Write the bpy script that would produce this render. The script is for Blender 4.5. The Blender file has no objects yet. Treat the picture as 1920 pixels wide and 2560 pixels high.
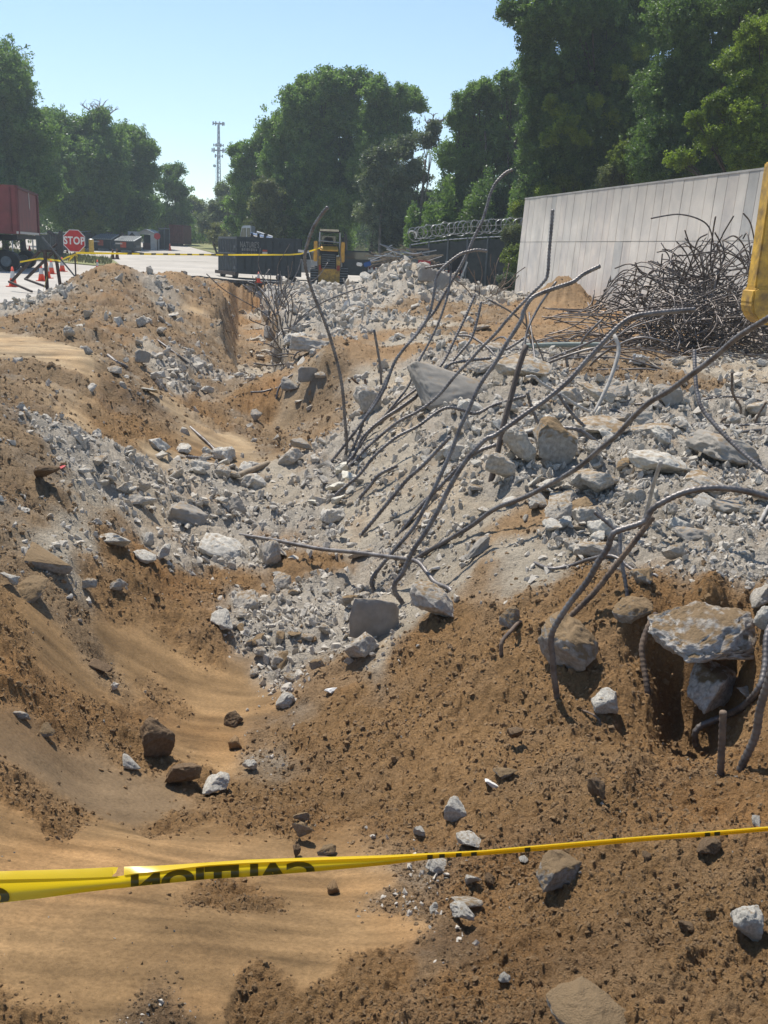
import bpy, bmesh, math, random
import numpy as np
from mathutils import Vector, Matrix, Euler
R_ = random.Random(7)
rng = np.random.default_rng(11)
rad = math.radians
scene = bpy.context.scene
COL = scene.collection

# ---------------------------------------------------------------- camera, sky, sun, exposure
F_PX = 2440.0            # focal length in pixels of the 1920 x 2560 photograph
CAM_H = 1.70
PITCH = rad(14.85)
ROLL = 0.042
_F = Vector((0, math.cos(PITCH), -math.sin(PITCH)))
_R0 = Vector((1, 0, 0)); _U0 = Vector((0, math.sin(PITCH), math.cos(PITCH)))
_RC = _R0 * math.cos(ROLL) + _U0 * math.sin(ROLL)
_UC = -_R0 * math.sin(ROLL) + _U0 * math.cos(ROLL)
cam_d = bpy.data.cameras.new('camera'); cam = bpy.data.objects.new('camera', cam_d); COL.objects.link(cam)
cam.matrix_world = Matrix(((_RC.x, _UC.x, -_F.x, 0), (_RC.y, _UC.y, -_F.y, 0), (_RC.z, _UC.z, -_F.z, CAM_H), (0, 0, 0, 1)))
cam_d.sensor_fit = 'VERTICAL'; cam_d.sensor_height = 24.0; cam_d.lens = 24.0 * F_PX / 2560.0
cam_d.clip_start = 0.05; cam_d.clip_end = 3000
scene.camera = cam

SUN_EL, SUN_AZ = rad(60), rad(-30)      # azimuth from +Y (straight ahead), negative = to the left
world = bpy.data.worlds.new('World'); scene.world = world; world.use_nodes = True
wn = world.node_tree; wn.nodes.clear()
sky = wn.nodes.new('ShaderNodeTexSky'); sky.sky_type = 'NISHITA'; sky.sun_disc = False
sky.sun_elevation = SUN_EL; sky.sun_rotation = SUN_AZ
sky.air_density = 1.0; sky.dust_density = 0.0; sky.ozone_density = 3.0
bg = wn.nodes.new('ShaderNodeBackground'); bg.inputs['Strength'].default_value = 0.108
wo = wn.nodes.new('ShaderNodeOutputWorld')
wn.links.new(sky.outputs[0], bg.inputs[0]); wn.links.new(bg.outputs[0], wo.inputs[0])
sun_d = bpy.data.lights.new('sun', 'SUN'); sun = bpy.data.objects.new('sun', sun_d); COL.objects.link(sun)
sun_d.energy = 4.6; sun_d.angle = rad(0.5); sun_d.color = (1.0, 0.95, 0.87)
_sv = Vector((math.sin(SUN_AZ) * math.cos(SUN_EL), math.cos(SUN_AZ) * math.cos(SUN_EL), math.sin(SUN_EL)))
sun.rotation_euler = _sv.to_track_quat('Z', 'Y').to_euler()
sun.location = _sv * 30
vs = scene.view_settings
vs.view_transform = 'Standard'; vs.look = 'None'; vs.gamma = 1.0; vs.exposure = 0.56; vs.use_curve_mapping = False

# ---------------------------------------------------------------- helpers
def ray(px, py):
    return _F + _RC * ((px - 960) / F_PX) + _UC * ((1280 - py) / F_PX)
def at(px, py, Y=None, z=None):
    d = ray(px, py)
    t = Y / d.y if Y is not None else (z - CAM_H) / d.z
    return Vector((d.x * t, d.y * t, CAM_H + d.z * t))

def yz(Y): return max(0.0, (Y - 58) * .033)      # the yard rises gently away from the pit
def yard(px, py):
    """the point of the yard surface seen at a photo pixel"""
    p = at(px, py, z=0) if ray(px, py).z < -1e-4 else None
    if p is not None and p.y <= 58: return p
    d = ray(px, py); Y = (CAM_H + 58 * .033) / (.033 - d.z / d.y)
    return at(px, py, Y=Y)

def tag(o, label=None, cat=None, group=None, kind=None):
    if label: o['label'] = label
    if cat: o['category'] = cat
    if group: o['group'] = group
    if kind: o['kind'] = kind
    return o
def empty(name, loc, label, cat, group=None, rz=0):
    o = bpy.data.objects.new(name, None); COL.objects.link(o); o.location = loc
    o.rotation_euler = (0, 0, rz); o.empty_display_size = 0.1
    return tag(o, label, cat, group)
def link(name, me, parent=None, mat=None):
    o = bpy.data.objects.new(name, me); COL.objects.link(o)
    if mat and not me.materials: me.materials.append(mat)
    if parent: o.parent = parent
    return o

def smooth(me, on=True):
    me.polygons.foreach_set('use_smooth', np.full(len(me.polygons), on, dtype=bool))

class MB:
    """collects shapes, build() links them as one mesh"""
    def __init__(s): s.v = []; s.f = []
    def add(s, vs, fs):
        b = len(s.v); s.v += [tuple(v) for v in vs]; s.f += [tuple(i + b for i in f) for f in fs]; return s
    def box(s, c, d, rot=None, taper=1.0):
        hx, hy, hz = d[0] / 2, d[1] / 2, d[2] / 2
        P = []
        for sz in (-1, 1):
            k = taper if sz > 0 else 1
            for sx, sy in ((-1, -1), (1, -1), (1, 1), (-1, 1)):
                P.append(Vector((sx * hx * k, sy * hy * k, sz * hz)))
        if rot is not None: P = [rot @ p for p in P]
        c = Vector(c); P = [p + c for p in P]
        return s.add(P, [(3, 2, 1, 0), (4, 5, 6, 7), (0, 1, 5, 4), (1, 2, 6, 5), (2, 3, 7, 6), (3, 0, 4, 7)])
    def bar(s, a, b, w, h=None, up=(0, 0, 1)):
        a = Vector(a); b = Vector(b); d = b - a; L = d.length; d.normalize()
        up = Vector(up)
        if abs(d.dot(up)) > 0.98: up = Vector((1, 0, 0))
        x = d.cross(up).normalized(); y = x.cross(d)
        m = Matrix((x, d, y)).transposed()
        return s.box((a + b) / 2, (w, L, h or w), m)
    def tube(s, pts, r, n=8, cap=True):
        V, Fc = tube_geo(pts, r, n, cap); return s.add(V, Fc)
    def cyl(s, a, b, r, n=12, r2=None):
        a = Vector(a); b = Vector(b)
        V, Fc = tube_geo([a, b], [r, r if r2 is None else r2], n, True); return s.add(V, Fc)
    def poly(s, pts): return s.add(pts, [tuple(range(len(pts)))])
    def prism(s, pts, off):
        off = Vector(off); n = len(pts); P = [Vector(p) for p in pts]; Q = [p + off for p in P]
        return s.add(P + Q, [tuple(range(n))[::-1], tuple(range(n, 2 * n))] + [(i, (i + 1) % n, n + (i + 1) % n, n + i) for i in range(n)])
    def mesh(s, name):
        me = bpy.data.meshes.new(name); me.from_pydata(s.v, [], s.f); me.update(); return me
    def build(s, name, mat, parent=None, bevel=0, sm=False, fix=True):
        me = s.mesh(name)
        if fix or bevel:
            bm = bmesh.new(); bm.from_mesh(me)
            bmesh.ops.recalc_face_normals(bm, faces=bm.faces)
            if bevel: bmesh.ops.bevel(bm, geom=bm.edges[:], offset=bevel, segments=2, affect='EDGES', clamp_overlap=True)
            bm.to_mesh(me); bm.free()
        if sm: smooth(me)
        me.materials.append(mat)
        return link(name, me, parent)

def resample(pts, step):
    """centripetal-ish Catmull-Rom through pts, resampled at about step"""
    P = [Vector(p) for p in pts]
    if len(P) == 2:
        n = max(2, int((P[1] - P[0]).length / step)); return [P[0].lerp(P[1], i / n) for i in range(n + 1)]
    Q = [P[0] * 2 - P[1]] + P + [P[-1] * 2 - P[-2]]
    out = []
    for i in range(1, len(Q) - 2):
        a, b, c, d = Q[i - 1], Q[i], Q[i + 1], Q[i + 2]
        n = max(2, int((c - b).length / (step * .5)))
        for k in range(n):
            t = k / n
            out.append(0.5 * ((2 * b) + (c - a) * t + (2 * a - 5 * b + 4 * c - d) * t * t + (3 * b - a - 3 * c + d) * t ** 3))
    out.append(P[-1])
    L = [0]
    for i in range(1, len(out)): L.append(L[-1] + (out[i] - out[i - 1]).length)
    n = max(2, int(L[-1] / step)); res = []; j = 0
    for k in range(n + 1):
        s_ = L[-1] * k / n
        while j < len(out) - 2 and L[j + 1] < s_: j += 1
        t = (s_ - L[j]) / max(1e-9, L[j + 1] - L[j]); res.append(out[j].lerp(out[j + 1], min(1, max(0, t))))
    return res

def tube_geo(pts, r, n=8, cap=True):
    P = [Vector(p) for p in pts]; m = len(P)
    rr = r if isinstance(r, (list, tuple)) else [r] * m
    T = []
    for i in range(m):
        d = P[min(i + 1, m - 1)] - P[max(i - 1, 0)]
        T.append(d.normalized() if d.length > 1e-9 else Vector((0, 0, 1)))
    up = Vector((0, 0, 1)) if abs(T[0].z) < .9 else Vector((1, 0, 0))
    N = T[0].cross(up).normalized(); V = []
    cs = [(math.cos(2 * math.pi * k / n), math.sin(2 * math.pi * k / n)) for k in range(n)]
    for i in range(m):
        N = (N - T[i] * N.dot(T[i])).normalized(); B = T[i].cross(N)
        for c, s_ in cs: V.append(P[i] + (N * c + B * s_) * rr[i])
    Fc = []
    for i in range(m - 1):
        for k in range(n):
            a = i * n + k; b = i * n + (k + 1) % n
            Fc.append((a, b, b + n, a + n))
    if cap: Fc.append(tuple(range(n))[::-1]); Fc.append(tuple((m - 1) * n + k for k in range(n)))
    return V, Fc

# ---- numpy noise
_perm = np.random.default_rng(3).permutation(4096).astype(np.int64)
_ang = np.random.default_rng(4).random(4096) * 2 * np.pi
def perlin(x, y, seed=0):
    xi = np.floor(x).astype(np.int64); yi = np.floor(y).astype(np.int64); xf = x - xi; yf = y - yi
    u = xf * xf * xf * (xf * (xf * 6 - 15) + 10); v = yf * yf * yf * (yf * (yf * 6 - 15) + 10)
    def g(ix, iy, dx, dy):
        h = _perm[(_perm[(ix + seed * 131) & 4095] + iy) & 4095]; a = _ang[h]
        return np.cos(a) * dx + np.sin(a) * dy
    n00 = g(xi, yi, xf, yf); n10 = g(xi + 1, yi, xf - 1, yf); n01 = g(xi, yi + 1, xf, yf - 1); n11 = g(xi + 1, yi + 1, xf - 1, yf - 1)
    return ((n00 * (1 - u) + n10 * u) * (1 - v) + (n01 * (1 - u) + n11 * u) * v) * 1.5
def fbm(x, y, freq, octs, seed=0, gain=.5, lac=2.03, billow=False):
    s = 0; a = 1; t = 0
    for o in range(octs):
        n = perlin(x * freq + 17.3 * o, y * freq - 9.1 * o, seed + o)
        if billow: n = 1 - 2 * np.abs(n) ** .8
        s = s + a * n; t += a; a *= gain; freq *= lac
    return s / t
def sstep(e0, e1, x):
    t = np.clip((x - e0) / (e1 - e0), 0, 1); return t * t * (3 - 2 * t)

# ---------------------------------------------------------------- materials
def hexc(h): return tuple(((int(h[i:i + 2], 16) / 255) ** 2.2) for i in (0, 2, 4)) + (1,)
def mat(name, col, rough=.8, metal=0, var=.25, scale=6, bump=.0, bscale=40, col2=None, spec=.3, extra=None, coords='Object'):
    m = bpy.data.materials.new(name); m.use_nodes = True; nt = m.node_tree; N = nt.nodes; Lk = nt.links
    b = N['Principled BSDF']; b.inputs['Roughness'].default_value = rough; b.inputs['Metallic'].default_value = metal
    b.inputs['Specular IOR Level'].default_value = spec
    tc = N.new('ShaderNodeTexCoord')
    no = N.new('ShaderNodeTexNoise'); no.inputs['Scale'].default_value = scale; no.inputs['Detail'].default_value = 8; no.inputs['Roughness'].default_value = .62
    Lk.new(tc.outputs[coords], no.inputs['Vector'])
    rp = N.new('ShaderNodeValToRGB'); c = col[:3]
    c2 = col2[:3] if col2 else tuple(x * (1 - var) for x in c)
    rp.color_ramp.elements[0].position = .36; rp.color_ramp.elements[1].position = .66
    rp.color_ramp.elements[0].color = (*c2, 1); rp.color_ramp.elements[1].color = (*(min(1, x * (1 + var * .5)) for x in c), 1)
    Lk.new(no.outputs['Fac'], rp.inputs[0]); Lk.new(rp.outputs[0], b.inputs['Base Color'])
    if bump:
        n2 = N.new('ShaderNodeTexNoise'); n2.inputs['Scale'].default_value = bscale; n2.inputs['Detail'].default_value = 10; n2.inputs['Roughness'].default_value = .7
        Lk.new(tc.outputs[coords], n2.inputs['Vector'])
        bp = N.new('ShaderNodeBump'); bp.inputs['Strength'].default_value = 1; bp.inputs['Distance'].default_value = bump
        Lk.new(n2.outputs['Fac'], bp.inputs['Height']); Lk.new(bp.outputs[0], b.inputs['Normal'])
    if extra: extra(nt, b, tc, rp)
    return m
# ---------------------------------------------------------------- ground
# control points of the ground: (photo x, photo y, height) ; Y given instead of height where marked by a 4th value
CP = [(0,2560,-.35),(500,2560,-.38),(960,2560,-.38),(1400,2560,-.3),(1920,2560,-.2),
 (0,2300,-.45),(500,2300,-.52),(960,2300,-.6),(1400,2300,-.45),(1920,2300,-.3),
 (0,2080,-.58),(300,2120,-.66),(600,2140,-.8),(900,2120,-.85),(1200,2120,-.62),(1500,2080,-.48),(1920,2080,-.3),
 (600,2020,-1.0),(800,1960,-1.0),(1000,2000,-.85),(1200,1900,-.72),(1500,1900,-.5),(1850,1900,-.42),
 (900,1800,-.98),(1100,1700,-.8),(1300,1700,-.62),(1500,1700,-.55),(1700,1770,-.74),(1790,1790,-.72),(1850,1800,-.6),(1650,1660,-.5),(1600,1700,-.52),(1640,1740,-.6),
 (1920,1560,-.12),(1750,1500,-.1),(1580,1500,-.22),(1400,1480,-.36),(1300,1500,-.46),(1200,1530,-.55),(1100,1570,-.68),(950,1640,-.88),(780,1730,-1.08),(660,1830,-1.16),
 (550,1930,-1.14),(600,1760,-1.27),(470,1710,-1.24),(640,1720,-1.33),(500,1560,-1.12),(500,1470,-1.18),(450,1310,-1.12),
 (0,1900,-.6),(200,1960,-.9),(400,2020,-1.02),(400,1900,-1.08),(0,1600,-.42),(150,1700,-.75),(300,1850,-1.0),(250,1640,-.95),(0,1300,-.28),(150,1400,-.5),(300,1500,-.85),(380,1400,-1.0),
 (0,1100,.0),(150,1150,-.25),(300,1200,-.58),(480,1240,-.95),(0,1000,.12),(100,990,-.12),(250,1060,-.45),(400,1130,-.82),(550,1120,-1.02),(600,1000,-.92),
 (0,778,-.08),(60,760,-.08),(112,746,-.06),(0,900,.06),(0,860,.06),(150,880,.08),(230,888,.08),(0,800,.05),(420,950,-.6),(540,1000,-1.02),(680,1050,-1.15),(620,1200,-1.12),(650,1120,-1.1),
 (740,1060,-1.15),(800,990,-.7),(800,1090,-.95),(870,1150,-.82),(900,1050,-.58),(1000,1010,-.3),(1100,960,.05),(1150,900,.2),(1250,950,.2),
 (1000,1150,-.55),(1000,1300,-.78),(850,1300,-1.0),(740,1260,-1.12),(1100,1250,-.45),(1140,1440,-.62),(1020,1480,-.92),(900,1450,-1.1),(1200,1400,-.46),(1250,1300,-.34),
 (1300,1150,-.1),(1400,1050,.08),(1500,1000,.1),(1600,950,.05),(1700,900,.02),(1900,900,.02),(1920,1000,.1),(1800,1100,.1),(1650,1200,.0),(1500,1250,-.18),(1700,1330,-.1),(1900,1300,.0),(1920,1420,-.02),(1600,1420,-.24),(1400,1430,-.34),(1800,1450,-.08),
 (700,1450,-1.22),(800,1600,-1.18),(690,1600,-1.27),(600,1400,-1.16),
 (760,760,.0),(720,790,.0),(800,850,-.05),(800,900,-.15),(900,800,.02),(900,900,-.12),(1000,850,.0),(1100,790,.05),(1230,800,.1),(700,740,.02),(850,745,.05),(950,870,-.15),
 (1250,765,.12),(1560,870,.02),(1420,830,.12),(1300,850,.05),(1100,870,.1)]
CPY = [(290,658,27),(238,682,26.3),(200,706,25.3),(160,730,24.3),(350,676,28),(392,694,28.5),(440,682,30.5),(475,694,32),(520,712,34),(560,742,36.5),
 (290,760,23),(150,790,20.5),(290,850,18),(420,760,26),(500,850,23),(540,770,31),(570,830,32),(600,900,24),(640,960,21),
 (60,790,20.5),(60,830,18),(360,790,22),(400,850,19.5),(200,740,23.5),
 (1410,729,31),(1340,752,30.5),(1470,765,30),(1410,775,28),(1530,800,27),
 (1000,652,37),(950,672,37),(1060,672,36),(1110,712,35.5),(905,706,37),(870,735,37),(1170,742,35),(1000,715,34),(1080,740,33.5),(920,745,34)]
CPW = [(1.5,46,0.0),(-1,46,0.0),(4,46,0.0),(6,44,.05),(9,30,.1),(12,20,.1),(14,35,.1),(8,14,.1),(6,8,.1),(5,5,.0),(3.6,3.5,-.1),(2.2,1.5,-.15),(0,1.2,-.22),(-2,1.5,-.2),
 (-3,3,-.3),(-5,6,-.1),(-8,10,.05),(-14,20,.0),(-16,30,.0),(-12,35,.0),(-9,34,.1),(-7,44,-.3),(-9,50,.0),(0,60,.0),(-20,60,.0),(20,60,.1),(8,55,.05),(-6.5,38,-.4),(-7,30,.55),(-9,31,.75),(-10.5,31,.1),
 (0,0.5,-.15),(-3,.5,-.15),(3,.5,-.1)]
_pts = [at(a, b, z=c) for a, b, c in CP] + [at(a, b, Y=c) for a, b, c in CPY] + [Vector(p) for p in CPW]
cpx = np.array([p.x for p in _pts]); cpy = np.array([p.y for p in _pts]); cpz = np.array([p.z for p in _pts])
def warp(x, y):
    yy = np.maximum(y, .4); return 1.35 * x / (yy + .8), .8 * np.log(yy + .8)
_cu, _cv = warp(cpx, cpy)
_d = np.sqrt((_cu[:, None] - _cu) ** 2 + (_cv[:, None] - _cv) ** 2 + 2e-4)
_n = len(cpz)
_A = np.zeros((_n + 3, _n + 3)); _A[:_n, :_n] = _d - np.eye(_n) * 0.002; _A[:_n, _n] = 1; _A[:_n, _n + 1] = _cu; _A[:_n, _n + 2] = _cv
_A[_n:, :_n] = _A[:_n, _n:].T
_w = np.linalg.solve(_A, np.concatenate([cpz, np.zeros(3)]))
def rbf(x, y):
    u, v = warp(x, y); sh = x.shape; u = u.ravel(); v = v.ravel(); out = np.empty(u.size)
    for i in range(0, u.size, 20000):
        s = slice(i, i + 20000)
        d = np.sqrt((u[s, None] - _cu) ** 2 + (v[s, None] - _cv) ** 2 + 2e-4)
        out[s] = d @ _w[:_n] + _w[_n] + _w[_n + 1] * u[s] + _w[_n + 2] * v[s]
    return out.reshape(sh)
# trench bank line (top of its right bank)
BKY = np.array([14, 17.5, 19.2, 20.7, 24.3, 31, 43.6, 52.]); BKX = np.array([-.9, -1.45, -1.6, -1.95, -2.8, -3.85, -5.7, -7.0])
# road edge seen from the pit: the far slab and the left slab
EDG = [at(-420, 905, z=0), at(-120, 800, z=0), at(0, 765, z=0), at(60, 748, z=0), at(105, 738, z=0), at(150, 726, z=0), at(200, 705, z=0), at(285, 692, z=0), at(400, 688, z=0), at(500, 690, z=0), at(560, 697, z=0), at(630, 702, z=0), at(700, 705, z=0), at(790, 711, z=0), at(880, 716, z=0), at(1010, 722, z=0), at(1100, 716, z=0)]
_ea = np.array([math.atan2(p.x, p.y) for p in EDG]); _er = np.array([math.hypot(p.x, p.y) for p in EDG])
def road_edge(x, y):      # signed distance-like value, > 0 beyond the road edge
    a = np.arctan2(x, y); r = np.hypot(x, y)
    e = np.interp(a, _ea, _er) * (1 + .010 * perlin(a * 60, a * 0, 5) + .006 * perlin(a * 260, a * 0 + 3, 6))
    return np.where(a <= _ea[-1], r - e, -1.0)
def base_height(x, y):
    z = rbf(x, y)
    bx = np.interp(y, BKY, BKX) + .18 * perlin(y * .9, y * 0, 9) + .08 * perlin(y * 2.9, y * 0, 10)
    fl = -1.42 + .10 * perlin(x * 1.1, y * 1.1, 12)
    on = sstep(17.2, 19.5, y) * (1 - sstep(50.5, 51.5, y))
    right = fl + np.clip((x - bx) / .22, 0, 1) * 1.6 + np.clip(x - bx - .22, 0, 9) * 2
    left = fl + np.clip((bx - 1.05 - x), 0, 9) * (2.6 + .9 * perlin(y * 1.3, y * 0, 14)) - .25 * sstep(.5, 1.2, bx - 1.05 - x)
    prof = np.maximum(np.where(x > bx - .5, right, left), fl)
    z = np.where(on > 0, np.minimum(z, prof * on + (1 - on) * 5), z)
    e = road_edge(x, y)
    # in front of the far slab the soil face drops; under the slab it is level
    an = np.arctan2(x, y)
    dep = np.interp(an, [-.20, -.185, -.126, -.117, -.09, -.075, -.03, -.01], [0, 1.2, 1.35, .12, .05, .35, .35, 0])
    tr = dep * sstep(-3.2, -.7, e) * (y > 40)
    z = np.where(tr > 0, np.minimum(z, -.05 * tr / np.maximum(dep, .01) - tr) , z)
    k = sstep(-.02, .10, e)
    return z * (1 - k) + (-.22) * k, e
# surface classes: G grey rubble, D grey dust, B damp brown, T tan rough, O orange sand, S smooth scraped sand, L pale smooth sand, K dark smooth scraped
SEED = [(100,2450,'S'),(500,2450,'S'),(850,2480,'B'),(750,2400,'S'),(950,2330,'S'),(100,2180,'S'),(400,2180,'S'),(850,2290,'S'),(1000,2260,'T'),(700,2190,'S'),(250,2090,'S'),(50,2100,'S'),(500,2100,'S'),(640,2140,'S'),(1040,2160,'T'),
 (590,2228,'B'),(900,2210,'S'),(1080,2420,'T'),(300,2330,'S'),(600,2330,'S'),(300,2480,'S'),(650,2500,'B'),(60,2560,'B'),(400,2560,'T'),(950,2450,'B'),
 (100,1880,'K'),(190,1940,'K'),(300,1990,'K'),(400,2025,'K'),(20,1830,'K'),(250,1950,'K'),
 (130,1650,'S'),(165,1700,'S'),(220,1730,'S'),(110,1600,'S'),(330,1690,'S'),(420,1650,'S'),(500,1700,'S'),(600,1710,'S'),(640,1740,'S'),(560,1760,'S'),(480,1740,'S'),(330,1620,'S'),(270,1590,'S'),(430,1830,'S'),(560,1880,'S'),(480,1860,'S'),(260,1660,'T'),
 (1300,2000,'B'),(1600,1800,'B'),(1200,1700,'B'),(1000,1800,'B'),(1800,2300,'B'),(1400,2350,'B'),(1150,2500,'B'),(1700,2500,'B'),(900,1900,'B'),(700,2020,'B'),(600,2070,'B'),(750,1850,'B'),(1600,1490,'B'),(1300,1530,'B'),(1450,1500,'B'),(1850,1800,'B'),(1200,2180,'B'),(1100,1610,'B'),(850,1760,'B'),(1800,1500,'B'),(1650,2000,'B'),(1900,2050,'B'),(1500,2150,'B'),(1100,1950,'B'),(1420,1800,'B'),(1100,2080,'B'),
 (600,1470,'B'),(400,1470,'B'),(330,1420,'B'),(500,1590,'B'),(250,1480,'B'),(420,1560,'B'),(720,1410,'B'),(800,1400,'B'),(300,1810,'B'),(100,1750,'B'),(400,1770,'B'),(60,1580,'B'),(80,2010,'B'),(330,1900,'B'),(500,1960,'B'),(150,2040,'B'),(450,2060,'B'),(20,1700,'B'),(660,1880,'T'),(760,1760,'T'),(860,1660,'T'),(540,1500,'B'),(190,1790,'B'),(330,1370,'B'),
 (100,1300,'T'),(50,1000,'T'),(150,1010,'T'),(150,800,'T'),(300,760,'T'),(250,840,'T'),(350,1000,'T'),(520,960,'T'),(470,1040,'T'),(600,1060,'T'),(650,1120,'T'),(60,1100,'T'),(250,1060,'B'),(60,1200,'T'),(300,1330,'T'),(150,1500,'T'),(60,1420,'T'),(560,800,'T'),(320,930,'T'),(410,905,'D'),(450,835,'T'),(425,775,'D'),(740,1080,'T'),(840,930,'T'),(800,960,'T'),(760,1010,'T'),(840,1000,'T'),(120,940,'T'),(560,1050,'B'),(660,1000,'B'),(280,1080,'B'),(350,1080,'B'),
 (20,790,'O'),(30,760,'O'),(440,690,'O'),(300,665,'O'),(350,720,'T'),(385,712,'G'),(590,800,'O'),(620,830,'O'),(640,900,'T'),(600,870,'T'),(560,740,'T'),(760,800,'G'),(820,820,'G'),(900,800,'G'),(960,795,'G'),(1020,810,'D'),(850,850,'G'),(1060,850,'D'),(1100,830,'T'),(1170,800,'T'),(1060,900,'G'),(1130,900,'G'),(1260,880,'G'),(1320,880,'G'),(700,850,'G'),(665,770,'G'),(715,905,'D'),(690,880,'D'),(755,940,'D'),(780,900,'T'),(740,870,'G'),(905,845,'O'),(960,840,'O'),(930,880,'O'),(1000,880,'O'),(1150,860,'O'),(1230,830,'O'),(1400,780,'O'),(1480,800,'O'),(1330,800,'O'),(1370,850,'O'),(1340,1320,'O'),(1290,1330,'O'),(1200,1440,'O'),(1450,870,'T'),(1080,780,'T'),(1150,760,'T'),(1000,775,'T'),
 (40,865,'L'),(120,875,'L'),(200,885,'L'),(170,1020,'L'),(230,1050,'L'),(500,1090,'L'),(600,1120,'L'),(390,1130,'L'),(420,1165,'L'),(450,1030,'L'),(480,775,'L'),(520,1130,'S'),(750,985,'L'),
 (250,1120,'G'),(350,1180,'G'),(450,1180,'G'),(150,1110,'G'),(550,1200,'G'),(230,1170,'G'),(550,1290,'G'),(600,1350,'G'),(520,1380,'G'),(380,1370,'G'),(700,1200,'D'),(780,1180,'G'),(640,1400,'G'),(720,1330,'G'),
 (700,1690,'G'),(650,1600,'G'),(620,1530,'G'),(750,1600,'G'),(850,1560,'G'),(900,1610,'G'),(780,1480,'G'),(980,1540,'D'),(860,1500,'G'),(960,1600,'D'),
 (800,760,'G'),(700,760,'G'),(850,800,'G'),(760,830,'D'),(1000,700,'G'),(1100,720,'G'),(900,720,'G'),(950,690,'G'),(1050,690,'D'),(840,790,'G'),(900,760,'G'),(1230,730,'G'),(1200,900,'D'),(930,950,'D'),(1000,930,'D'),
 (1500,1200,'G'),(1700,1200,'G'),(1900,1200,'G'),(1300,1050,'G'),(1600,1350,'G'),(1800,1390,'G'),(1400,1350,'G'),(1100,1050,'G'),(1500,1000,'G'),(1700,1080,'G'),(1900,1000,'G'),(1200,980,'G'),(1700,950,'T'),(1600,940,'T'),(1850,930,'D'),(1600,1100,'G'),(1400,1130,'G'),(1500,1300,'G'),(1900,1400,'G'),(1700,1400,'G'),(1240,1200,'G'),(1180,1120,'G'),
 (1030,1200,'D'),(1050,1300,'D'),(1150,1450,'D'),(1060,1500,'D'),(900,1250,'D'),(950,1150,'D'),(1000,1100,'D'),(1270,1400,'D'),(900,1330,'D'),(980,1380,'G'),(1180,1300,'D'),(820,1350,'G'),(1330,1440,'D'),
 (60,768,'G'),(15,782,'G'),(120,744,'G'),(170,728,'G'),(100,770,'T'),(200,740,'T'),(150,760,'T'),(250,720,'T'),(300,700,'T'),(330,740,'T'),(230,770,'T'),(400,740,'T'),(450,720,'T'),(480,750,'T'),(520,790,'T'),(380,800,'T'),(330,850,'T'),(470,800,'T'),(520,860,'T'),(430,880,'T'),(545,900,'T'),(250,690,'T'),(500,920,'G'),(450,940,'G'),(500,720,'T'),(250,1270,'D'),(150,1380,'D'),(180,1340,'D'),(350,1250,'D'),
 (575,725,'B'),(600,745,'B'),(625,735,'B'),(560,708,'T'),(600,775,'T'),(530,702,'T'),(1900,2200,'B'),(1900,2450,'B'),(570,740,'B'),(660,740,'G'),(680,800,'G'),(650,860,'O'),(720,900,'T'),(1250,700,'T'),(1180,700,'T')]
CLS = 'GDBTOSLK'
COLR = {'G': (.37, .328, .268), 'D': (.39, .335, .255), 'B': (.255, .152, .068), 'T': (.25, .172, .098), 'O': (.285, .185, .098), 'S': (.205, .128, .060), 'L': (.31, .228, .135), 'K': (.155, .106, .060)}
_sp = []
for a, b, c in SEED:
    d = ray(a, b); t = 1.5; lo = 1.0
    # march to the ground
    ts = np.geomspace(1.2, 70, 500); X = d.x * ts; Yv = d.y * ts; Z = CAM_H + d.z * ts
    h, _ = base_height(X, Yv); k = np.argmax(Z < h)
    if Z[k] >= h[k]: k = 499
    _sp.append((X[k], Yv[k], CLS.index(c)))
_sp = np.array(_sp); _su, _sv2 = warp(_sp[:, 0], _sp[:, 1]); _sc = _sp[:, 2].astype(int)
_onehot = np.eye(len(CLS))[_sc]
def classes(x, y):
    j = .035
    u, v = warp(x, y)
    u = u + j * fbm(u, v, 9, 4, 21) ; v = v + j * fbm(u, v, 9, 4, 25)
    sh = u.shape; u = u.ravel(); v = v.ravel(); out = np.empty((u.size, len(CLS)), dtype=np.float32)
    for i in range(0, u.size, 20000):
        s = slice(i, i + 20000)
        d2 = (u[s, None] - _su) ** 2 + (v[s, None] - _sv2) ** 2
        m = d2.min(1)[:, None]
        w = np.exp(-(np.sqrt(d2) - np.sqrt(m)) / .008)
        w = w @ _onehot; out[s] = w / w.sum(1)[:, None]
    return out.reshape(sh + (len(CLS),))

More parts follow.
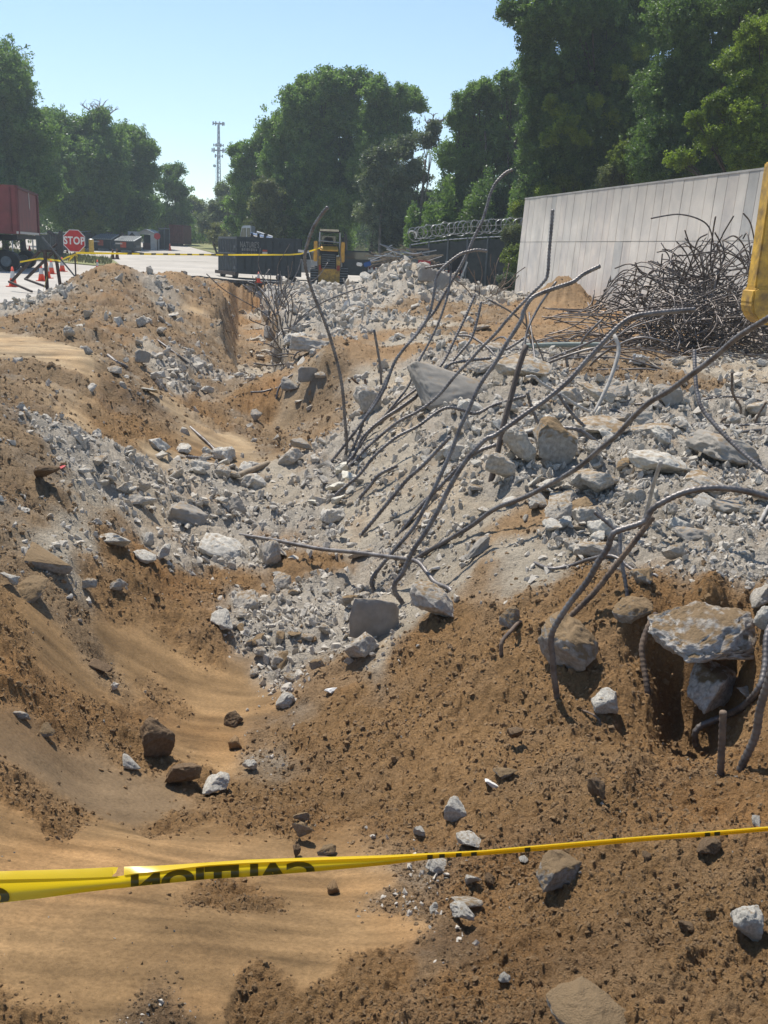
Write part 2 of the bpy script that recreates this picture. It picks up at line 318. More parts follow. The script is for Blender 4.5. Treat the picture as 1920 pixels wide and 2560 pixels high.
def full_height(x, y, want_class=True):
    z, e = base_height(x, y)
    W = classes(x, y)
    r = np.hypot(x, y)
    wx = x + .25 * fbm(x, y, 1.1, 3, 30); wy = y + .25 * fbm(x, y, 1.1, 3, 33)
    big = fbm(wx, wy, .55, 4, 40, gain=.55)                  # metre-size lumps
    lump = fbm(wx, wy, 2.6, 4, 50, gain=.55, billow=True)    # decimetre lumps
    grain_w = perlin(x * 30, y * 30, 66)
    fine = fbm(x + .03 * grain_w, y, 16., 3, 60, gain=.55)       # clods
    grain = fbm(x, y, 75., 3, 70, gain=.6)
    scr = perlin(x * .8 + y * .25, y * 11 - x * 2.5, 80)             # scrape marks
    rough = W[..., 0] * 1.0 + W[..., 1] * .45 + W[..., 2] * 1.0 + W[..., 3] * .8 + W[..., 4] * .6 + W[..., 5] * .03 + W[..., 6] * .07 + W[..., 7] * .05
    flat = 1 - sstep(.0, .2, e)
    mid = fbm(wx, wy, 1.3, 4, 45, gain=.6)
    rr_ = r; r = np.minimum(r, 16 + .25 * np.maximum(r - 16, 0)); r = np.minimum(r, 20)
    dd = big * (.06 + .005 * r) * (.25 + .75 * rough)
    dd += mid * (.055 + .0065 * r) * (.06 + .94 * rough) * (1 + .5 * W[..., 0] + .35 * W[..., 3])
    dd += (lump - .35) * (.03 + .0062 * r) * rough
    dd += fine * .026 * rough * (W[..., 2] * .5 + .75)
    dd += perlin(x * 36, y * 36, 68) * .010 * rough
    dd += grain * .0035 * np.clip(rough, .0, 1)
    dd += scr * .007 * (W[..., 5] + W[..., 7] + W[..., 6])
    # soil heap against the wall
    wb = at(1408, 740, Y=30.5); dd += .55 * np.exp(-(((x - wb.x) / .75) ** 2 + ((y - wb.y) / 1.3) ** 2)) * (1 + .15 * mid)
    # a furrowed step where the bucket stopped
    z = z + dd * flat
    return z, W, e, (big, lump, fine)

NU, NV = 1040, 740
uf = np.linspace(-.56, .56, NU)
us = np.concatenate([-np.geomspace(4.5, .57, 26), uf, np.geomspace(.57, 4.5, 26)])
t_ = np.linspace(0, 1, 4000); ys = np.geomspace(1.35, 62, 4000)
dens = .5 * np.gradient(np.log(ys)) / np.log(62 / 1.35) + .5 * np.gradient(-1 / ys) / (1 / 1.35 - 1 / 62)
cum = np.cumsum(dens); cum = (cum - cum[0]) / (cum[-1] - cum[0])
vy = np.interp(np.linspace(0, 1, NV), cum, ys)
far = np.geomspace(66, 420, 16)
near = np.array([-9, -5, -3, -1.6, -.6, .2, .8])
vy_all = np.concatenate([near, vy, far])
GY = np.repeat(vy_all[:, None], len(us), 1); GX = us[None, :] * np.maximum(GY, 1.25)
GX = np.clip(GX, -420, 420); GX[:len(near)] *= np.linspace(4, 1, len(near))[:, None]
GZ, GW, GE, GN_ = full_height(GX, GY)
fade = 1 - sstep(55, 62, GY); GZ = GZ * fade + (np.maximum(0, (np.minimum(GY, 140) - 58) * .033) - .14) * (1 - fade)
sidef = sstep(.6, 1.2, np.abs(us))[None, :] * np.ones_like(GY); GZ = GZ * (1 - sidef * sstep(4, 12, GY)) + sidef * sstep(4, 12, GY) * (-.12)
nr = GY < 1.0; GZ = np.where(nr, np.interp(GY, [-2, 1.3], [0, 0]) + GZ[len(near)][None, :] * sstep(-3, 1.3, GY), GZ)
nU = len(us); nV = len(vy_all)
verts = np.stack([GX, GY, GZ], -1).reshape(-1, 3)
ii = np.arange(nV - 1)[:, None] * nU + np.arange(nU - 1)[None, :]
quads = np.stack([ii, ii + 1, ii + 1 + nU, ii + nU], -1).reshape(-1, 4)
gm = bpy.data.meshes.new('ground'); gm.vertices.add(len(verts)); gm.vertices.foreach_set('co', verts.astype(np.float32).ravel())
gm.loops.add(quads.size); gm.loops.foreach_set('vertex_index', quads.astype(np.int32).ravel())
gm.polygons.add(len(quads)); gm.polygons.foreach_set('loop_start', np.arange(0, quads.size, 4, dtype=np.int32)); gm.polygons.foreach_set('loop_total', np.full(len(quads), 4, dtype=np.int32))
gm.update(calc_edges=True); smooth(gm)
# soil colour per vertex: mixture of the soils, mottled with damp and dry patches
base = (GW @ np.array([COLR[c] for c in CLS])).astype(np.float64)
mot = fbm(GX, GY, 1.3, 5, 90)[..., None]; mot2 = fbm(GX, GY, 7., 4, 95)[..., None]; mot3 = (fbm(GX * .35, GY * 5, 1.4, 4, 97) + .55 * np.minimum(0, perlin(GX * 2.2 + 4, GY * 16, 98)) - .5 * sstep(.42, .6, fbm(GX * 1.2, GY * 3.2, 1.9, 3, 131)))[..., None]
base = base * (1 + .28 * mot + .22 * mot2)
sm_ = (GW[..., 5] + GW[..., 6])[..., None]
base = base * (1 + sm_ * (mot3 * .6 + .25 * mot))
damp = np.clip(fbm(GX, GY, 1.0, 5, 121)[..., None] * 2.4 - .15, 0, 1) * (GW[..., 3:4] + .4 * sm_ + .5 * GW[..., 2:3])
base = base * (1 - damp * np.array((.36, .40, .42))) 
orange = np.array([1.12, .98, .82]); base = base * (1 + (orange - 1) * np.clip(fbm(GX, GY, .7, 4, 99)[..., None] * 1.6, 0, 1) * (1 - GW[..., 0:1] * .5))
# grey dust that settled over the brown soils near the rubble, orange sand dribbled on the grey
dust = np.clip(fbm(GX, GY, 1.9, 5, 101)[..., None] * 1.8 - .1, 0, 1) * (GW[..., 3:4] * .7 + GW[..., 1:2] * .3 + GW[..., 2:3] * .12)
base = base * (1 - dust) + np.array((.30, .27, .22)) * dust
db = np.clip(fbm(GX, GY, 1.5, 5, 111)[..., None] * 2.2 - .35, 0, 1) * (GW[..., 0:1] + GW[..., 1:2])
base = base * (1 - .75 * db) + np.array((.28, .17, .085)) * .75 * db
grass = np.array((.07, .09, .03)); fg = sstep(64, 80, GY)[..., None]
base = base * (1 - fg) + grass * fg
ca = gm.color_attributes.new('soil', 'FLOAT_COLOR', 'POINT')
ca.data.foreach_set('color', np.concatenate([np.clip(base, 0.01, 1), np.ones(base.shape[:-1] + (1,))], -1).astype(np.float32).ravel())
ra = gm.attributes.new('rough', 'FLOAT', 'POINT')
ra.data.foreach_set('value', (1 - (GW[..., 5] + GW[..., 6] + GW[..., 7])).astype(np.float32).ravel())
def m_soil():
    m = bpy.data.materials.new('soil'); m.use_nodes = True; nt = m.node_tree; N = nt.nodes; L = nt.links
    b = N['Principled BSDF']; b.inputs['Roughness'].default_value = .95; b.inputs['Specular IOR Level'].default_value = .12
    a = N.new('ShaderNodeAttribute'); a.attribute_name = 'soil'
    ar = N.new('ShaderNodeAttribute'); ar.attribute_name = 'rough'
    tc = N.new('ShaderNodeTexCoord')
    n1 = N.new('ShaderNodeTexNoise'); n1.inputs['Scale'].default_value = 55; n1.inputs['Detail'].default_value = 8; n1.inputs['Roughness'].default_value = .75
    n3 = N.new('ShaderNodeTexNoise'); n3.inputs['Scale'].default_value = 9; n3.inputs['Detail'].default_value = 6; n3.inputs['Roughness'].default_value = .7
    for n in (n1, n3): L.new(tc.outputs['Object'], n.inputs['Vector'])
    n5 = N.new('ShaderNodeTexNoise'); n5.inputs['Scale'].default_value = 420; n5.inputs['Detail'].default_value = 3; L.new(tc.outputs['Object'], n5.inputs['Vector'])
    mr = N.new('ShaderNodeMapRange'); mr.inputs['From Min'].default_value = .3; mr.inputs['From Max'].default_value = .7; mr.inputs['To Min'].default_value = .68; mr.inputs['To Max'].default_value = 1.34
    a5 = N.new('ShaderNodeMath'); a5.operation = 'MULTIPLY_ADD'; L.new(n5.outputs['Fac'], a5.inputs[0]); a5.inputs[1].default_value = .7; L.new(n1.outputs['Fac'], a5.inputs[2])
    a6 = N.new('ShaderNodeMath'); a6.operation = 'SUBTRACT'; L.new(a5.outputs[0], a6.inputs[0]); a6.inputs[1].default_value = .35; L.new(a6.outputs[0], mr.inputs['Value'])
    vm = N.new('ShaderNodeVectorMath'); vm.operation = 'SCALE'; L.new(a.outputs['Color'], vm.inputs[0]); L.new(mr.outputs[0], vm.inputs['Scale'])
    L.new(vm.outputs[0], b.inputs['Base Color'])
    ad = N.new('ShaderNodeMath'); ad.operation = 'MULTIPLY_ADD'; L.new(n3.outputs['Fac'], ad.inputs[0]); ad.inputs[1].default_value = 2.5; L.new(n1.outputs['Fac'], ad.inputs[2])
    bp = N.new('ShaderNodeBump'); bp.inputs['Distance'].default_value = .026
    ms = N.new('ShaderNodeMath'); ms.operation = 'MULTIPLY_ADD'; L.new(ar.outputs['Fac'], ms.inputs[0]); ms.inputs[1].default_value = .8; ms.inputs[2].default_value = .2
    L.new(ms.outputs[0], bp.inputs['Strength']); L.new(ad.outputs[0], bp.inputs['Height']); L.new(bp.outputs[0], b.inputs['Normal'])
    return m
gm.materials.append(m_soil())
ground = link('ground', gm); tag(ground, 'excavated ground of brown soil, orange sand and grey concrete dust', kind='structure')

# fast lookup of the finished surface
_gy = vy_all[len(near):len(near) + NV]; _gx = uf; _gz = GZ[len(near):len(near) + NV, 26:26 + NU]; _gW = GW[len(near):len(near) + NV, 26:26 + NU]
def hgt(x, y):
    i = np.interp(y, _gy, np.arange(NV)); j = np.interp(x / max(y, .1), _gx, np.arange(NU))
    i0 = int(min(i, NV - 2)); j0 = int(min(j, NU - 2)); a = i - i0; b = j - j0
    return float((_gz[i0, j0] * (1 - b) + _gz[i0, j0 + 1] * b) * (1 - a) + (_gz[i0 + 1, j0] * (1 - b) + _gz[i0 + 1, j0 + 1] * b) * a)
def hit(px, py, tmin=1.4, tmax=62):
    """where the sight line through a photo pixel meets the ground"""
    d = ray(px, py); t = tmin; prev = t
    while t < tmax:
        if CAM_H + d.z * t < hgt(d.x * t, d.y * t):
            lo, hi = prev, t
            for _ in range(12):
                mdl = (lo + hi) / 2
                if CAM_H + d.z * mdl < hgt(d.x * mdl, d.y * mdl): hi = mdl
                else: lo = mdl
            return Vector((d.x * hi, d.y * hi, CAM_H + d.z * hi))
        prev = t; t *= 1.006
    return at(px, py, Y=tmax)
def gnormal(x, y, e=.12):
    e = max(e, .015 * y)
    return Vector((hgt(x - e, y) - hgt(x + e, y), hgt(x, y - e) - hgt(x, y + e), 2 * e)).normalized()
# ---------------------------------------------------------------- broken concrete, stones and clods
def mask_soil(amount, soil=(.26, .18, .10), lo=.45, hi=.75):
    """soil lying on the upward faces of a rock"""
    def f(nt, b, tc, rp):
        N = nt.nodes; L = nt.links
        g = N.new('ShaderNodeNewGeometry'); sx = N.new('ShaderNodeSeparateXYZ'); L.new(g.outputs['Normal'], sx.inputs[0])
        no = N.new('ShaderNodeTexNoise'); no.inputs['Scale'].default_value = 4; no.inputs['Detail'].default_value = 6; L.new(tc.outputs['Object'], no.inputs['Vector'])
        ma = N.new('ShaderNodeMath'); ma.operation = 'MULTIPLY_ADD'; L.new(no.outputs['Fac'], ma.inputs[0]); ma.inputs[1].default_value = 1.3; ma.inputs[2].default_value = -.95 + amount
        mb = N.new('ShaderNodeMath'); mb.operation = 'ADD'; L.new(sx.outputs['Z'], mb.inputs[0]); L.new(ma.outputs[0], mb.inputs[1])
        mr = N.new('ShaderNodeMapRange'); mr.inputs['From Min'].default_value = lo; mr.inputs['From Max'].default_value = hi; L.new(mb.outputs[0], mr.inputs['Value'])
        mx = N.new('ShaderNodeMix'); mx.data_type = 'RGBA'; L.new(mr.outputs[0], mx.inputs['Factor']); L.new(rp.outputs[0], mx.inputs[6]); mx.inputs[7].default_value = (*soil, 1)
        L.new(mx.outputs[2], b.inputs['Base Color'])
    return f
M = {}
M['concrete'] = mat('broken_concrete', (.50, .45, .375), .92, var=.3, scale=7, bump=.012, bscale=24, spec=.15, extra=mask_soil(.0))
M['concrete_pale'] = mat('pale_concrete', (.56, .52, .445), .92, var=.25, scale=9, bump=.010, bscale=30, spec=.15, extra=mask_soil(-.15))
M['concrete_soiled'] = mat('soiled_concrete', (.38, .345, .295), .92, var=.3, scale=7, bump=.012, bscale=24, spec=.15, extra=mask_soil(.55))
M['concrete_smooth'] = mat('shaded_formed_concrete', (.30, .27, .228), .85, var=.16, scale=3, bump=.002, bscale=60, spec=.2, extra=mask_soil(-.1))  # smooth formed faces, with shade put into the darker base colour
M['block'] = mat('crusted_concrete', (.60, .555, .49), .92, var=.4, scale=9, bump=.03, bscale=14, spec=.15, extra=mask_soil(.14))
M['brown_rock'] = mat('brown_rock', (.20, .135, .08), .95, var=.3, scale=8, bump=.010, bscale=30, spec=.12)
M['clod'] = mat('damp_clod', (.32, .205, .105), .96, var=.3, scale=20, bump=.006, bscale=60, spec=.1)
M['clod_tan'] = mat('tan_clod', (.31, .21, .12), .96, var=.3, scale=20, bump=.006, bscale=60, spec=.1)
M['white_stone'] = mat('white_stone', (.62, .60, .56), .9, var=.2, scale=20)
M['grit'] = mat('concrete_grit', (.50, .45, .375), .93, var=.35, scale=9, spec=.12)

def rock_mesh(name, seed, detail=3, sq=(1, 1, 1), rough=.06, npts=13, boxy=0.0):
    r = random.Random(seed); bm = bmesh.new()
    for _ in range(npts):
        v = Vector((r.uniform(-1, 1), r.uniform(-1, 1), r.uniform(-1, 1)))
        if boxy: v = Vector([math.copysign(abs(c) ** (1 - boxy * .8), c) for c in v])
        elif v.length > 1: v.normalize()
        elif v.length < .7: v = v.normalized() * r.uniform(.75, 1)
        bm.verts.new((v.x * sq[0], v.y * sq[1], v.z * sq[2]))
    res = bmesh.ops.convex_hull(bm, input=bm.verts[:])
    bmesh.ops.delete(bm, geom=[v for v in bm.verts if not v.link_faces], context='VERTS')
    bmesh.ops.triangulate(bm, faces=bm.faces[:])
    for lv in range(detail):
        bmesh.ops.subdivide_edges(bm, edges=bm.edges[:], cuts=1, use_grid_fill=True)
        if lv < 2:
            bmesh.ops.smooth_vert(bm, verts=bm.verts[:], factor=.22, use_axis_x=True, use_axis_y=True, use_axis_z=True)
        from mathutils import noise
        bm.normal_update(); f = 1.6 * 2 ** lv; a = rough * 1.7 * .6 ** lv
        off = Vector((seed * 3.1, seed * 1.7, lv * 5))
        dsp = [(v, v.normal * (noise.noise(v.co * f + off) * a) + noise.noise_vector(v.co * f * 1.3 + off) * a * .35) for v in bm.verts]
        for v, d in dsp: v.co += d
    bmesh.ops.recalc_face_normals(bm, faces=bm.faces[:])
    me = bpy.data.meshes.new(name); bm.to_mesh(me); bm.free()
    if detail >= 3: smooth(me)
    return me
ROCKS = [rock_mesh('chunk_%d' % i, 100 + i, 4, (1, r_, s_), .075, n_, b_) for i, (r_, s_, n_, b_) in enumerate(
    [(.9, .75, 14, 0), (.8, .7, 11, 0), (1, .6, 16, 0), (.75, .55, 12, .5), (.9, .8, 10, 0), (.65, .6, 13, .3), (1, .7, 18, 0), (.8, .45, 12, .6), (.9, .9, 15, 0), (.7, .7, 9, 0)])]
SLABS = [rock_mesh('slab_%d' % i, 200 + i, 4, (1, .8, .34), .035, 12, .8) for i in range(3)]
SMALL = [rock_mesh('small_chunk_%d' % i, 300 + i, 2, (1, R_.uniform(.65, .95), R_.uniform(.5, .85)), .10, 10 + i % 4) for i in range(10)]
_rc = {}
def variant(me, m):
    k = (me.name, m.name)
    if k not in _rc:
        c = me.copy(); c.materials.clear(); c.materials.append(m); _rc[k] = c
    return _rc[k]
def rock(px, py, w, h=None, m='concrete', kind=None, label=None, name='concrete_chunk', cat='rubble', group=None, rot=None, sink=.28, Y=None, lift=0):
    """px, py: where the stone's middle meets the picture; w, h: its size in photo pixels"""
    base = hit(px, py + (h or w * .75) * .30) if Y is None else at(px, py, Y=Y)
    kk = 1.62 if base.y < 7 else 1.38
    s = w * base.y / F_PX / 2 * kk
    hh = (h or w * .75) * base.y / F_PX / 2 * kk * .93
    me = kind if kind is not None else R_.choice(ROCKS)
    o = bpy.data.objects.new(name, variant(me, M[m])); COL.objects.link(o)
    e = rot if rot is not None else (R_.uniform(-.5, .5), R_.uniform(-.5, .5), R_.uniform(0, 6.28))
    o.rotation_euler = e
    o.scale = (s, s, min(s * 1.15, hh * 1.25) * 1.0)
    o.location = base + Vector((0, s * .30, hh * (1 - 1.7 * sink) + lift))
    tag(o, label or DEF_LABEL, cat, group)
    return o
DEF_LABEL = 'broken grey concrete chunk lying in the rubble'
# prominent pieces, each with its own description
PROM = [
 (1420,1640,125,115,'concrete_soiled',ROCKS[8],'rounded concrete lump half buried at the foot of the two bent bars',None,.2),
 (1586,1540,80,80,'concrete_soiled',ROCKS[2],'soil covered lump between the two bent bars and the big block',None,.25),
 (1605,1455,70,60,'concrete_soiled',ROCKS[5],'brown topped chunk on the crest where the rubble meets the soil',None,.3),
 (1488,1378,75,50,'concrete',ROCKS[3],'grey chunk under the bent bar above the brown crest',None,.3),
 (1736,1333,62,52,'concrete_smooth',ROCKS[7],'dark faced angular chunk in the pale rubble above the crest',None,.3),
 (1691,1393,58,42,'concrete',ROCKS[1],'grey wedge chunk just above the brown crest on the right',None,.3),
 (1515,1764,58,66,'concrete_pale',ROCKS[6],'white crusted stone sticking out of the brown slope beside a thin wire',None,.25),
 (1285,1850,52,78,'brown_rock',ROCKS[9],'upright brown pointed stone on the brown slope',(.2,.3,1),.2),
 (1273,1550,48,60,'concrete_soiled',ROCKS[0],'pale lump beside the muddy bar stub left of the crest hollow',None,.3),
 (1902,1500,62,80,'concrete',ROCKS[0],'upper grey chunk at the right edge beside the dark gap',None,.25),
 (1915,1560,50,70,'concrete_pale',ROCKS[8],'lower pale chunk at the right edge below the dark gap',None,.25),
 (1394,2195,98,105,'concrete_soiled',ROCKS[3],'large squarish stone with a tan top just under the caution tape',(.3,.2,.6),.15),
 (1157,2299,72,58,'concrete_pale',ROCKS[9],'pale heart shaped chunk with a dark front on the foreground soil',None,.2),
 (1180,2212,38,44,'concrete_pale',ROCKS[4],'small whitish chunk above the pale heart shaped chunk',None,.2),
 (1229,2204,38,36,'brown_rock',ROCKS[1],'small brown wedge beside the small whitish chunk',None,.25),
 (1165,2262,68,28,'concrete',SLABS[1],'flat grey sliver lying behind the pale heart shaped chunk',None,.2),
 (1081,2276,28,28,'concrete_pale',ROCKS[0],'lone grey pebble left of the pale heart shaped chunk',None,.2),
 (1093,2168,54,32,'concrete_pale',ROCKS[6],'white rough chunk directly below the tape at the edge of the scraped floor',None,.25),
 (1174,2108,60,40,'concrete_pale',ROCKS[2],'whitish chunk directly above the tape at the edge of the brown slope',None,.3),
 (1139,2036,56,52,'concrete_pale',ROCKS[8],'crumbled white chunk cluster on the lower brown slope',None,.3),
 (1053,2090,30,30,'concrete_pale',ROCKS[5],'small white stone above the tape left of the crumbled cluster',None,.3),
 (1484,1985,58,66,'brown_rock',ROCKS[1],'dark brown angular stone above the tape on the right slope',(.1,.1,2),.2),
 (1229,1962,30,26,'white_stone',SLABS[2],'small cut white fragment with a flat top on the brown slope',None,.2),
 (1267,1930,44,40,'concrete_soiled',ROCKS[7],'grey brown stone behind the small cut white fragment',None,.3),
 (1874,2326,88,82,'concrete_pale',ROCKS[8],'round whitish crusted rock near the right edge in the foreground',None,.15),
 (1475,2556,188,90,'concrete_soiled',ROCKS[2],'big pale stone cut off by the bottom edge of the picture',(0.1,0,.4),.3),
 (1481,2497,28,44,'concrete_pale',ROCKS[1],'small white stone just above the big pale stone at the bottom',None,.3),
 (1261,2447,26,34,'concrete_pale',ROCKS[6],'small grey white pebble on the soil left of the big bottom stone',None,.3),
 (1724,2330,46,34,'brown_rock',ROCKS[5],'flat brown stone left of the round whitish rock',None,.3),
 (1617,2143,26,24,'brown_rock',ROCKS[4],'small pointed brown stone below the tape on the right',None,.3),
 (1892,2056,28,18,'concrete_pale',ROCKS[3],'small white stone above the tape at the right edge',None,.3),
 (1770,2118,56,64,'brown_rock',ROCKS[0],'brown clod block under the right end of the tape',None,.3),
 (1309,2153,22,16,'concrete_pale',ROCKS[2],'tiny white stone under the tape left of the squarish stone',None,.2),
 (532,1969,74,54,'concrete_pale',ROCKS[0],'light grey angular rock at the end of the dark scraped strip',None,.2),
 (457,1943,88,66,'brown_rock',ROCKS[2],'brown boulder touching the light grey angular rock',None,.3),
 (388,1868,80,100,'brown_rock',ROCKS[8],'largest brown boulder on the left slope with a dark underside',(.2,.1,.7),.2),
 (330,1912,40,40,'concrete_pale',ROCKS[7],'small white chunk at the foot of the largest brown boulder',None,.25),
 (619,1912,34,44,'concrete_pale',ROCKS[5],'whitish chunk right of the light grey angular rock',None,.3),
 (752,2091,60,64,'concrete_soiled',ROCKS[4],'tan grey boulder above the tape near the middle of the picture',None,.2),
 (749,2050,46,38,'concrete_soiled',ROCKS[9],'tan grey boulder behind the one above the tape',None,.3),
 (735,2131,34,34,'brown_rock',ROCKS[1],'small brown stone in front of the tan grey boulder',None,.3),
 (816,2128,38,28,'concrete_soiled',ROCKS[3],'small tan stone right of the tan grey boulder',None,.3),
 (833,2225,34,30,'clod',ROCKS[8],'soil clod alone on the scraped floor below the tape',None,.2),
 (582,1803,40,32,'brown_rock',ROCKS[6],'upper brown stone at the rim of the smooth sand pocket',None,.3),
 (587,1861,34,34,'clod',ROCKS[8],'round brown clod below the smooth sand pocket',None,.3),
 (113,1830,38,40,'concrete_soiled',ROCKS[0],'grey stone above the dark scraped strip on the left',None,.3),
 (58,1797,38,28,'concrete_smooth',ROCKS[5],'flat grey stone near the left edge above the dark scraped strip',None,.3),
 (69,1482,78,42,'concrete_soiled',ROCKS[2],'long tan grey rock near the left edge at mid height',None,.3),
 (17,1452,40,36,'concrete_pale',ROCKS[4],'pale rock at the left edge beside the long tan grey rock',None,.3),
 (223,1463,28,62,'concrete',ROCKS[3],'upright grey rock on the brown soil of the left slope',(0,0,.3),.25),
 (295,1478,46,40,'concrete',ROCKS[1],'grey rock with a pale top right of the upright grey rock',None,.25),
 (127,1400,94,70,'concrete_soiled',SLABS[0],'tan dusted block with a shadowed front on the left slope',(.3,.1,.2),.3),
 (278,1355,80,38,'concrete_pale',ROCKS[6],'pale flat chunk above the brown hollow on the left',None,.3),
 (365,1352,38,32,'concrete_pale',ROCKS[8],'upper rounded pale chunk in the row above the brown hollow',None,.3),
 (359,1394,64,32,'concrete_pale',ROCKS[2],'low pale chunk in the row above the brown hollow',None,.3),
 (405,1381,52,42,'concrete_pale',ROCKS[0],'grey white chunk at the end of the row above the brown hollow',None,.3),
 (550,1376,115,62,'concrete_pale',ROCKS[2],'wide white grey concrete lump left of the lying bar',None,.3),
 (671,1393,64,58,'concrete',ROCKS[8],'rounded grey lump casting a shadow right under the lying bar',None,.25),
 (613,1506,72,46,'concrete',ROCKS[6],'grey lump with a thin spike below the lying bar',None,.3),
 (605,1540,46,38,'concrete',ROCKS[9],'smaller lump leaning on the grey lump with a thin spike',None,.3),
 (555,1570,64,34,'concrete_pale',ROCKS[5],'crumbly pale chunk beside the brown soil bank',None,.3),
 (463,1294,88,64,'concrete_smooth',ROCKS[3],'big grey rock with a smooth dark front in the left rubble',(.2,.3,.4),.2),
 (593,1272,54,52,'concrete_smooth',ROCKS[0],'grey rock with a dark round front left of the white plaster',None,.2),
 (249,1673,48,26,'brown_rock',SLABS[1],'thin dark slab lying on the smooth orange sand',None,.3),
 (700,1592,32,36,'concrete_soiled',ROCKS[3],'grey brown stone in the middle of the valley rubble',None,.3),
 (642,1620,36,42,'concrete_smooth',ROCKS[1],'darker stone at the lip above the smooth sand pocket',None,.3),
 (709,1660,42,32,'concrete_soiled',ROCKS[7],'stone above the right rim of the smooth sand pocket',None,.3),
 (637,1684,28,26,'concrete',ROCKS[4],'small grey stone on the right rim of the smooth sand pocket',None,.3),
 (723,1698,38,28,'concrete',ROCKS[2],'flat stone right of the smooth sand pocket',None,.3),
 (799,1666,32,36,'concrete_soiled',ROCKS[5],'brownish stone among small rubble at the foot of the brown mound',None,.3),
 (903,1627,64,54,'concrete',ROCKS[6],'jagged grey chunk at the foot of the brown mound',None,.2),
 (943,1578,105,72,'concrete_smooth',SLABS[2],'smooth grey slab standing on edge above the brown mound',(1.25,.15,.3),.15),
 (874,1506,60,46,'concrete_soiled',ROCKS[9],'tan chunk left of the smooth standing slab',None,.25),
 (709,1757,44,30,'concrete_pale',ROCKS[8],'pale chunk where the brown mound meets the smooth sand',None,.3),
 (828,1725,22,24,'white_stone',ROCKS[7],'tiny white stone alone on the brown mound',None,.3),
 (1080,1520,105,90,'concrete',ROCKS[2],'grey mass with a dark cleft at the lower end of the bar fan',None,.25),
 (1191,1379,64,48,'concrete_smooth',ROCKS[7],'dark grey chunk on the pale slope under the long bar',None,.25),
 (828,1293,62,50,'concrete_pale',ROCKS[3],'pale block at the left foot of the bar fan',None,.2),
 (861,1334,36,46,'concrete_pale',ROCKS[1],'small pale slab tipped up left of the bar fan',None,.2),
 (903,1385,60,28,'concrete',SLABS[1],'flat chunk beneath the lying bar',None,.3),
 (700,1380,60,24,'concrete',SLABS[2],'thin flat chunk on top of the rounded grey lump',None,.2),
 (87,1187,80,34,'brown_rock',SLABS[0],'brown plank like slab lying on the left slope',(.2,.35,2.6),.2),
 (561,1140,58,42,'concrete_pale',ROCKS[8],'pale lump at the foot of the smooth tan scrape',None,.3),
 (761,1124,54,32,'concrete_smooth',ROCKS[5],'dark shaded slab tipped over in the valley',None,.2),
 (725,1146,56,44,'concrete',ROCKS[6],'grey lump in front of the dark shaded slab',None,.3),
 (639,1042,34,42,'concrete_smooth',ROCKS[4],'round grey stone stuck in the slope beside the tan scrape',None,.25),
 (767,1022,28,18,'concrete',ROCKS[7],'small light stone on the valley side below the bank',None,.3),
 (359,905,36,40,'concrete_smooth',SLABS[1],'thin triangular slab standing upright on the left mound',(1.3,.3,.9),.1),
 (220,879,24,22,'concrete_smooth',ROCKS[0],'small grey stone on the edge of the smooth tan crest',None,.2),
 (171,831,24,28,'concrete',ROCKS[8],'round grey stone above the smooth tan crest',None,.2),
 (217,790,26,26,'concrete',ROCKS[4],'grey stone high on the left mound',None,.2),
 (420,773,36,26,'concrete_smooth',ROCKS[1],'dark grey chunk near the top of the left mound',None,.2),
 (430,787,30,14,'concrete_pale',SLABS[2],'pale flat chunk against the dark grey chunk on the mound',None,.2),
 (354,808,30,30,'concrete',ROCKS[6],'grey rock just left of the bar on the mound',None,.25),
 (405,828,28,24,'concrete',ROCKS[9],'grey rock at the upper end of the bar on the mound',None,.25),
 (284,926,36,24,'concrete',ROCKS[2],'grey cluster rock below the curved bar on the mound',None,.3),
 (425,926,34,14,'concrete_pale',SLABS[1],'flat pale slab on the right side of the mound',None,.3),
 (391,942,30,26,'concrete_pale',ROCKS[3],'pale topped rock casting a long dark shadow on the mound',None,.15),
 (492,906,42,28,'concrete',ROCKS[0],'grey rock beside the lower end of the bar on the mound',None,.25),
 (457,938,28,16,'concrete_pale',SLABS[0],'thin pale chunk right of the flat pale slab',None,.3),
 (512,976,30,24,'concrete_pale',ROCKS[5],'pale chunk below the lower end of the bar on the mound',None,.3),
 (917,1014,66,66,'concrete',ROCKS[8],'knobbly grey boulder behind the first bars of the fan',(0,0,.7),.15),
 (1150,962,180,100,'concrete_smooth',SLABS[0],'huge smooth grey slab leaning behind the bar fan',(.75,-.25,.35),.15),
 (1185,925,80,40,'concrete',ROCKS[4],'rough grey chunk on top of the huge leaning slab',None,.1),
 (769,872,82,52,'concrete',ROCKS[3],'thick concrete slab jutting from the top of the trench bank',(0,.1,.2),.1),
 (772,950,44,62,'concrete_smooth',SLABS[1],'grey slab hanging upright below the jutting slab in the bank',(1.4,.1,.5),.15),
 (628,722,34,26,'concrete_soiled',ROCKS[3],'tan capped block at the far corner of the trench bank',None,.1),
 (652,742,30,24,'concrete',ROCKS[0],'grey block near the far corner of the trench bank',None,.1),
 (668,800,34,40,'concrete',ROCKS[5],'broken grey lump on the lip of the trench',None,.2),
 (684,850,40,50,'concrete_smooth',SLABS[0],'shaded broken slab end standing in the trench bank',(1.2,.3,.7),.1),
 (700,905,40,56,'concrete_soiled',SLABS[2],'tan streaked slab end low in the trench bank',(1.3,.2,.9),.1),
 (735,850,50,34,'concrete_pale',ROCKS[6],'pale rough concrete on top of the trench bank',None,.25),
 (728,965,44,50,'concrete_smooth',ROCKS[7],'shaded block at the near end of the trench bank',None,.2),
 (800,940,30,26,'concrete',ROCKS[2],'grey stone in the slope under the sand bank',None,.3),
 (1310,933,140,78,'concrete',ROCKS[2],'large rounded grey boulder right of the bar fan',(.1,0,.4),.2),
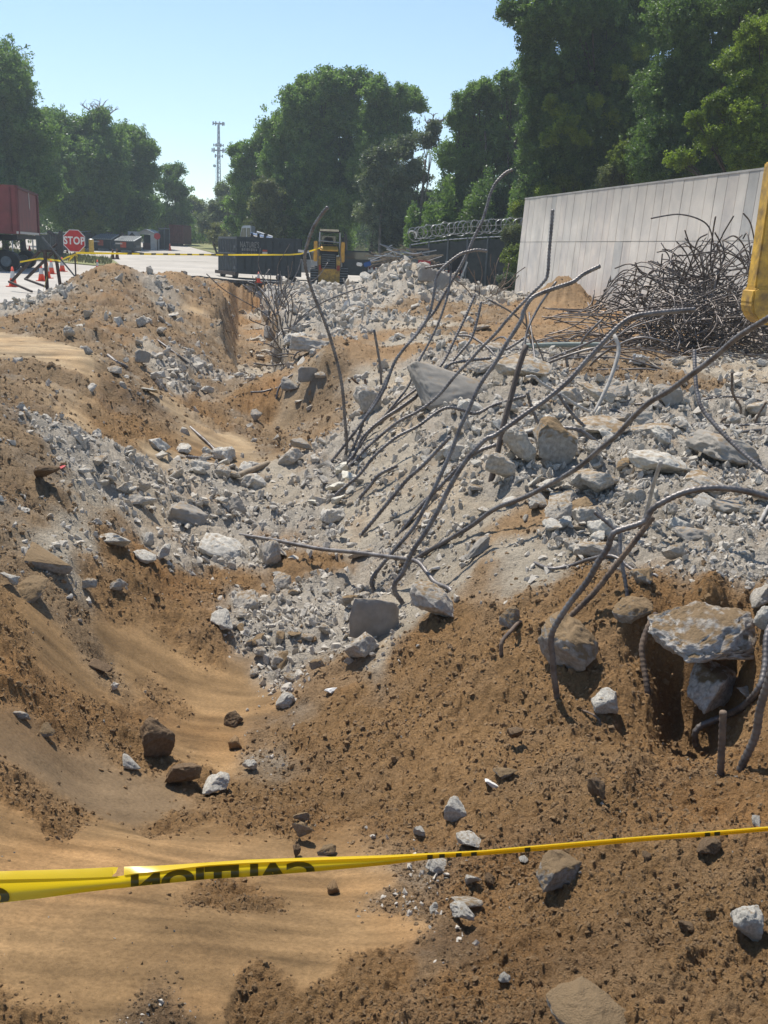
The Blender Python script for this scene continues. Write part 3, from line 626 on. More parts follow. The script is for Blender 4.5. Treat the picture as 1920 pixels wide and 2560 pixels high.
 (1301,1136,95,100,'concrete',ROCKS[0],'upright grey boulder with a black cavity at its right',(.1,.1,1.0),.1),
 (1383,1132,110,105,'concrete_soiled',ROCKS[8],'brown stained boulder right of the black cavity',(.1,.2,.4),.15),
 (1265,1191,80,78,'concrete',ROCKS[5],'grey boulder at the foot of the brown pole',None,.2),
 (1412,990,80,50,'concrete',ROCKS[6],'grey block at the back beside the black cavity',None,.3),
 (1485,993,105,60,'concrete',ROCKS[4],'grey block roofing the black cavity',None,.25),
 (1510,1066,130,60,'concrete',ROCKS[2],'broad pale grey mound of concrete in the middle of the rubble',None,.4),
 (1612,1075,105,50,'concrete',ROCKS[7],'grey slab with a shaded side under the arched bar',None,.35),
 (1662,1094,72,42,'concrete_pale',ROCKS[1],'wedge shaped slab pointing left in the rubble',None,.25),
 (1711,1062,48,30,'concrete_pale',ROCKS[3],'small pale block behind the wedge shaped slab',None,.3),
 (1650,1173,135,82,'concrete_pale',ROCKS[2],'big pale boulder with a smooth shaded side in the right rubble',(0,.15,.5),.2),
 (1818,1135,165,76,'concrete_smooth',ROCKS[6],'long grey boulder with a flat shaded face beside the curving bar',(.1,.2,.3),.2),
 (1564,1168,60,48,'concrete_soiled',ROCKS[9],'tan boulder left of the big pale boulder',None,.25),
 (1486,1206,145,80,'concrete',ROCKS[4],'large crumbling grey boulder left of the tan boulder',None,.35),
 (1789,1210,140,56,'concrete',ROCKS[0],'flat topped grey mass below the long grey boulder',None,.4),
 (1896,1026,72,50,'concrete',ROCKS[5],'grey boulder at the right edge beside the straight bar',None,.3),
 (1904,912,28,22,'concrete_pale',ROCKS[8],'round pale stone at the right edge in front of the tangle',None,.2),
 (1697,905,42,28,'concrete',ROCKS[1],'grey stone in front of the rebar tangle',None,.3),
 (1641,916,26,14,'concrete',ROCKS[7],'small grey stone left of the one in front of the tangle',None,.3),
 (1441,1275,82,46,'concrete_soiled',ROCKS[2],'brown grey boulder low in the rubble under the long bar',None,.3),
 (1830,1271,70,36,'concrete_smooth',ROCKS[3],'dark faced chunk under the arched right hand bar',None,.3),
 (1773,1257,62,26,'concrete_pale',SLABS[2],'pale flat chunk left of the dark faced chunk',None,.3),
 (1588,1240,52,44,'concrete',ROCKS[6],'grey chunk left of the pale straight pole',None,.3),
 (1396,1257,92,40,'concrete',ROCKS[4],'low grey chunk in the rubble above the orange soil patch',None,.35),
 (1238,868,56,30,'concrete',ROCKS[0],'grey chunk on the ground left of the pipe bend',None,.3),
 (1205,820,40,20,'concrete',ROCKS[2],'grey stone on the brown ground before the sand mound',None,.3),
 (1162,790,24,14,'concrete',ROCKS[5],'small grey stone on the brown ground in the middle distance',None,.3),
]
for a in PROM:
    rock(a[0], a[1], a[2], a[3], a[4], a[5], a[6], rot=a[7], sink=a[8], name='concrete_chunk' if 'concrete' in a[4] else 'stone', cat='rubble' if 'concrete' in a[4] else 'stone')

for (px, py, Yb, dim, m, me, lab, rot) in [
 (1768, 1600, 4.95, (.34, .26, .21), 'block', rock_mesh('overhang', 958, 4, (1, .9, .62), .12, 18, .25), 'big concrete block with brown soil on top overhanging the dark hollow', (.30, -.10, .5)),
 (1785, 1700, 5.0, (.30, .20, .24), 'block', ROCKS[3], 'grey concrete block in the dark hollow under the big soiled block', (.3, .2, .9)),
 (1880, 1745, 4.8, (.16, .12, .10), 'concrete_smooth', ROCKS[4], 'shaded lump at the right side of the dark hollow', (.1, .2, .4))]:
    o = link('concrete_chunk', variant(me, M[m])); o.location = at(px, py, Y=Yb); o.scale = dim; o.rotation_euler = rot; tag(o, lab, 'rubble')
# countable smaller chunks, region by region
LOOSE = []
REG = [  # polygon-ish ellipse (px,py,rx,ry), how many, size range in px, materials, label, group
 ((420,1190,250,75), 62, (18,62), ['concrete','concrete_pale'], 'grey concrete chunk in the rubble strip across the left slope', 'chunks in the left rubble strip'),
 ((1600,1280,330,110), 72, (22,84), ['concrete','concrete_pale','concrete'], 'grey concrete chunk in the open rubble field on the right', 'chunks in the right rubble field'),
 ((1500,1060,330,110), 50, (22,80), ['concrete','concrete_pale','concrete_smooth'], 'grey concrete chunk among the bars behind the rubble field', 'chunks among the loose bars'),
 ((1230,1150,170,150), 60, (16,64), ['concrete','concrete_pale','concrete'], 'x', 'chunks on the slope right of the fan'),
 ((1000,1230,130,150), 36, (12,40), ['concrete','concrete_pale'], 'x', 'chunks on the pale slope under the fan'),
 ((760,1560,190,130), 46, (16,50), ['concrete','concrete_soiled','concrete_pale'], 'concrete chunk in the hollow between the mound and the fan', 'chunks in the hollow'),
 ((1000,712,150,50), 42, (12,36), ['concrete','concrete_pale','concrete'], 'concrete chunk on the grey pile before the far fence', 'chunks on the far grey pile'),
 ((420,930,130,70), 18, (10,26), ['concrete','concrete_pale'], 'grey chunk on the flank of the left mound', 'chunks on the left mound'),
 ((880,780,170,60), 16, (8,20), ['concrete','concrete_pale'], 'grey stone on the crushed rubble beside the trench', 'stones beside the trench'),
]
for (cx, cy, rx, ry), n, (s0, s1), ms, lab, grp in REG:
    for k in range(n):
        a = R_.uniform(0, 6.283); q = math.sqrt(R_.random())
        px = cx + math.cos(a) * q * rx; py = cy + math.sin(a) * q * ry
        if px > 1930 or py > 1480 and cx > 1500: continue
        w = s0 * (s1 / s0) ** (R_.random() ** 1.8)
        if hit(px, py + w * .3).y > 55: continue
        mm = R_.choice(ms); o = rock(px, py, w, w * R_.uniform(.55, .85), mm, R_.choice(ROCKS + SMALL), lab, group=grp, sink=.3)
        LOOSE.append((o, px, py, w, s0, s1, mm))

NAMED = [(a[0], a[1], a[6]) for a in PROM if len(a[6].split()) <= 8]
_seen = set()
LOOSE.sort(key=lambda q: -q[3]); REST = LOOSE[172:]; LOOSE = LOOSE[:172]
for o, px, py, w, s0, s1, mm in LOOSE:
    c = sorted(NAMED, key=lambda q: math.hypot(q[0] - px, (q[1] - py) * 1.3))
    sz = 'small' if w < s0 + (s1 - s0) * .25 else ('middling' if w < s0 + (s1 - s0) * .55 else 'large')
    sh_ = {'concrete': 'grey', 'concrete_pale': 'pale', 'concrete_smooth': 'dull', 'concrete_soiled': 'brownish'}[mm]
    done = False
    for od in ('', 'second ', 'third ', 'fourth ', 'fifth ', 'sixth '):
        for q in c[:4]:
            dx, dy = px - q[0], (py - q[1]) * 1.3; far_ = math.hypot(dx, dy) > 90
            dr = ('right of' if dx > 0 else 'left of') if abs(dx) > abs(dy) else ('below' if dy > 0 else 'above')
            t_ = '%s%s %s chunk %s%s the %s' % (od, sz, sh_, 'well ' if far_ else '', dr, q[2])
            if t_ not in _seen: _seen.add(t_); o['label'] = t_; done = True; break
        if done: break

# ---- uncountable grit and clods: instanced small stones
src = {}
def source_collection(name, meshes, m):
    c = bpy.data.collections.new(name)
    for i, me in enumerate(meshes):
        o = bpy.data.objects.new('%s_piece' % name, variant(me, m)); c.objects.link(o)
    return c
def scatter_modifier(o, coll, nm):
    ng = bpy.data.node_groups.new(nm, 'GeometryNodeTree')
    ng.interface.new_socket('Geometry', in_out='INPUT', socket_type='NodeSocketGeometry')
    ng.interface.new_socket('Geometry', in_out='OUTPUT', socket_type='NodeSocketGeometry')
    N = ng.nodes; L = ng.links
    gi = N.new('NodeGroupInput'); go = N.new('NodeGroupOutput')
    ci = N.new('GeometryNodeCollectionInfo'); ci.inputs['Collection'].default_value = coll
    ci.inputs['Separate Children'].default_value = True; ci.inputs['Reset Children'].default_value = True
    ip = N.new('GeometryNodeInstanceOnPoints'); ip.inputs['Pick Instance'].default_value = True
    mp = N.new('GeometryNodeMeshToPoints')
    def attr(n, t):
        a = N.new('GeometryNodeInputNamedAttribute'); a.data_type = t; a.inputs['Name'].default_value = n; return a
    ai = attr('pick', 'INT'); ar = attr('rot', 'FLOAT_VECTOR'); asz = attr('size', 'FLOAT_VECTOR')
    L.new(gi.outputs[0], mp.inputs['Mesh']); L.new(mp.outputs[0], ip.inputs['Points']); L.new(ci.outputs[0], ip.inputs['Instance'])
    L.new(ai.outputs['Attribute'], ip.inputs['Instance Index'])
    L.new(ar.outputs['Attribute'], ip.inputs['Rotation'])
    L.new(asz.outputs['Attribute'], ip.inputs['Scale'])
    L.new(ip.outputs[0], go.inputs[0])
    md = o.modifiers.new('scatter', 'NODES'); md.node_group = ng
def point_object(name, P, size, npick, coll, parent=None, rot=None, flatz=None):
    n = len(P); me = bpy.data.meshes.new(name); me.vertices.add(n); me.vertices.foreach_set('co', np.asarray(P, dtype=np.float32).ravel())
    a = me.attributes.new('pick', 'INT', 'POINT'); a.data.foreach_set('value', rng.integers(0, npick, n).astype(np.int32))
    if rot is None: rot = rng.random((n, 3)) * 6.283
    a = me.attributes.new('rot', 'FLOAT_VECTOR', 'POINT'); a.data.foreach_set('vector', rot.astype(np.float32).ravel())
    sz = np.asarray(size); sz = np.repeat(sz[:, None], 3, 1) if sz.ndim == 1 else sz
    a = me.attributes.new('size', 'FLOAT_VECTOR', 'POINT'); a.data.foreach_set('vector', sz.astype(np.float32).ravel())
    o = bpy.data.objects.new(name, me); COL.objects.link(o)
    if parent: o.parent = parent
    scatter_modifier(o, coll, name + '_scatter')
    return o
_rp = np.array([o.location[:] for o, *_ in REST]); _rs = np.array([o.scale[:] for o, *_ in REST])
for o, *_ in REST: bpy.data.objects.remove(o)
GR = [rock_mesh('grit_%d' % i, 400 + i, 1, (1, R_.uniform(.6, .95), R_.uniform(.5, .8)), .12, 9) for i in range(8)]
CL = [rock_mesh('clod_%d' % i, 500 + i, 2, (1, R_.uniform(.8, 1), R_.uniform(.7, .9)), .22, 16) for i in range(8)]
c_grit = source_collection('grit', GR + SMALL[:4], M['grit'])
c_pale = source_collection('pale_grit', GR, M['concrete_pale'])
CL1 = [rock_mesh('crumb_%d' % i, 560 + i, 1, (1, R_.uniform(.8, 1), R_.uniform(.7, .9)), .18, 12) for i in range(8)]
c_clod = source_collection('clods', CL1, M['clod'])
c_tan = source_collection('tan_clods', CL, M['clod_tan'])
_inn = slice(len(near), len(near) + NV)
Xg = GX[_inn, 26:26 + NU]; Yg = GY[_inn, 26:26 + NU]; Zg = GZ[_inn, 26:26 + NU]; Wg = _gW; Eg = GE[_inn, 26:26 + NU]
Ng = [g[_inn, 26:26 + NU] for g in GN_]
def spread(n, dens, pxmin, pxmax, power, cap=None, lo=None, emb=.15):
    """stones picked over the ground; dens: weight per ground vertex; sizes (radius) in photo pixels at their distance"""
    p = np.clip(dens, 0, None).ravel().astype(np.float64); p[(Eg.ravel() > -.05)] = 0; p /= p.sum()
    idx = rng.choice(p.size, n, p=p)
    x = Xg.ravel()[idx]; y = Yg.ravel()[idx]; z = Zg.ravel()[idx]
    x = x + (rng.random(n) - .5) * .002 * y; y = y + (rng.random(n) - .5) * .004 * y
    spx = pxmin * (pxmax / pxmin) ** (rng.random(n) ** power)
    s = spx * y / F_PX
    if cap: s = np.minimum(s, cap * (.5 + .5 * rng.random(n)))
    if lo: s = np.maximum(s, lo)
    z = z + s * emb
    sc = np.stack([s, s * (.7 + .5 * rng.random(n)), s * (.65 + .4 * rng.random(n))], -1)
    return np.stack([x, y, z], -1), sc
big_, lump_, fine_ = Ng
clump = np.clip(fbm(Xg, Yg, 1.7, 3, 140) * 1.6 + .6, .05, 2)
gG, gD, gB, gT, gO, gS, gL, gK = [Wg[..., i] for i in range(8)]
tag(point_object('small_chunks', _rp, _rs, 10, source_collection('chunks', SMALL, M['concrete'])), 'smaller broken concrete chunks strewn among the larger ones', kind='stuff')
P, S = spread(60000, (gG * 1.0 + gD * .45 + gT * .09 * clump) * clump, 1.6, 22, 3.0)
tag(point_object('rubble_grit', P, S, 12, c_grit), 'grey concrete grit and crumbs strewn over the rubble', kind='stuff')
P, S = spread(9000, (gG * .8 + gD * .25 + gT * .25 + gB * .07 + gS * .015) * clump ** 1.6, 1.6, 9, 3.0)
tag(point_object('pale_grit', P, S, 8, c_pale), 'pale crumbs of concrete and stone scattered over soil and rubble', kind='stuff')
P, S = spread(170000, gB * (.35 + clump) + gT * .14 + gK * .012 + gS * .006, 1.3, 13, 3.2, cap=.034, emb=-.2)
tag(point_object('soil_clods', P, S, 8, c_clod), 'damp brown soil crumbs and clods covering the mounds', kind='stuff')
P, S = spread(60000, (gT * 1.0 + gO * .5 + gG * .10 + gD * .1 + gB * .12) * clump, 1.3, 12, 3.2, cap=.06, emb=-.15)
tag(point_object('tan_clods', P, S, 8, c_tan), 'tan soil crumbs on the left slope and the mounds', kind='stuff')
# ---------------------------------------------------------------- road, grass, wall, buildings
def stain_concrete():
    def f(nt, b, tc, rp):
        N = nt.nodes; L = nt.links
        mp = N.new('ShaderNodeMapping'); mp.inputs['Scale'].default_value = (.9, .9, .3); L.new(tc.outputs['Object'], mp.inputs[0])
        n = N.new('ShaderNodeTexNoise'); n.inputs['Scale'].default_value = 2.2; n.inputs['Detail'].default_value = 8; L.new(mp.outputs[0], n.inputs['Vector'])
        r2 = N.new('ShaderNodeMapRange'); r2.inputs['From Min'].default_value = .35; r2.inputs['From Max'].default_value = .68; r2.inputs['To Min'].default_value = .84; r2.inputs['To Max'].default_value = 1.06
        L.new(n.outputs['Fac'], r2.inputs['Value'])
        # rain soot below the coping
        sx = N.new('ShaderNodeSeparateXYZ'); L.new(tc.outputs['Object'], sx.inputs[0])
        mr = N.new('ShaderNodeMapRange'); mr.inputs['From Min'].default_value = 3.0; mr.inputs['From Max'].default_value = 4.2; mr.inputs['To Min'].default_value = 1.0; mr.inputs['To Max'].default_value = .70
        ad = N.new('ShaderNodeMath'); ad.operation = 'MULTIPLY_ADD'; L.new(n.outputs['Fac'], ad.inputs[0]); ad.inputs[1].default_value = 1.2; ad.inputs[2].default_value = -.6
        a2 = N.new('ShaderNodeMath'); a2.operation = 'ADD'; L.new(sx.outputs['Z'], a2.inputs[0]); L.new(ad.outputs[0], a2.inputs[1]); L.new(a2.outputs[0], mr.inputs['Value'])
        m1 = N.new('ShaderNodeMath'); m1.operation = 'MULTIPLY'; L.new(r2.outputs[0], m1.inputs[0]); L.new(mr.outputs[0], m1.inputs[1])
        v = N.new('ShaderNodeVectorMath'); v.operation = 'SCALE'; L.new(rp.outputs[0], v.inputs[0]); L.new(m1.outputs[0], v.inputs['Scale']); L.new(v.outputs[0], b.inputs['Base Color'])
    return f
M['wall'] = mat('cast_concrete', (.78, .71, .61), .9, var=.12, scale=1.2, bump=.006, bscale=20, spec=.2, extra=stain_concrete(), col2=(.67, .62, .545))
M['wall2'] = mat('cast_concrete_warm', (.76, .68, .58), .9, var=.12, scale=1.2, bump=.006, bscale=20, spec=.2, extra=stain_concrete(), col2=(.62, .575, .52))
M['wall3'] = mat('cast_concrete_dark', (.60, .57, .51), .9, var=.12, scale=1.2, bump=.006, bscale=20, spec=.2, extra=stain_concrete(), col2=(.50, .48, .44))
M['asphalt'] = mat('sunbleached_asphalt', (.42, .385, .335), .9, var=.16, scale=.35, bump=.004, bscale=30, spec=.2)
M['slab_edge'] = mat('asphalt_edge', (.10, .095, .085), .95, var=.4, scale=8, bump=.02, bscale=12)
M['grass'] = mat('grass_ground', (.16, .19, .065), .95, var=.45, scale=3, bump=.02, bscale=30, col2=(.19, .16, .08))
M['paint_line'] = mat('road_paint', (.6, .58, .5), .8, var=.3, scale=10)
M['green_dark'] = mat('dark_green_metal', (.022, .032, .036), .55, var=.35, scale=4, spec=.4)
M['rib_grey'] = mat('faded_rib_metal', (.11, .125, .13), .6, var=.3, scale=6, spec=.4)
M['black'] = mat('black_rubber', (.012, .012, .013), .7, var=.3, spec=.3)
M['dark_steel'] = mat('rusty_dark_steel', (.075, .055, .045), .75, metal=.2, var=.5, scale=14, bump=.003, bscale=60, col2=(.04, .03, .027))
M['yellow'] = mat('machine_yellow', (.62, .33, .03), .45, var=.25, scale=5, spec=.5)
M['yellow_worn'] = mat('worn_machine_yellow', (.58, .34, .035), .5, var=.45, scale=4.5, spec=.5, col2=(.22, .13, .035), bump=.003, bscale=20)
M['orange_cone'] = mat('cone_orange', (.75, .075, .025), .5, var=.12, scale=5, spec=.4)
M['orange_faded'] = mat('faded_cone_orange', (.42, .075, .035), .7, var=.3, scale=8)
M['dark_cone'] = mat('dirty_cone', (.10, .03, .02), .7, var=.4, scale=8)
M['white_band'] = mat('cone_band', (.62, .60, .56), .35, var=.12, scale=8, spec=.5)
M['red'] = mat('trailer_red', (.17, .03, .03), .55, var=.25, scale=1.5, spec=.4)
M['red_dark'] = mat('trailer_red_side', (.13, .026, .028), .6, var=.3, scale=1.5, spec=.3)
M['maroon'] = mat('rust_red', (.10, .03, .025), .7, var=.4, scale=3)
M['sign_red'] = mat('sign_red', (.48, .035, .035), .5, var=.15, scale=5, spec=.4)
M['white'] = mat('white_paint', (.72, .70, .66), .5, var=.12, scale=6)
M['offwhite'] = mat('off_white_siding', (.46, .45, .43), .6, var=.15, scale=4)
M['chrome'] = mat('bright_metal', (.75, .76, .78), .22, metal=.9, var=.1, scale=4)
M['silver'] = mat('silver_paint', (.38, .41, .45), .3, metal=.4, var=.15, scale=3, spec=.6)
M['glass'] = mat('dark_glass', (.03, .045, .05), .08, var=.1, spec=.8)
M['galv'] = mat('galvanised_steel', (.36, .38, .39), .45, metal=.6, var=.2, scale=9)
M['screen'] = mat('dark_mesh_screen', (.05, .055, .05), .9, var=.4, scale=2.5, col2=(.028, .033, .032))
M['timber'] = mat('weathered_timber', (.28, .22, .15), .85, var=.4, scale=9, bump=.003, bscale=30)
M['ply'] = mat('pale_plywood', (.62, .54, .38), .7, var=.2, scale=5)
M['bollard'] = mat('bollard_yellow', (.62, .40, .07), .6, var=.3, scale=6)
M['tower'] = mat('tower_steel', (.20, .21, .25), .6, metal=.3, var=.2)
M['panel_grey'] = mat('grey_sheet', (.12, .13, .13), .7, var=.2)
M['shade'] = mat('interior_dark', (.02, .02, .02), .9, var=.2)
M['blue'] = mat('blue_plastic', (.03, .10, .30), .5, var=.2)

def slab(name, pts, z, th, m, m2=None, label=None, kind='structure', zf=lambda y: 0.0):
    me = bpy.data.meshes.new(name); n = len(pts)
    V = [(p[0], p[1], z + zf(p[1])) for p in pts] + [(p[0], p[1], z - th + zf(p[1])) for p in pts]
    Fc = [tuple(range(n))] + [(i, i + n, (i + 1) % n + n, (i + 1) % n) for i in range(n)]
    me.from_pydata(V, [], Fc); me.update(); bm = bmesh.new(); bm.from_mesh(me); bmesh.ops.recalc_face_normals(bm, faces=bm.faces[:])
    bmesh.ops.triangulate(bm, faces=[f for f in bm.faces if len(f.verts) > 4]); bm.to_mesh(me); bm.free()
    me.materials.append(m); me.materials.append(m2 or m)
    for p in me.polygons: p.material_index = 0 if p.normal.z > .5 else 1
    o = link(name, me); tag(o, label, kind=kind); return o
# asphalt with a ragged broken edge on the pit side
ea = np.linspace(_ea[0], _ea[-1], 260); edge = []
for a in ea:
    r = np.interp(a, _ea, _er) * (1 + .010 * float(perlin(np.array(a * 60), np.array(0.), 5)) + .006 * float(perlin(np.array(a * 260), np.array(3.), 6)))
    edge.append((r * math.sin(a), r * math.cos(a)))
road = edge + [(6.8, 58), (-82, 58), (-80, 40), (-30, 14)]
far_yard = [(6.8, 58), (8, 75), (-2, 92), (-14, 128), (-60, 132), (-90, 90), (-82, 58)]
slab('yard', far_yard, .0, .16, M['asphalt'], M['slab_edge'], 'pale asphalt yard rising gently towards the sheds and trees', zf=yz)
slab('road', road, .0, .16, M['asphalt'], M['slab_edge'], 'sun bleached asphalt road and yard around the pit')
# grass strip with kerb side, far lawn
g0 = [yard(*q) for q in ((-300, 618), (0, 621), (120, 632), (240, 642), (284, 652), (296, 661), (240, 665), (150, 657), (0, 642), (-300, 630))]
slab('grass_strip', [(p.x, p.y) for p in g0], .06, .1, M['grass'], M['grass'], 'patchy grass island between two parts of the yard', zf=yz)
g1 = [yard(470, 616), yard(560, 640), yard(700, 642), yard(900, 646)]
g1 = [(p.x, p.y) for p in g1] + [(60, 100), (60, 170), (-40, 170)]
slab('lawn', g1, .05, .1, M['grass'], M['grass'], 'green lawn beyond the yard', zf=yz)
for i, (a, b) in enumerate([((430, 652), (520, 655)), ((1000 * 0 + 300, 668), (350, 669)), ((505, 672), (560, 673))]):
    p, q = yard(*a), yard(*b)
    MB().bar((p.x, p.y, p.z + .006), (q.x, q.y, q.z + .006), .12, .004).build('road_marking', M['paint_line'])
for o in COL.objects:
    if o.name.startswith('road_marking'): tag(o, kind='structure')
# far dark grass blades on the island: short blades as stuff
bl = []
for k in range(2600):
    t, s_ = R_.random(), R_.random()
    px = -20 + 300 * t; top = 623 + 26 * (px / 284) ** 1.2 if px > 0 else 622; bot = 643 + 22 * max(0, px) / 284
    p = yard(px, top + (bot - top) * s_); a = R_.uniform(0, 3.14); h = R_.uniform(.08, .28); w = .035
    dx, dy = math.cos(a) * w, math.sin(a) * w
    bl.append(((p.x - dx, p.y - dy, p.z + .055), (p.x + dx, p.y + dy, p.z + .055), (p.x + R_.uniform(-.08, .08), p.y, p.z + .06 + h)))
mb = MB()
for b in bl: mb.add(b, [(0, 1, 2)])
tag(mb.build('grass_blades', M['grass'], fix=False), 'short unmown grass on the island beside the yard', kind='stuff')

# ---- concrete retaining wall: boards cast marks -> separate bays in two lifts with recessed joints
W0 = at(1283, 759, z=0.0); TOPZ = None
dirw = Vector((.228, -1, 0)).normalized()         # the wall runs towards the camera and out to the right
nrm = Vector((-1, -.228, 0)).normalized()         # its visible face
LW = 30.0; HT = at(1312, 498, Y=W0.y).z; HM = at(1297, 605, Y=W0.y).z; BAT = .045
wall = empty('retaining_wall', (W0.x, W0.y, -.3), 'tall cast concrete retaining wall with vertical joints behind the rebar tangle', 'wall')
wi = wall.matrix_world.translation
def wp(s, d, z):
    """s metres along the wall, d metres out of the face, z height (with batter)"""
    lean = -BAT * z
    return Vector((dirw.x * s + nrm.x * (d + lean), dirw.y * s + nrm.y * (d + lean), z + .3))
core = MB(); V = [wp(s, d, z) for s in (0, LW) for d in (-.02, -.42) for z in (-.3, HT)]
core.add(V, [(0, 1, 3, 2), (4, 6, 7, 5), (0, 4, 5, 1), (2, 3, 7, 6), (1, 5, 7, 3), (0, 2, 6, 4)]); core.build('core', M['wall3'], wall)
s_ = 0.0; bays = []; k = 0
wr = random.Random(5)
while s_ < LW:
    w = wr.uniform(.42, .56) if wr.random() > .2 else wr.uniform(.60, .72); bays.append((s_, min(LW, s_ + w))); s_ += w
for (a, b) in bays:
    for lo, hi in ((-.3, HM - .012), (HM + .012, HT - .002)):
        g = .011; d = wr.uniform(.0, .008); e = .012
        V = [wp(a + g, -.02, lo), wp(b - g, -.02, lo), wp(b - g, -.02, hi), wp(a + g, -.02, hi),
             wp(a + g, d, lo), wp(b - g, d, lo), wp(b - g, d, hi), wp(a + g, d, hi)]
        mb = MB().add(V, [(4, 5, 6, 7), (0, 4, 7, 3), (1, 2, 6, 5), (3, 7, 6, 2), (0, 1, 5, 4)])
        mb.build('panel', M[wr.choices(['wall', 'wall2', 'wall3'], [.78, .17, .05])[0]], wall)
cp = MB(); V = [wp(s, d, z) for s in (-.02, LW + .02) for d in (.014, -.44) for z in (HT, HT + .05)]
cp.add(V, [(0, 1, 3, 2), (4, 6, 7, 5), (0, 4, 5, 1), (2, 3, 7, 6), (1, 5, 7, 3), (0, 2, 6, 4)]); cp.build('coping', M['wall3'], wall)

# ---- helpers to stand an object between two pixels at a depth
def scl(Y): return Y / F_PX
def lettering(text, h, m, parent, loc, rot, name='lettering', extrude=.003, bold=.02, widthk=1.0):
    cu = bpy.data.curves.new('text', 'FONT'); cu.body = text; cu.size = h * 1.42; cu.align_x = 'CENTER'; cu.align_y = 'CENTER'; cu.offset = bold * h; cu.extrude = extrude
    cu.resolution_u = 3; cu.space_character = 1.08
    to = bpy.data.objects.new('text', cu); COL.objects.link(to)
    dg = bpy.context.evaluated_depsgraph_get(); me = bpy.data.meshes.new_from_object(to.evaluated_get(dg)); me.name = name
    bpy.data.objects.remove(to)
    for v in me.vertices: v.co.x *= widthk
    me.materials.clear(); me.materials.append(m)
    o = link(name, me, parent); o.location = loc; o.rotation_euler = rot; return o
FRONT = (math.pi / 2, 0, 0)

# ---- stop sign
p = at(190, 716, z=0); Ys = p.y
sg = empty('stop_sign', (p.x, Ys, 0), 'red octagonal stop sign on a thin post with yellow tape tied to it', 'sign', rz=rad(3))
c = at(184.5, 602, Y=Ys); cz = c.z; Rr = 26 * scl(Ys) / math.cos(math.pi / 8)
def octa(r, y): return [(r * math.cos(math.pi / 8 + k * math.pi / 4), y, cz + r * math.sin(math.pi / 8 + k * math.pi / 4)) for k in range(8)]
MB().prism(octa(Rr, 0), (0, .006, 0)).build('border', M['white'], sg)
MB().prism(octa(Rr * .94, -.004), (0, .003, 0)).build('plate', M['sign_red'], sg)
lettering('STOP', Rr * .62, M['white'], sg, (0, -.008, cz - .005), FRONT, widthk=.80, bold=.045)
MB().box((0, .03, cz / 2), (.05, .03, cz + .3)).build('post', M['dark_steel'], sg)
MB().box((0, .03, .03), (.35, .35, .06)).build('base', M['dark_steel'], sg)

# ---- traffic cones
def cone_meshes(kind):
    out = []
    h = .70
    def rings(z0, z1, off=0.0): 
        f = lambda z: .028 + (.150 - .028) * (1 - z / h) + off
        return ([(0, 0, z0), (0, 0, z1)], [f(z0), f(z1)])
    mb = MB().box((0, 0, .018), (.38, .38, .035)); out.append(('base', mb.mesh('base'), kind if kind != 'n' else 'orange_cone'))
    V, Fc = tube_geo(*rings(.035, h), 18, True); m = MB().add(V, Fc).mesh('body'); smooth(m); out.append(('body', m, kind))
    if kind == 'orange_cone':
        V, Fc = tube_geo(*rings(.30, .55, .004), 18, False); m = MB().add(V, Fc).mesh('band'); smooth(m); out.append(('band', m, 'white_band'))
    return out
CM = {}
def cone(px, py, hpx, label, kind='orange_cone', group='traffic cones around the pit', Y=None, tilt=0):
    b = yard(px, py) if Y is None else at(px, py, Y=Y)
    if kind not in CM: CM[kind] = cone_meshes(kind)
    t = empty('traffic_cone', b, label, 'traffic cone', group)
    k = hpx * scl(b.y) / .72; t.scale = (k, k, k); t.rotation_euler = (0, tilt, R_.uniform(-.3, .3))
    for n, me, m in CM[kind]:
        o = link(n, me, t)
        if not me.materials: me.materials.append(M[m])
cone(33, 717, 49, 'orange cone nearest the camera on the asphalt, left of the steel frame')
cone(104, 703, 41, 'orange cone with a white band just left of the upright steel post')
cone(119, 696, 40, 'orange cone mostly hidden behind the upright steel post')
cone(129, 685, 37, 'orange cone between the two upright steel posts')
cone(156, 679, 35, 'orange cone beside the right steel post below the stop sign')
cone(244, 676, 26, 'small cone peeking over the mound to the right of the stop sign')
cone(75, 647, 32, 'faded plain orange cone on the grass edge behind the steel frame', 'orange_faded')
cone(282, 648, 25, 'left dark dirty cone of the pair on the end of the grass island', 'dark_cone')
cone(293, 648, 25, 'right dark dirty cone of the pair on the end of the grass island', 'dark_cone')
cone(168, 633, 14, 'small dark cone behind the stop sign', 'dark_cone')
cone(425, 627, 17, 'red orange cone far away beside the white shed', 'orange_faded')
cone(646, 707, 27, 'orange and white cone on the slab edge beside the yellow loader')

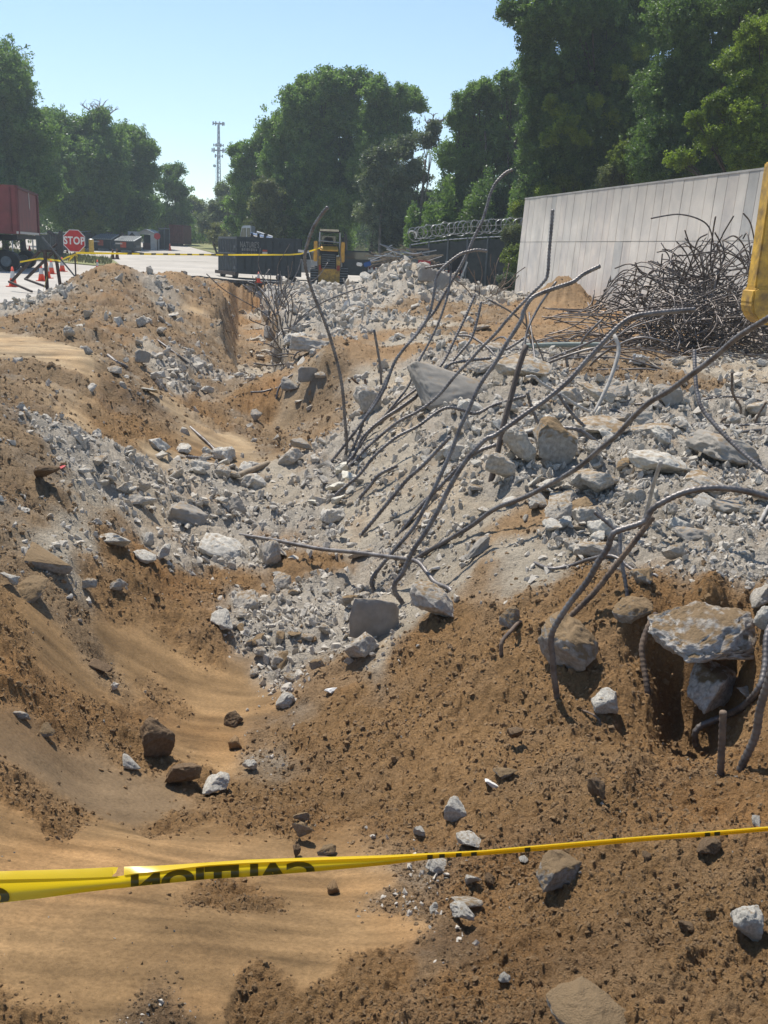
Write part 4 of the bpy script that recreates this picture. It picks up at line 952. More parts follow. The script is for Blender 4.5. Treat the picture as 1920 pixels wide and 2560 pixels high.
# ---- welded steel frame lying on its side
def seg(mb, a, b, Ya, Yb, w):
    p, q = at(a[0], a[1], Y=Ya), at(b[0], b[1], Y=Yb); mb.bar(p, q, w); return mb
ofs = lambda mb, o: [tuple(Vector(v) - o) for v in mb.v]
def frame_part(name, a, b, Ya, Yb, w, par, o0, m='dark_steel'):
    mb = seg(MB(), a, b, Ya, Yb, w); mb.v = ofs(mb, o0); mb.build(name, M[m], par)
fo = at(110, 735, z=0); fy = fo.y
fr = empty('steel_frame', fo, 'dark rusty welded steel frame standing tilted at the asphalt edge', 'frame')
for nm, a, b, ya, yb, w in [('upright', (112, 627), (119, 731), fy, fy, .085), ('upright', (138, 630), (151, 716), fy + 1, fy + 1, .085),
    ('diagonal', (99, 628), (26, 707), fy + .2, fy + .9, .07), ('diagonal', (131, 632), (64, 698), fy + .9, fy + 1.6, .07),
    ('foot', (22, 704), (80, 729), fy + .8, fy - .1, .06), ('foot', (62, 697), (118, 718), fy + 1.5, fy + .7, .06),
    ('crossbar', (104, 627), (140, 628), fy, fy + 1, .075), ('crossbar', (127, 622), (143, 610), fy + .5, fy + .6, .06)]:
    frame_part(nm, a, b, ya, yb, w, fr, fo)
po = at(190, 697, Y=fy + .4)
mb = seg(MB(), (105, 592), (190, 694), fy + .3, fy + .4, .045); mb2 = seg(MB(), (189, 690), (194, 708), fy + .4, fy + .35, .09)
pl = empty('pry_bar', po, 'thin grey steel bar leaning across the frame with a plate at its foot', 'bar')
mb.v = ofs(mb, po); mb.build('shaft', M['panel_grey'], pl); mb2.v = ofs(mb2, po); mb2.build('foot_plate', M['rib_grey'], pl)
# dark stump-like object behind the frame
so = yard(148, 644)
st = MB()
st.cyl((0, 0, 0), (0, 0, 1.5 * 1), .32, 9, .22); st.bar((-.1, 0, 1.45), (-.75, .1, 1.75), .2); st.bar((.05, 0, 1.45), (.2, 0, 1.8), .2)
o = st.build('tree_stump', M['dark_steel']); o.location = so; tag(o, 'dark broken tree stump on the grass behind the steel frame', 'stump')
bo = yard(229, 635)
b = empty('bollard', bo, 'yellow post bollard on the grass between the stop sign and the bins', 'bollard')
MB().cyl((0, 0, 0), (0, 0, 34 * scl(bo.y)), .19, 14).build('post', M['bollard'], b, sm=False); MB().cyl((0, 0, 34 * scl(bo.y)), (0, 0, 34 * scl(bo.y) + .05), .19, 14, .1).build('cap', M['white_band'], b)
for i, (px, py, h, m, lab) in enumerate([(219, 634, 11, 'panel_grey', 'small grey drum beside the yellow bollard'), (204, 634, 14, 'bollard', 'low mustard drum right of the stop sign post')]):
    q = yard(px, py); mb = MB().cyl((0, 0, 0), (0, 0, h * scl(q.y)), .26, 12).cyl((0, 0, h * scl(q.y) * .5), (0, 0, h * scl(q.y) * .5 + .05), .28, 12)
    o = mb.build('drum', M[m]); o.location = q; tag(o, lab, 'drum')

# ---- red box trailer
Yt = 60.0; s6 = scl(Yt)
c0 = at(95, 588, Y=Yt); ctop = at(95, 485, Y=Yt); cl = at(43, 584, Y=Yt - 9); clt = at(43, 463, Y=Yt - 9)
tz0, tz1 = c0.z, ctop.z
tr = empty('box_trailer', (c0.x, c0.y, 0), 'red box trailer parked at the left edge with its end door facing the yard', 'trailer')
A = Vector((0, 0, 0)); B = Vector((cl.x - c0.x, cl.y - c0.y, 0)); side = Vector((-.97, -.1, 0)).normalized() * 9
Bx = B
def P3(u, v, z): return A + Bx * u + side * v + Vector((0, 0, z))
z1b = tz1
V = [P3(u, v, z) for z in (tz0, z1b) for (u, v) in ((0, 0), (1, 0), (1, 1), (0, 1))]
MB().add(V, [(3, 2, 1, 0), (4, 5, 6, 7), (0, 1, 5, 4), (1, 2, 6, 5), (2, 3, 7, 6), (3, 0, 4, 7)]).build('body', M['red'], tr)
nB = Vector((-Bx.y, Bx.x, 0)).normalized(); nB = nB if nB.dot(side) < 0 else -nB
for u in (.01, .99): MB().bar(P3(u, 0, tz0) + nB * .03, P3(u, 0, z1b) + nB * .03, .16).build('corner_post', M['red_dark'], tr)
for z in (tz0 + .06, z1b - .06): MB().bar(P3(0, 0, z) + nB * .03, P3(1, 0, z) + nB * .03, .12).build('end_rail', M['maroon' if z > 3 else 'offwhite'], tr)
for k in range(12):
    MB().bar(P3(1, .03 + k * .08, tz0 + .1) + Bx.normalized() * .04, P3(1, .03 + k * .08, z1b - .1) + Bx.normalized() * .04, .07).build('side_rib', M['red_dark'], tr)
pm = P3(.42, 0, 0) + nB * .035
MB().add([pm + Vector((0, 0, z)) + Bx.normalized() * d for d, z in ((-.25, 3.15), (.1, 3.35), (.2, 4.2), (-.1, 4.3))], [(0, 1, 2, 3)]).build('faded_mark', M['offwhite'], tr)
MB().bar(P3(.05, .02, tz0 - .15), P3(.95, .02, tz0 - .15), .22).build('underride_bar', M['black'], tr)
for v in (.06, .2):
    for u in (.1, .85):
        q = P3(u, v, .5)
        MB().cyl(q - Bx.normalized() * .0, q + Bx.normalized() * 1.0, .5, 20).build('wheel', M['black'], tr)
MB().box(P3(.5, .5, tz0 - .2), (8, 1.2, .3), Matrix.Rotation(math.atan2(side.y, side.x), 3, 'Z')).build('chassis', M['shade'], tr)
MB().box(P3(.5, .3, .55), (.18, 5, 1.1), Matrix.Rotation(math.atan2(side.y, side.x), 3, 'Z')).build('landing_leg', M['black'], tr)

# ---- grey lean-to at the far left edge
q = yard(33, 640)
ln = empty('canopy', q, 'grey sheet metal canopy on a thin post cut by the left edge of the picture', 'canopy')
zt = at(36, 524, Y=q.y).z; zl = at(0, 496, Y=q.y).z; w0 = q.x - at(0, 500, Y=q.y).x
MB().cyl((0, 0, 0), (0, 0, zt), .05, 8).build('post', M['galv'], ln)
MB().cyl((0, 4, 0), (0, 4, zt), .05, 8).build('post', M['galv'], ln)
slp = (zl - zt) / w0
MB().prism([(.12, -.1, zt), (-5, -.1, zt + 5 * slp), (-5, 5, zt + 5 * slp), (.12, 5, zt)], (0, 0, .06)).build('roof', M['galv'], ln)
MB().prism([(.0, 5, zt - .05), (-5, 5, zt + 5 * slp - .05), (-5, 5, zt - 1.3), (0, 5, zt - 1.3)], (0, .04, 0)).build('back_sheet', M['panel_grey'], ln)
MB().prism([(.05, -.12, zt), (-5, -.12, zt + 5 * slp), (-5, -.12, zt + 5 * slp + .09), (.05, -.12, zt + .09)], (0, -.03, 0)).build('fascia', M['rib_grey'], ln)

# ---- screened fence behind the trailer
def fence(name, label, pts, h, npost, top=M['galv'], screen=M['screen'], zs=None):
    """pts: ground points; h: height at each point"""
    o0 = Vector(pts[0]); f = empty(name, o0, label, 'fence')
    P = [Vector(p) - o0 for p in pts]; H = h if isinstance(h, (list, tuple)) else [h] * len(P)
    L = [0]
    for i in range(1, len(P)): L.append(L[-1] + (P[i] - P[i - 1]).length)
    def sample(s):
        i = max(0, min(len(P) - 2, int(np.searchsorted(L, s)) - 1)); t = (s - L[i]) / (L[i + 1] - L[i]); return P[i].lerp(P[i + 1], t), H[i] + (H[i + 1] - H[i]) * t
    q = [sample(L[-1] * k / npost) for k in range(npost + 1)]
    for i, (p, hh) in enumerate(q):
        MB().cyl(p + Vector((0, 0, -.1)), p + Vector((0, 0, hh + .05)), .045, 8).build('post', M['rib_grey'], f)
    for i in range(npost):
        (a, ha), (b, hb) = q[i], q[i + 1]
        d = (b - a).normalized(); e = Vector((-d.y, d.x, 0)) * .03
        nn = 5; V = []; Fc = []
        for k in range(nn + 1):
            t = k / nn; c = a.lerp(b, t); hh = ha + (hb - ha) * t; sg_ = math.sin(t * math.pi) * .06
            V += [c + e + Vector((0, 0, .05)), c + e * (1 + sg_ * 8) + Vector((0, 0, hh * .5)), c + e + Vector((0, 0, hh - .06 - sg_))]
        for k in range(nn):
            for j in range(2): Fc.append((k * 3 + j, k * 3 + 3 + j, k * 3 + 4 + j, k * 3 + 1 + j))
        me = MB().add(V, Fc).mesh('screen_panel'); smooth(me); me.materials.append(screen); link('screen_panel', me, f)
        MB().cyl(a + Vector((0, 0, ha)), b + Vector((0, 0, hb)), .028, 6).build('top_rail', top, f)
    return f, q, o0
a, b2 = at(92, 618, z=0), at(330, 604, z=0)
b2 = at(330, 617, z=0)
fence('fence', 'low dark screened chain link fence behind the grass and the stop sign', [(at(92, 618, Y=76).x, 76, yz(76)), (at(330, 612, Y=103).x, 103, yz(103))], [1.45, 1.5], 9)

# ---- two refuse bins with pale lids
for px, w, pb, lab in [(256, 47, 626, 'left dark refuse bin with a pale ribbed lid at the back of the yard'), (313, 46, 631, 'right dark refuse bin with a pale ribbed lid beside the white shed')]:
    q = yard(px, pb); k = scl(q.y); W_ = w * k; H_ = 37 * k
    t = empty('refuse_bin', q, lab, 'refuse bin', 'refuse bins at the back of the yard', rz=rad(-6))
    MB().prism([(-W_ / 2, -.1, .15), (W_ / 2, -.1, .15), (W_ / 2, -.1, H_ * .70), (-W_ / 2, -.1, H_ * .70)], (0, 1.7, 0)).build('body', M['green_dark'], t)
    MB().prism([(W_ / 2, 0, H_ * .7), (W_ / 2, 1.6, H_ * .7), (W_ / 2, 1.6, H_ * .98)], (-W_, 0, 0)).build('hopper', M['green_dark'], t)
    MB().prism([(-W_ / 2 - .06, -.18, H_ * .70), (W_ / 2 + .06, -.18, H_ * .70), (W_ / 2 + .06, 1.7, H_ * 1.01), (-W_ / 2 - .06, 1.7, H_ * 1.01)], (0, 0, .06)).build('lid', M['galv'], t)
    for i in range(9): MB().bar((-W_ / 2 + W_ * (i + .5) / 9, -.18, H_ * .70 + .08), (-W_ / 2 + W_ * (i + .5) / 9, 1.68, H_ * 1.01 + .08), .06, .04).build('lid_rib', M['rib_grey'], t)
    MB().box((-.1, -.13, H_ * .48), (.5, .02, .45)).build('sticker', M['orange_faded'], t)
    MB().box((-W_ * .3, -.13, H_ * .55), (.6, .02, .12)).build('faded_print', M['offwhite'], t)
    for sx in (-1, 1): MB().box((sx * W_ * .38, .2, .08), (.2, .3, .16)).build('caster', M['black'], t); MB().box((sx * (W_ / 2 + .06), .6, H_ * .4), (.12, .9, .18)).build('fork_pocket', M['rib_grey'], t)
# ---- white shed
q = yard(366, 625); k = scl(q.y)
sh = empty('shed', q, 'white metal garden shed with a low gable and open dark doorway', 'shed', rz=rad(0))
wl = 27 * k; wr_ = 36 * k; hh = 42 * k
MB().box((-wr_ * .5 - wl * .45, 0, hh * .5), (wl, .12, hh)).build('side_wall', M['offwhite'], sh)
MB().prism([(-wr_ * .5, .05, 0), (-wr_ * .5, .05, hh * .94), (0, .05, hh * 1.1), (wr_ * .5, .05, hh * .94), (wr_ * .5, .05, 0), (wr_ * .28, .05, 0), (wr_ * .28, .05, hh * .86), (-wr_ * .42, .05, hh * .86), (-wr_ * .42, .05, 0)], (0, .08, 0)).build('gable_wall', M['offwhite'], sh)
MB().box((-.05 * wr_, 1.5, hh * .42), (wr_ * .72, .1, hh * .86)).build('interior', M['shade'], sh)
for sx in (-1, 1): MB().prism([(0, -.15, hh * 1.12), (sx * wr_ * .56, -.15, hh * .93), (sx * wr_ * .56, 3, hh * .93), (0, 3, hh * 1.12)], (0, 0, .07)).build('roof', M['galv'], sh)
MB().box((wr_ * .52, 1.5, hh * .45), (.08, 2.8, hh * .9)).build('side_wall', M['offwhite'], sh)
MB().box((-wr_ * .55 - wl * .5, -.075, hh * .72), (.5, .03, .5), Matrix.Rotation(rad(45), 3, 'Y')).build('vent', M['shade'], sh)
MB().box((wr_ * .1, .7, hh * .2), (1.1, .5, hh * .4)).build('stored_box', M['maroon'], sh)
q = yard(394, 626); sg2 = empty('small_sign', q, 'little red road sign on a post in front of the white shed', 'sign')
MB().cyl((0, 0, 0), (0, 0, 34 * k), .05, 8).build('post', M['dark_steel'], sg2); MB().prism([(.3 * math.cos(a), -.06, 33 * k + .3 * math.sin(a)) for a in [math.pi / 8 + i * math.pi / 4 for i in range(8)]], (0, .02, 0)).build('plate', M['sign_red'], sg2)
# gate and posts right of the shed
fence('fence', 'chain link gate and posts right of the white shed', [(at(398, 620, Y=93).x, 93, yz(93)), (at(424, 620, Y=93).x, 93, yz(93))], [1.9, 1.9], 2)
q = at(452, 613, Y=106); q.z = yz(106)
ct = empty('red_container', q, 'dark red container standing far off under the trees', 'container'); k = scl(106)
MB().box((0, 0, 1.1), (33 * k, 4, 1.9)).build('body', M['maroon'], ct)
for i in range(8): MB().box((-16 * k + i * 4.4 * k, -2.05, 1.1), (.1, .1, 1.85)).build('rib', M['maroon'], ct)
MB().box((0, -1.9, .08), (30 * k, .3, .3)).build('base_rail', M['black'], ct)

# ---- roll-off dumpster
Yd = 57.0; dl = at(548, 696, Y=Yd); zt = at(598, 607, Y=Yd - 1.2).z
c1 = Vector((at(594, 690, Y=55.2).x, 55.2, 0)); c2 = Vector((at(549, 690, Y=58.6).x, 58.6, 0)); c3 = Vector((at(752, 690, Y=53.4).x, 53.4, 0)); 
dz0 = .28; dz1 = 2.15
ds = empty('rolloff_dumpster', c1, 'long dark green roll off dumpster with a ribbed end at the slab edge', 'dumpster')
eV = c2 - c1; lV = c3 - c1; n1 = Vector((0, 0, 1))
def D(u, v, z): return eV * u + lV * v + Vector((0, 0, z))
th = .06
for nm, (u0, v0), (u1, v1) in [('side_panel', (0, 0), (0, 1)), ('side_panel', (1, 0), (1, 1)), ('end_door', (0, 0), (1, 0)), ('front_panel', (0, 1), (1, 1))]:
    MB().bar(D(u0, v0, (dz0 + dz1) / 2), D(u1, v1, (dz0 + dz1) / 2), .06, dz1 - dz0).build(nm, M['green_dark'], ds)
MB().add([D(0, 0, dz0), D(1, 0, dz0), D(1, 1, dz0), D(0, 1, dz0)], [(0, 1, 2, 3)]).build('floor', M['green_dark'], ds)
out_l = -eV.normalized(); out_e = -lV.normalized()
for (a, b_) in (((0, 0), (0, 1)), ((0, 0), (1, 0)), ((1, 0), (1, 1)), ((0, 1), (1, 1))):
    MB().bar(D(*a, dz1 + .03), D(*b_, dz1 + .03), .14, .12).build('top_rail', M['rib_grey' if a == (0, 0) and b_ == (1, 0) else 'green_dark'], ds)
for i in range(8): MB().bar(D(.02 + i * .137, 0, dz0 + .02) + out_e * .07, D(.02 + i * .137, 0, dz1 - .05) + out_e * .07, .07, .07).build('end_rib', M['rib_grey'], ds)
MB().bar(D(0, 0, 1.35) + out_e * .1, D(1, 0, 1.35) + out_e * .1, .06, .05).build('end_crossbar', M['rib_grey'], ds)
MB().bar(D(-.05, 0, dz0 - .02) + out_e * .12, D(1.08, 0, dz0 - .02) + out_e * .12, .2, .18).build('sill', M['dark_steel'], ds)
for i in range(1, 9): MB().bar(D(0, i * .11, dz0 + .1) + out_l * .06, D(0, i * .11, dz1 - .1) + out_l * .06, .08, .05).build('side_rib', M['green_dark'], ds)
for (u, v) in ((.16, .01), (.84, .01), (.16, .95), (.84, .95)):
    q = D(u, v, .12); MB().cyl(q - eV.normalized() * .15, q + eV.normalized() * .15, .13, 14).build('roller', M['black'], ds)
for i in range(3): MB().bar(D(-.01, 0, .6 + i * .55) + out_e * .1, D(.08, 0, .6 + i * .55) + out_e * .1, .12, .14).build('hinge', M['rib_grey'], ds)
ang = math.atan2(lV.y, lV.x)
def side_pt(v, z): return D(0, v, z) + out_l * .09 + Vector((0, -.03, 0))
M['faded'] = mat('faded_print', (.22, .225, .21), .7, var=.4, scale=12)
lettering("NATURE'S", .30, M['faded'], ds, side_pt(.185, 1.82), (math.pi / 2, 0, ang), widthk=.62, bold=.03)
for zz, ww in ((1.58, .95), (1.34, 1.05)):
    for j in range(9):
        c = side_pt(.185, zz) + lV.normalized() * ((j - 4) * .115)
        MB().box(c, (.06 if j % 3 else .09, .012, .16 if j % 2 else .13), Matrix.Rotation(ang, 3, 'Z')).build('worn_print', M['faded'], ds)
MB().box(side_pt(.43, 1.42), (.32, .012, .16), Matrix.Rotation(ang, 3, 'Z')).build('notice', M['offwhite'], ds); MB().box(side_pt(.43, 1.56), (.30, .012, .09), Matrix.Rotation(ang, 3, 'Z')).build('notice', M['orange_faded'], ds)

# ---- pickup / service truck behind the dumpster
q = at(650, 640, Y=64); q.z = 0; k = scl(64)
tk = empty('service_truck', q, 'pale service truck with pipes on its rack behind the dumpster', 'truck')
zc = at(640, 560, Y=64).z - 1.7 + 1.7
MB().prism([(-58 * k, 0, .7), (-58 * k, 0, 1.9), (-52 * k, 0, 1.95), (-44 * k, 0, 3.0), (-22 * k, 0, 3.05), (-22 * k, 0, .7)], (0, 2.0, 0)).build('cab', M['silver'], tk, bevel=.05)
MB().prism([(-50.5 * k, -.02, 1.98), (-43.5 * k, -.02, 2.85), (-34 * k, -.02, 2.88), (-34 * k, -.02, 1.98)], (0, .03, 0)).build('side_window', M['glass'], tk)
MB().prism([(-32 * k, -.02, 1.98), (-32 * k, -.02, 2.88), (-24 * k, -.02, 2.88), (-24 * k, -.02, 1.98)], (0, .03, 0)).build('side_window', M['glass'], tk)
MB().box((20 * k, 1, 1.35), (82 * k, 2.0, 1.2)).build('bed', M['silver'], tk, bevel=.04)
MB().cyl((-30 * k, .1, 2.55), (45 * k, .1, 2.15), .12, 10).build('pipe', M['chrome'], tk); MB().cyl((-12 * k, .7, 2.62), (26 * k, .7, 2.35), .12, 10).build('pipe', M['white'], tk)
MB().box((22 * k, 0.4, 2.0), (42 * k, .8, .22)).build('tool_box', M['chrome'], tk)
for x in (-20, -4, 12): MB().box((x * k, .4, 2.4), (.14, 1, .35)).build('rack_post', M['black'], tk)
for x in (-42, 40):
    for y in (0, 1.8): MB().cyl((x * k, y, .45), (x * k, y + .25, .45), .45, 18).build('wheel', M['black'], tk)
# small grey building behind the truck
q = at(630, 640, Y=92); q.z = 0; k = scl(92)
bd = empty('grey_building', q, 'small grey green gabled building far behind the truck', 'building')
MB().box((10 * k, 0, 1.6), (62 * k, 4, 3.2)).build('wall', M['panel_grey'], bd)
MB().prism([(-22 * k, -2.2, 3.15), (42 * k, -2.2, 3.15), (42 * k, -2.2, 3.3), (30 * k, -2.2, 4.7), (18 * k, -2.2, 4.5)], (0, 4.4, 0)).build('roof', M['galv'], bd)
for x in (-6, 6): MB().box((x * k, -2.03, 2.0), (6 * k, .06, 1.2)).build('window', M['glass'], bd)
MB().cyl((at(0,0,Y=92).x*0 + 62 * k, -8, 0), (62 * k, -8, 5.2), .08, 8).build('flue_pole', M['galv'], bd)
q = at(725, 700, Y=56.5); q.z = 0
cr = empty('white_car', q, 'white car with bright front partly hidden between dumpster and loader', 'car')
MB().prism([(-.6, 0, .45), (-.6, 0, 1.0), (.1, 0, 1.15), (.5, 0, 1.65), (2.4, 0, 1.7), (2.9, 0, 1.1), (2.9, 0, .45)], (0, 1.8, 0)).build('body', M['silver'], cr, bevel=.08)
MB().prism([(.15, -.02, 1.17), (.55, -.02, 1.58), (2.3, -.02, 1.6), (2.6, -.02, 1.17)], (0, .03, 0)).build('window', M['glass'], cr)
MB().prism([(-.55, .1, 1.03), (.05, .1, 1.17), (.05, 1.7, 1.17), (-.55, 1.7, 1.03)], (0, 0, .03)).build('bonnet', M['white'], cr)
MB().box((-.65, .9, .62), (.14, 1.7, .25)).build('bumper', M['white'], cr)
for y in (.25, 1.5): MB().box((-.64, y, .88), (.08, .35, .14)).build('headlight', M['chrome'], cr)
for x in (0, 2.2): MB().cyl((x, -.03, .32), (x, .2, .32), .32, 18).build('wheel', M['black'], cr)

# ---- yellow compact track loader seen from behind
Yl = 50.0; q = at(822, 712, Y=Yl); q.z = 0; k = scl(Yl)
ld = empty('track_loader', q, 'yellow compact track loader seen from behind at the slab edge', 'loader', rz=rad(4))
zz = lambda py: (724.5 - py) * k     # photo row -> height at this distance
xx = lambda px: (px - 822) * k
MB().box((0, .9, (zz(712) + zz(655)) / 2 - .05), (xx(850) - xx(792), 1.6, zz(655) - zz(712) + .1)).build('engine_frame', M['yellow_worn'], ld, bevel=.05)
MB().box((-2 * k, .07, (zz(684) + zz(645)) / 2), (37 * k, .1, zz(645) - zz(684))).build('grille_door', M['black'], ld)
for i in range(7): MB().box((-2 * k, .01, zz(682) + i * .105), (32 * k, .03, .035)).build('louvre', M['panel_grey'], ld)
MB().cyl((-2 * k, -.01, zz(664)), (-2 * k, .02, zz(664)), .07, 14).build('badge', M['rib_grey'], ld)
MB().prism([(-23 * k, .0, zz(643)), (21 * k, .0, zz(643)), (19 * k, .75, zz(630)), (-21 * k, .75, zz(630))], (0, 0, .07)).build('hood', M['yellow'], ld, bevel=.02)
for sx in (-1, 1):
    MB().box((sx * 33 * k - 1 * k, .75, zz(645) + .02), (9 * k, 1.3, zz(618) - zz(666))).build('loader_arm', M['yellow'], ld, bevel=.03)
    MB().box((sx * 22 * k, .12, zz(684) + .05), (7 * k, .2, 12 * k)).build('tail_light', M['orange_faded'], ld)
    # track with cleats
    t = MB(); x0 = sx * 36 * k
    prof = [(-.1, .25), (.15, .02), (1.9, .02), (2.2, .3), (2.0, .62), (.4, .95), (.0, .8)]
    t.prism([(x0 - .2, y, z) for y, z in prof], (.4, 0, 0)); tr_ = t.build('track', M['black'], ld, bevel=.04)
    for i in range(7):
        z = .12 + i * .125
        MB().box((x0, -.12 + abs(i - 3) * .02, z), (.40, .08, .055)).build('cleat', M['rib_grey'], ld)
    MB().cyl((sx * 26 * k, .35, zz(655)), (sx * 24 * k, .35, zz(598)), .045, 8).build('cab_post', M['galv'], ld)
    MB().cyl((sx * 26 * k, 1.6, zz(655)), (sx * 24 * k, 1.6, zz(598)), .045, 8).build('cab_post', M['dark_steel'], ld)
    MB().tube([(sx * 27 * k, .1, zz(688)), (sx * 28 * k, .05, zz(670)), (sx * 27 * k, .2, zz(645)), (sx * 26 * k, .2, zz(630))], .03, 7).build('hydraulic_hose', M['timber'], ld)
MB().box((-1 * k, .95, zz(596)), (52 * k, 1.5, .08)).build('cab_roof', M['black'], ld, bevel=.03)
MB().box((-2 * k, .18, zz(595) + .02), (46 * k, .06, .10)).build('roof_edge', M['ply'], ld)
MB().cyl((-25 * k, .3, zz(619)), (25 * k, .3, zz(622)), .03, 6).build('cab_rail', M['galv'], ld)
MB().box((-3 * k, 1.6, zz(614)), (36 * k, .03, 16 * k)).build('front_window', M['glass'], ld)
MB().box((-3 * k, 1.0, zz(622)), (22 * k, .5, .5)).build('seat', M['black'], ld, bevel=.05)
MB().box((-1 * k, 1.1, zz(640)), (44 * k, 1.2, .5)).build('cab_floor', M['black'], ld)
MB().box((0, .9, .35), (40 * k, 1.5, .3)).build('undercarriage', M['black'], ld)
# dark car to the right of the loader
q = at(890, 700, Y=57); q.z = 0
cr = empty('dark_car', q, 'dark car parked right of the yellow loader under the trees', 'car')
MB().prism([(-1.9, 0, .4), (-1.9, 0, 1.1), (-1.2, 0, 1.25), (-.7, 0, 1.75), (.8, 0, 1.78), (1.4, 0, 1.3), (2.2, 0, 1.15), (2.3, 0, .4)], (0, 1.8, 0)).build('body', M['green_dark'], cr, bevel=.1)
MB().prism([(-1.1, -.02, 1.28), (-.65, -.02, 1.66), (.7, -.02, 1.69), (1.15, -.02, 1.3)], (0, .03, 0)).build('window', M['glass'], cr)
for x in (-1.2, 1.4): MB().cyl((x, -.04, .33), (x, .2, .33), .33, 18).build('wheel', M['black'], cr)

# ---- flatbed trailer with scrap behind the grey pile
q = at(1040, 668, Y=44); q.z = 0; k = scl(44)
ft = empty('flatbed_trailer', q, 'long flatbed trailer behind the grey pile loaded with scrap', 'trailer')
zb = at(960, 668, Y=44).z
MB().box((0, 1, zb - .12), (230 * k, 2.2, .14)).build('deck', M['timber'], ft)
MB().box((0, -.12, zb - .14), (232 * k, .08, .2)).build('side_rail', M['galv'], ft)
for i in range(22): MB().box((-112 * k + i * 10.6 * k, -.18, zb - .06), (.09, .05, .12)).build('stake_pocket', M['maroon'], ft)
for x in (-60, -45, 70, 85): MB().cyl((x * k, .1, .42), (x * k, .4, .42), .42, 18).build('wheel', M['black'], ft)
MB().box((0, 1, zb - .4), (215 * k, .8, .4)).build('chassis', M['black'], ft)
sc = random.Random(9)
for i in range(46):
    px = sc.uniform(945, 1075); pz = zb + sc.uniform(.0, .55) + .35 * math.exp(-((px - 1010) / 35) ** 2)
    a = sc.uniform(-.5, .5); L_ = sc.uniform(.5, 1.7); x = at(px, 668, Y=44.6).x; y = 44 + sc.uniform(-.1, 1.9)
    d = Vector((math.cos(a), sc.uniform(-.4, .4), math.sin(a) * .8)) * L_ / 2; c = Vector((x, y, pz))
    mb = MB(); 
    if sc.random() < .5: mb.bar(c - d, c + d, sc.uniform(.04, .09)); nm, ms, lab = 'scrap_timber', 'timber', 'length of scrap timber in the heap on the flatbed trailer'
    else: mb.cyl(c - d, c + d, sc.uniform(.015, .03), 6); nm, ms, lab = 'scrap_pipe', sc.choice(['galv', 'dark_steel', 'white']), 'thin scrap pipe in the heap on the flatbed trailer'
    tag(mb.build(nm, M[ms]), lab, 'scrap', 'scrap on the flatbed trailer')
for px, ms, lab, w in [(918, 'blue', 'blue bag on the deck beside the loader', .32), (898, 'white', 'white bag on the deck beside the loader', .25), (1058, 'sign_red', 'red crate at the right end of the scrap heap', .6), (1020, 'panel_grey', 'grey sheet box in the middle of the scrap heap', .8), (985, 'bollard', 'yellow bucket in the scrap heap', .35)]:
    x = at(px, 668, Y=44).x; o = MB().box((0, 0, w * .3), (w, w * .8, w * .6), Matrix.Rotation(sc.uniform(-.3, .3), 3, 'Y')).build('scrap_box', M[ms], bevel=.03); o.location = (x, 44.1, zb); tag(o, lab, 'scrap')
mb = MB().tube([at(a_, b_, Y=44.2) for a_, b_ in ((995, 650), (985, 632), (968, 621), (976, 614), (981, 613))], .03, 6); tag(mb.build('bent_wire', M['galv']), 'bent pale wire sticking up from the scrap heap', 'wire')
mb = MB().tube([at(a_, b_, Y=44.0) for a_, b_ in ((1012, 646), (1018, 656), (1040, 664))], .06, 6); tag(mb.build('scrap_pipe', M['white']), 'white plastic pipe over the right side of the scrap heap', 'pipe')
# timber trailer ramp / plywood sheet right of the pile
V = [at(1052, 683, Y=37.5), at(1088, 684, Y=38.5), at(1117, 705, Y=37.0), at(1080, 704, Y=35.8)]
mb = MB().prism(V, (0, 0, -.05)); tag(mb.build('plywood_sheet', M['ply']), 'pale plywood sheet lying tilted beside the grey pile', 'board')
q = at(1130, 712, Y=39); q.z = 0; k = scl(39)
ut = empty('utility_trailer', q, 'small dark utility trailer with a red lamp behind the plywood sheet', 'trailer')
MB().box((-8 * k, 1, .85), (60 * k, 2, .12)).build('deck', M['maroon'], ut); MB().box((16 * k, 1.8, 1.3), (24 * k, .06, .9)).build('gate', M['black'], ut)
for x in (-30, 20): MB().bar((x * k, 0, .85), ((x + 14) * k, 0, 1.5), .06).build('brace', M['galv'], ut)
for x in (-20, 24): MB().cyl((x * k, -.05, .38), (x * k, .2, .38), .38, 16).build('wheel', M['black'], ut)
MB().box((-16 * k, -.05, .72), (.2, .04, .09)).build('lamp', M['sign_red'], ut)
# grey slabs leaning on the far pile
for a_ in [((1068, 690), 24, 34, (1.2, .2, .5), 'left grey slab leaning at the right end of the far pile'), ((1097, 704), 30, 36, (1.2, .4, -.3), 'right grey slab leaning at the right end of the far pile')]:
    rock(a_[0][0], a_[0][1] + 14, a_[1] * 1.6, a_[2], 'concrete_smooth', SLABS[1], a_[4], rot=a_[3], sink=.0)
for (px, py, w, h, lab) in [(1190, 722, 28, 16, 'white rounded rock on the brush beside the wall end'), (1232, 728, 38, 22, 'pale domed rock half under the brush beside the wall end')]:
    rock(px, py, w, h, 'concrete_pale', ROCKS[8], lab, name='stone', cat='stone')
for (px, py, w, h, lab) in [(862, 772, 14, 22, 'upright white sheet scrap on the crushed rubble'), (866, 793, 14, 10, 'small white scrap under the upright white sheet')]:
    q = hit(px, py); k = scl(q.y)
    o = MB().prism([(-w / 2 * k, 0, 0), (w * .3 * k, 0, .02), (w / 2 * k, .05, h * k), (-w * .1 * k, .04, h * k * .75)], (0, .02, 0)).build('paper_scrap', M['white']); o.location = q; tag(o, lab, 'scrap')

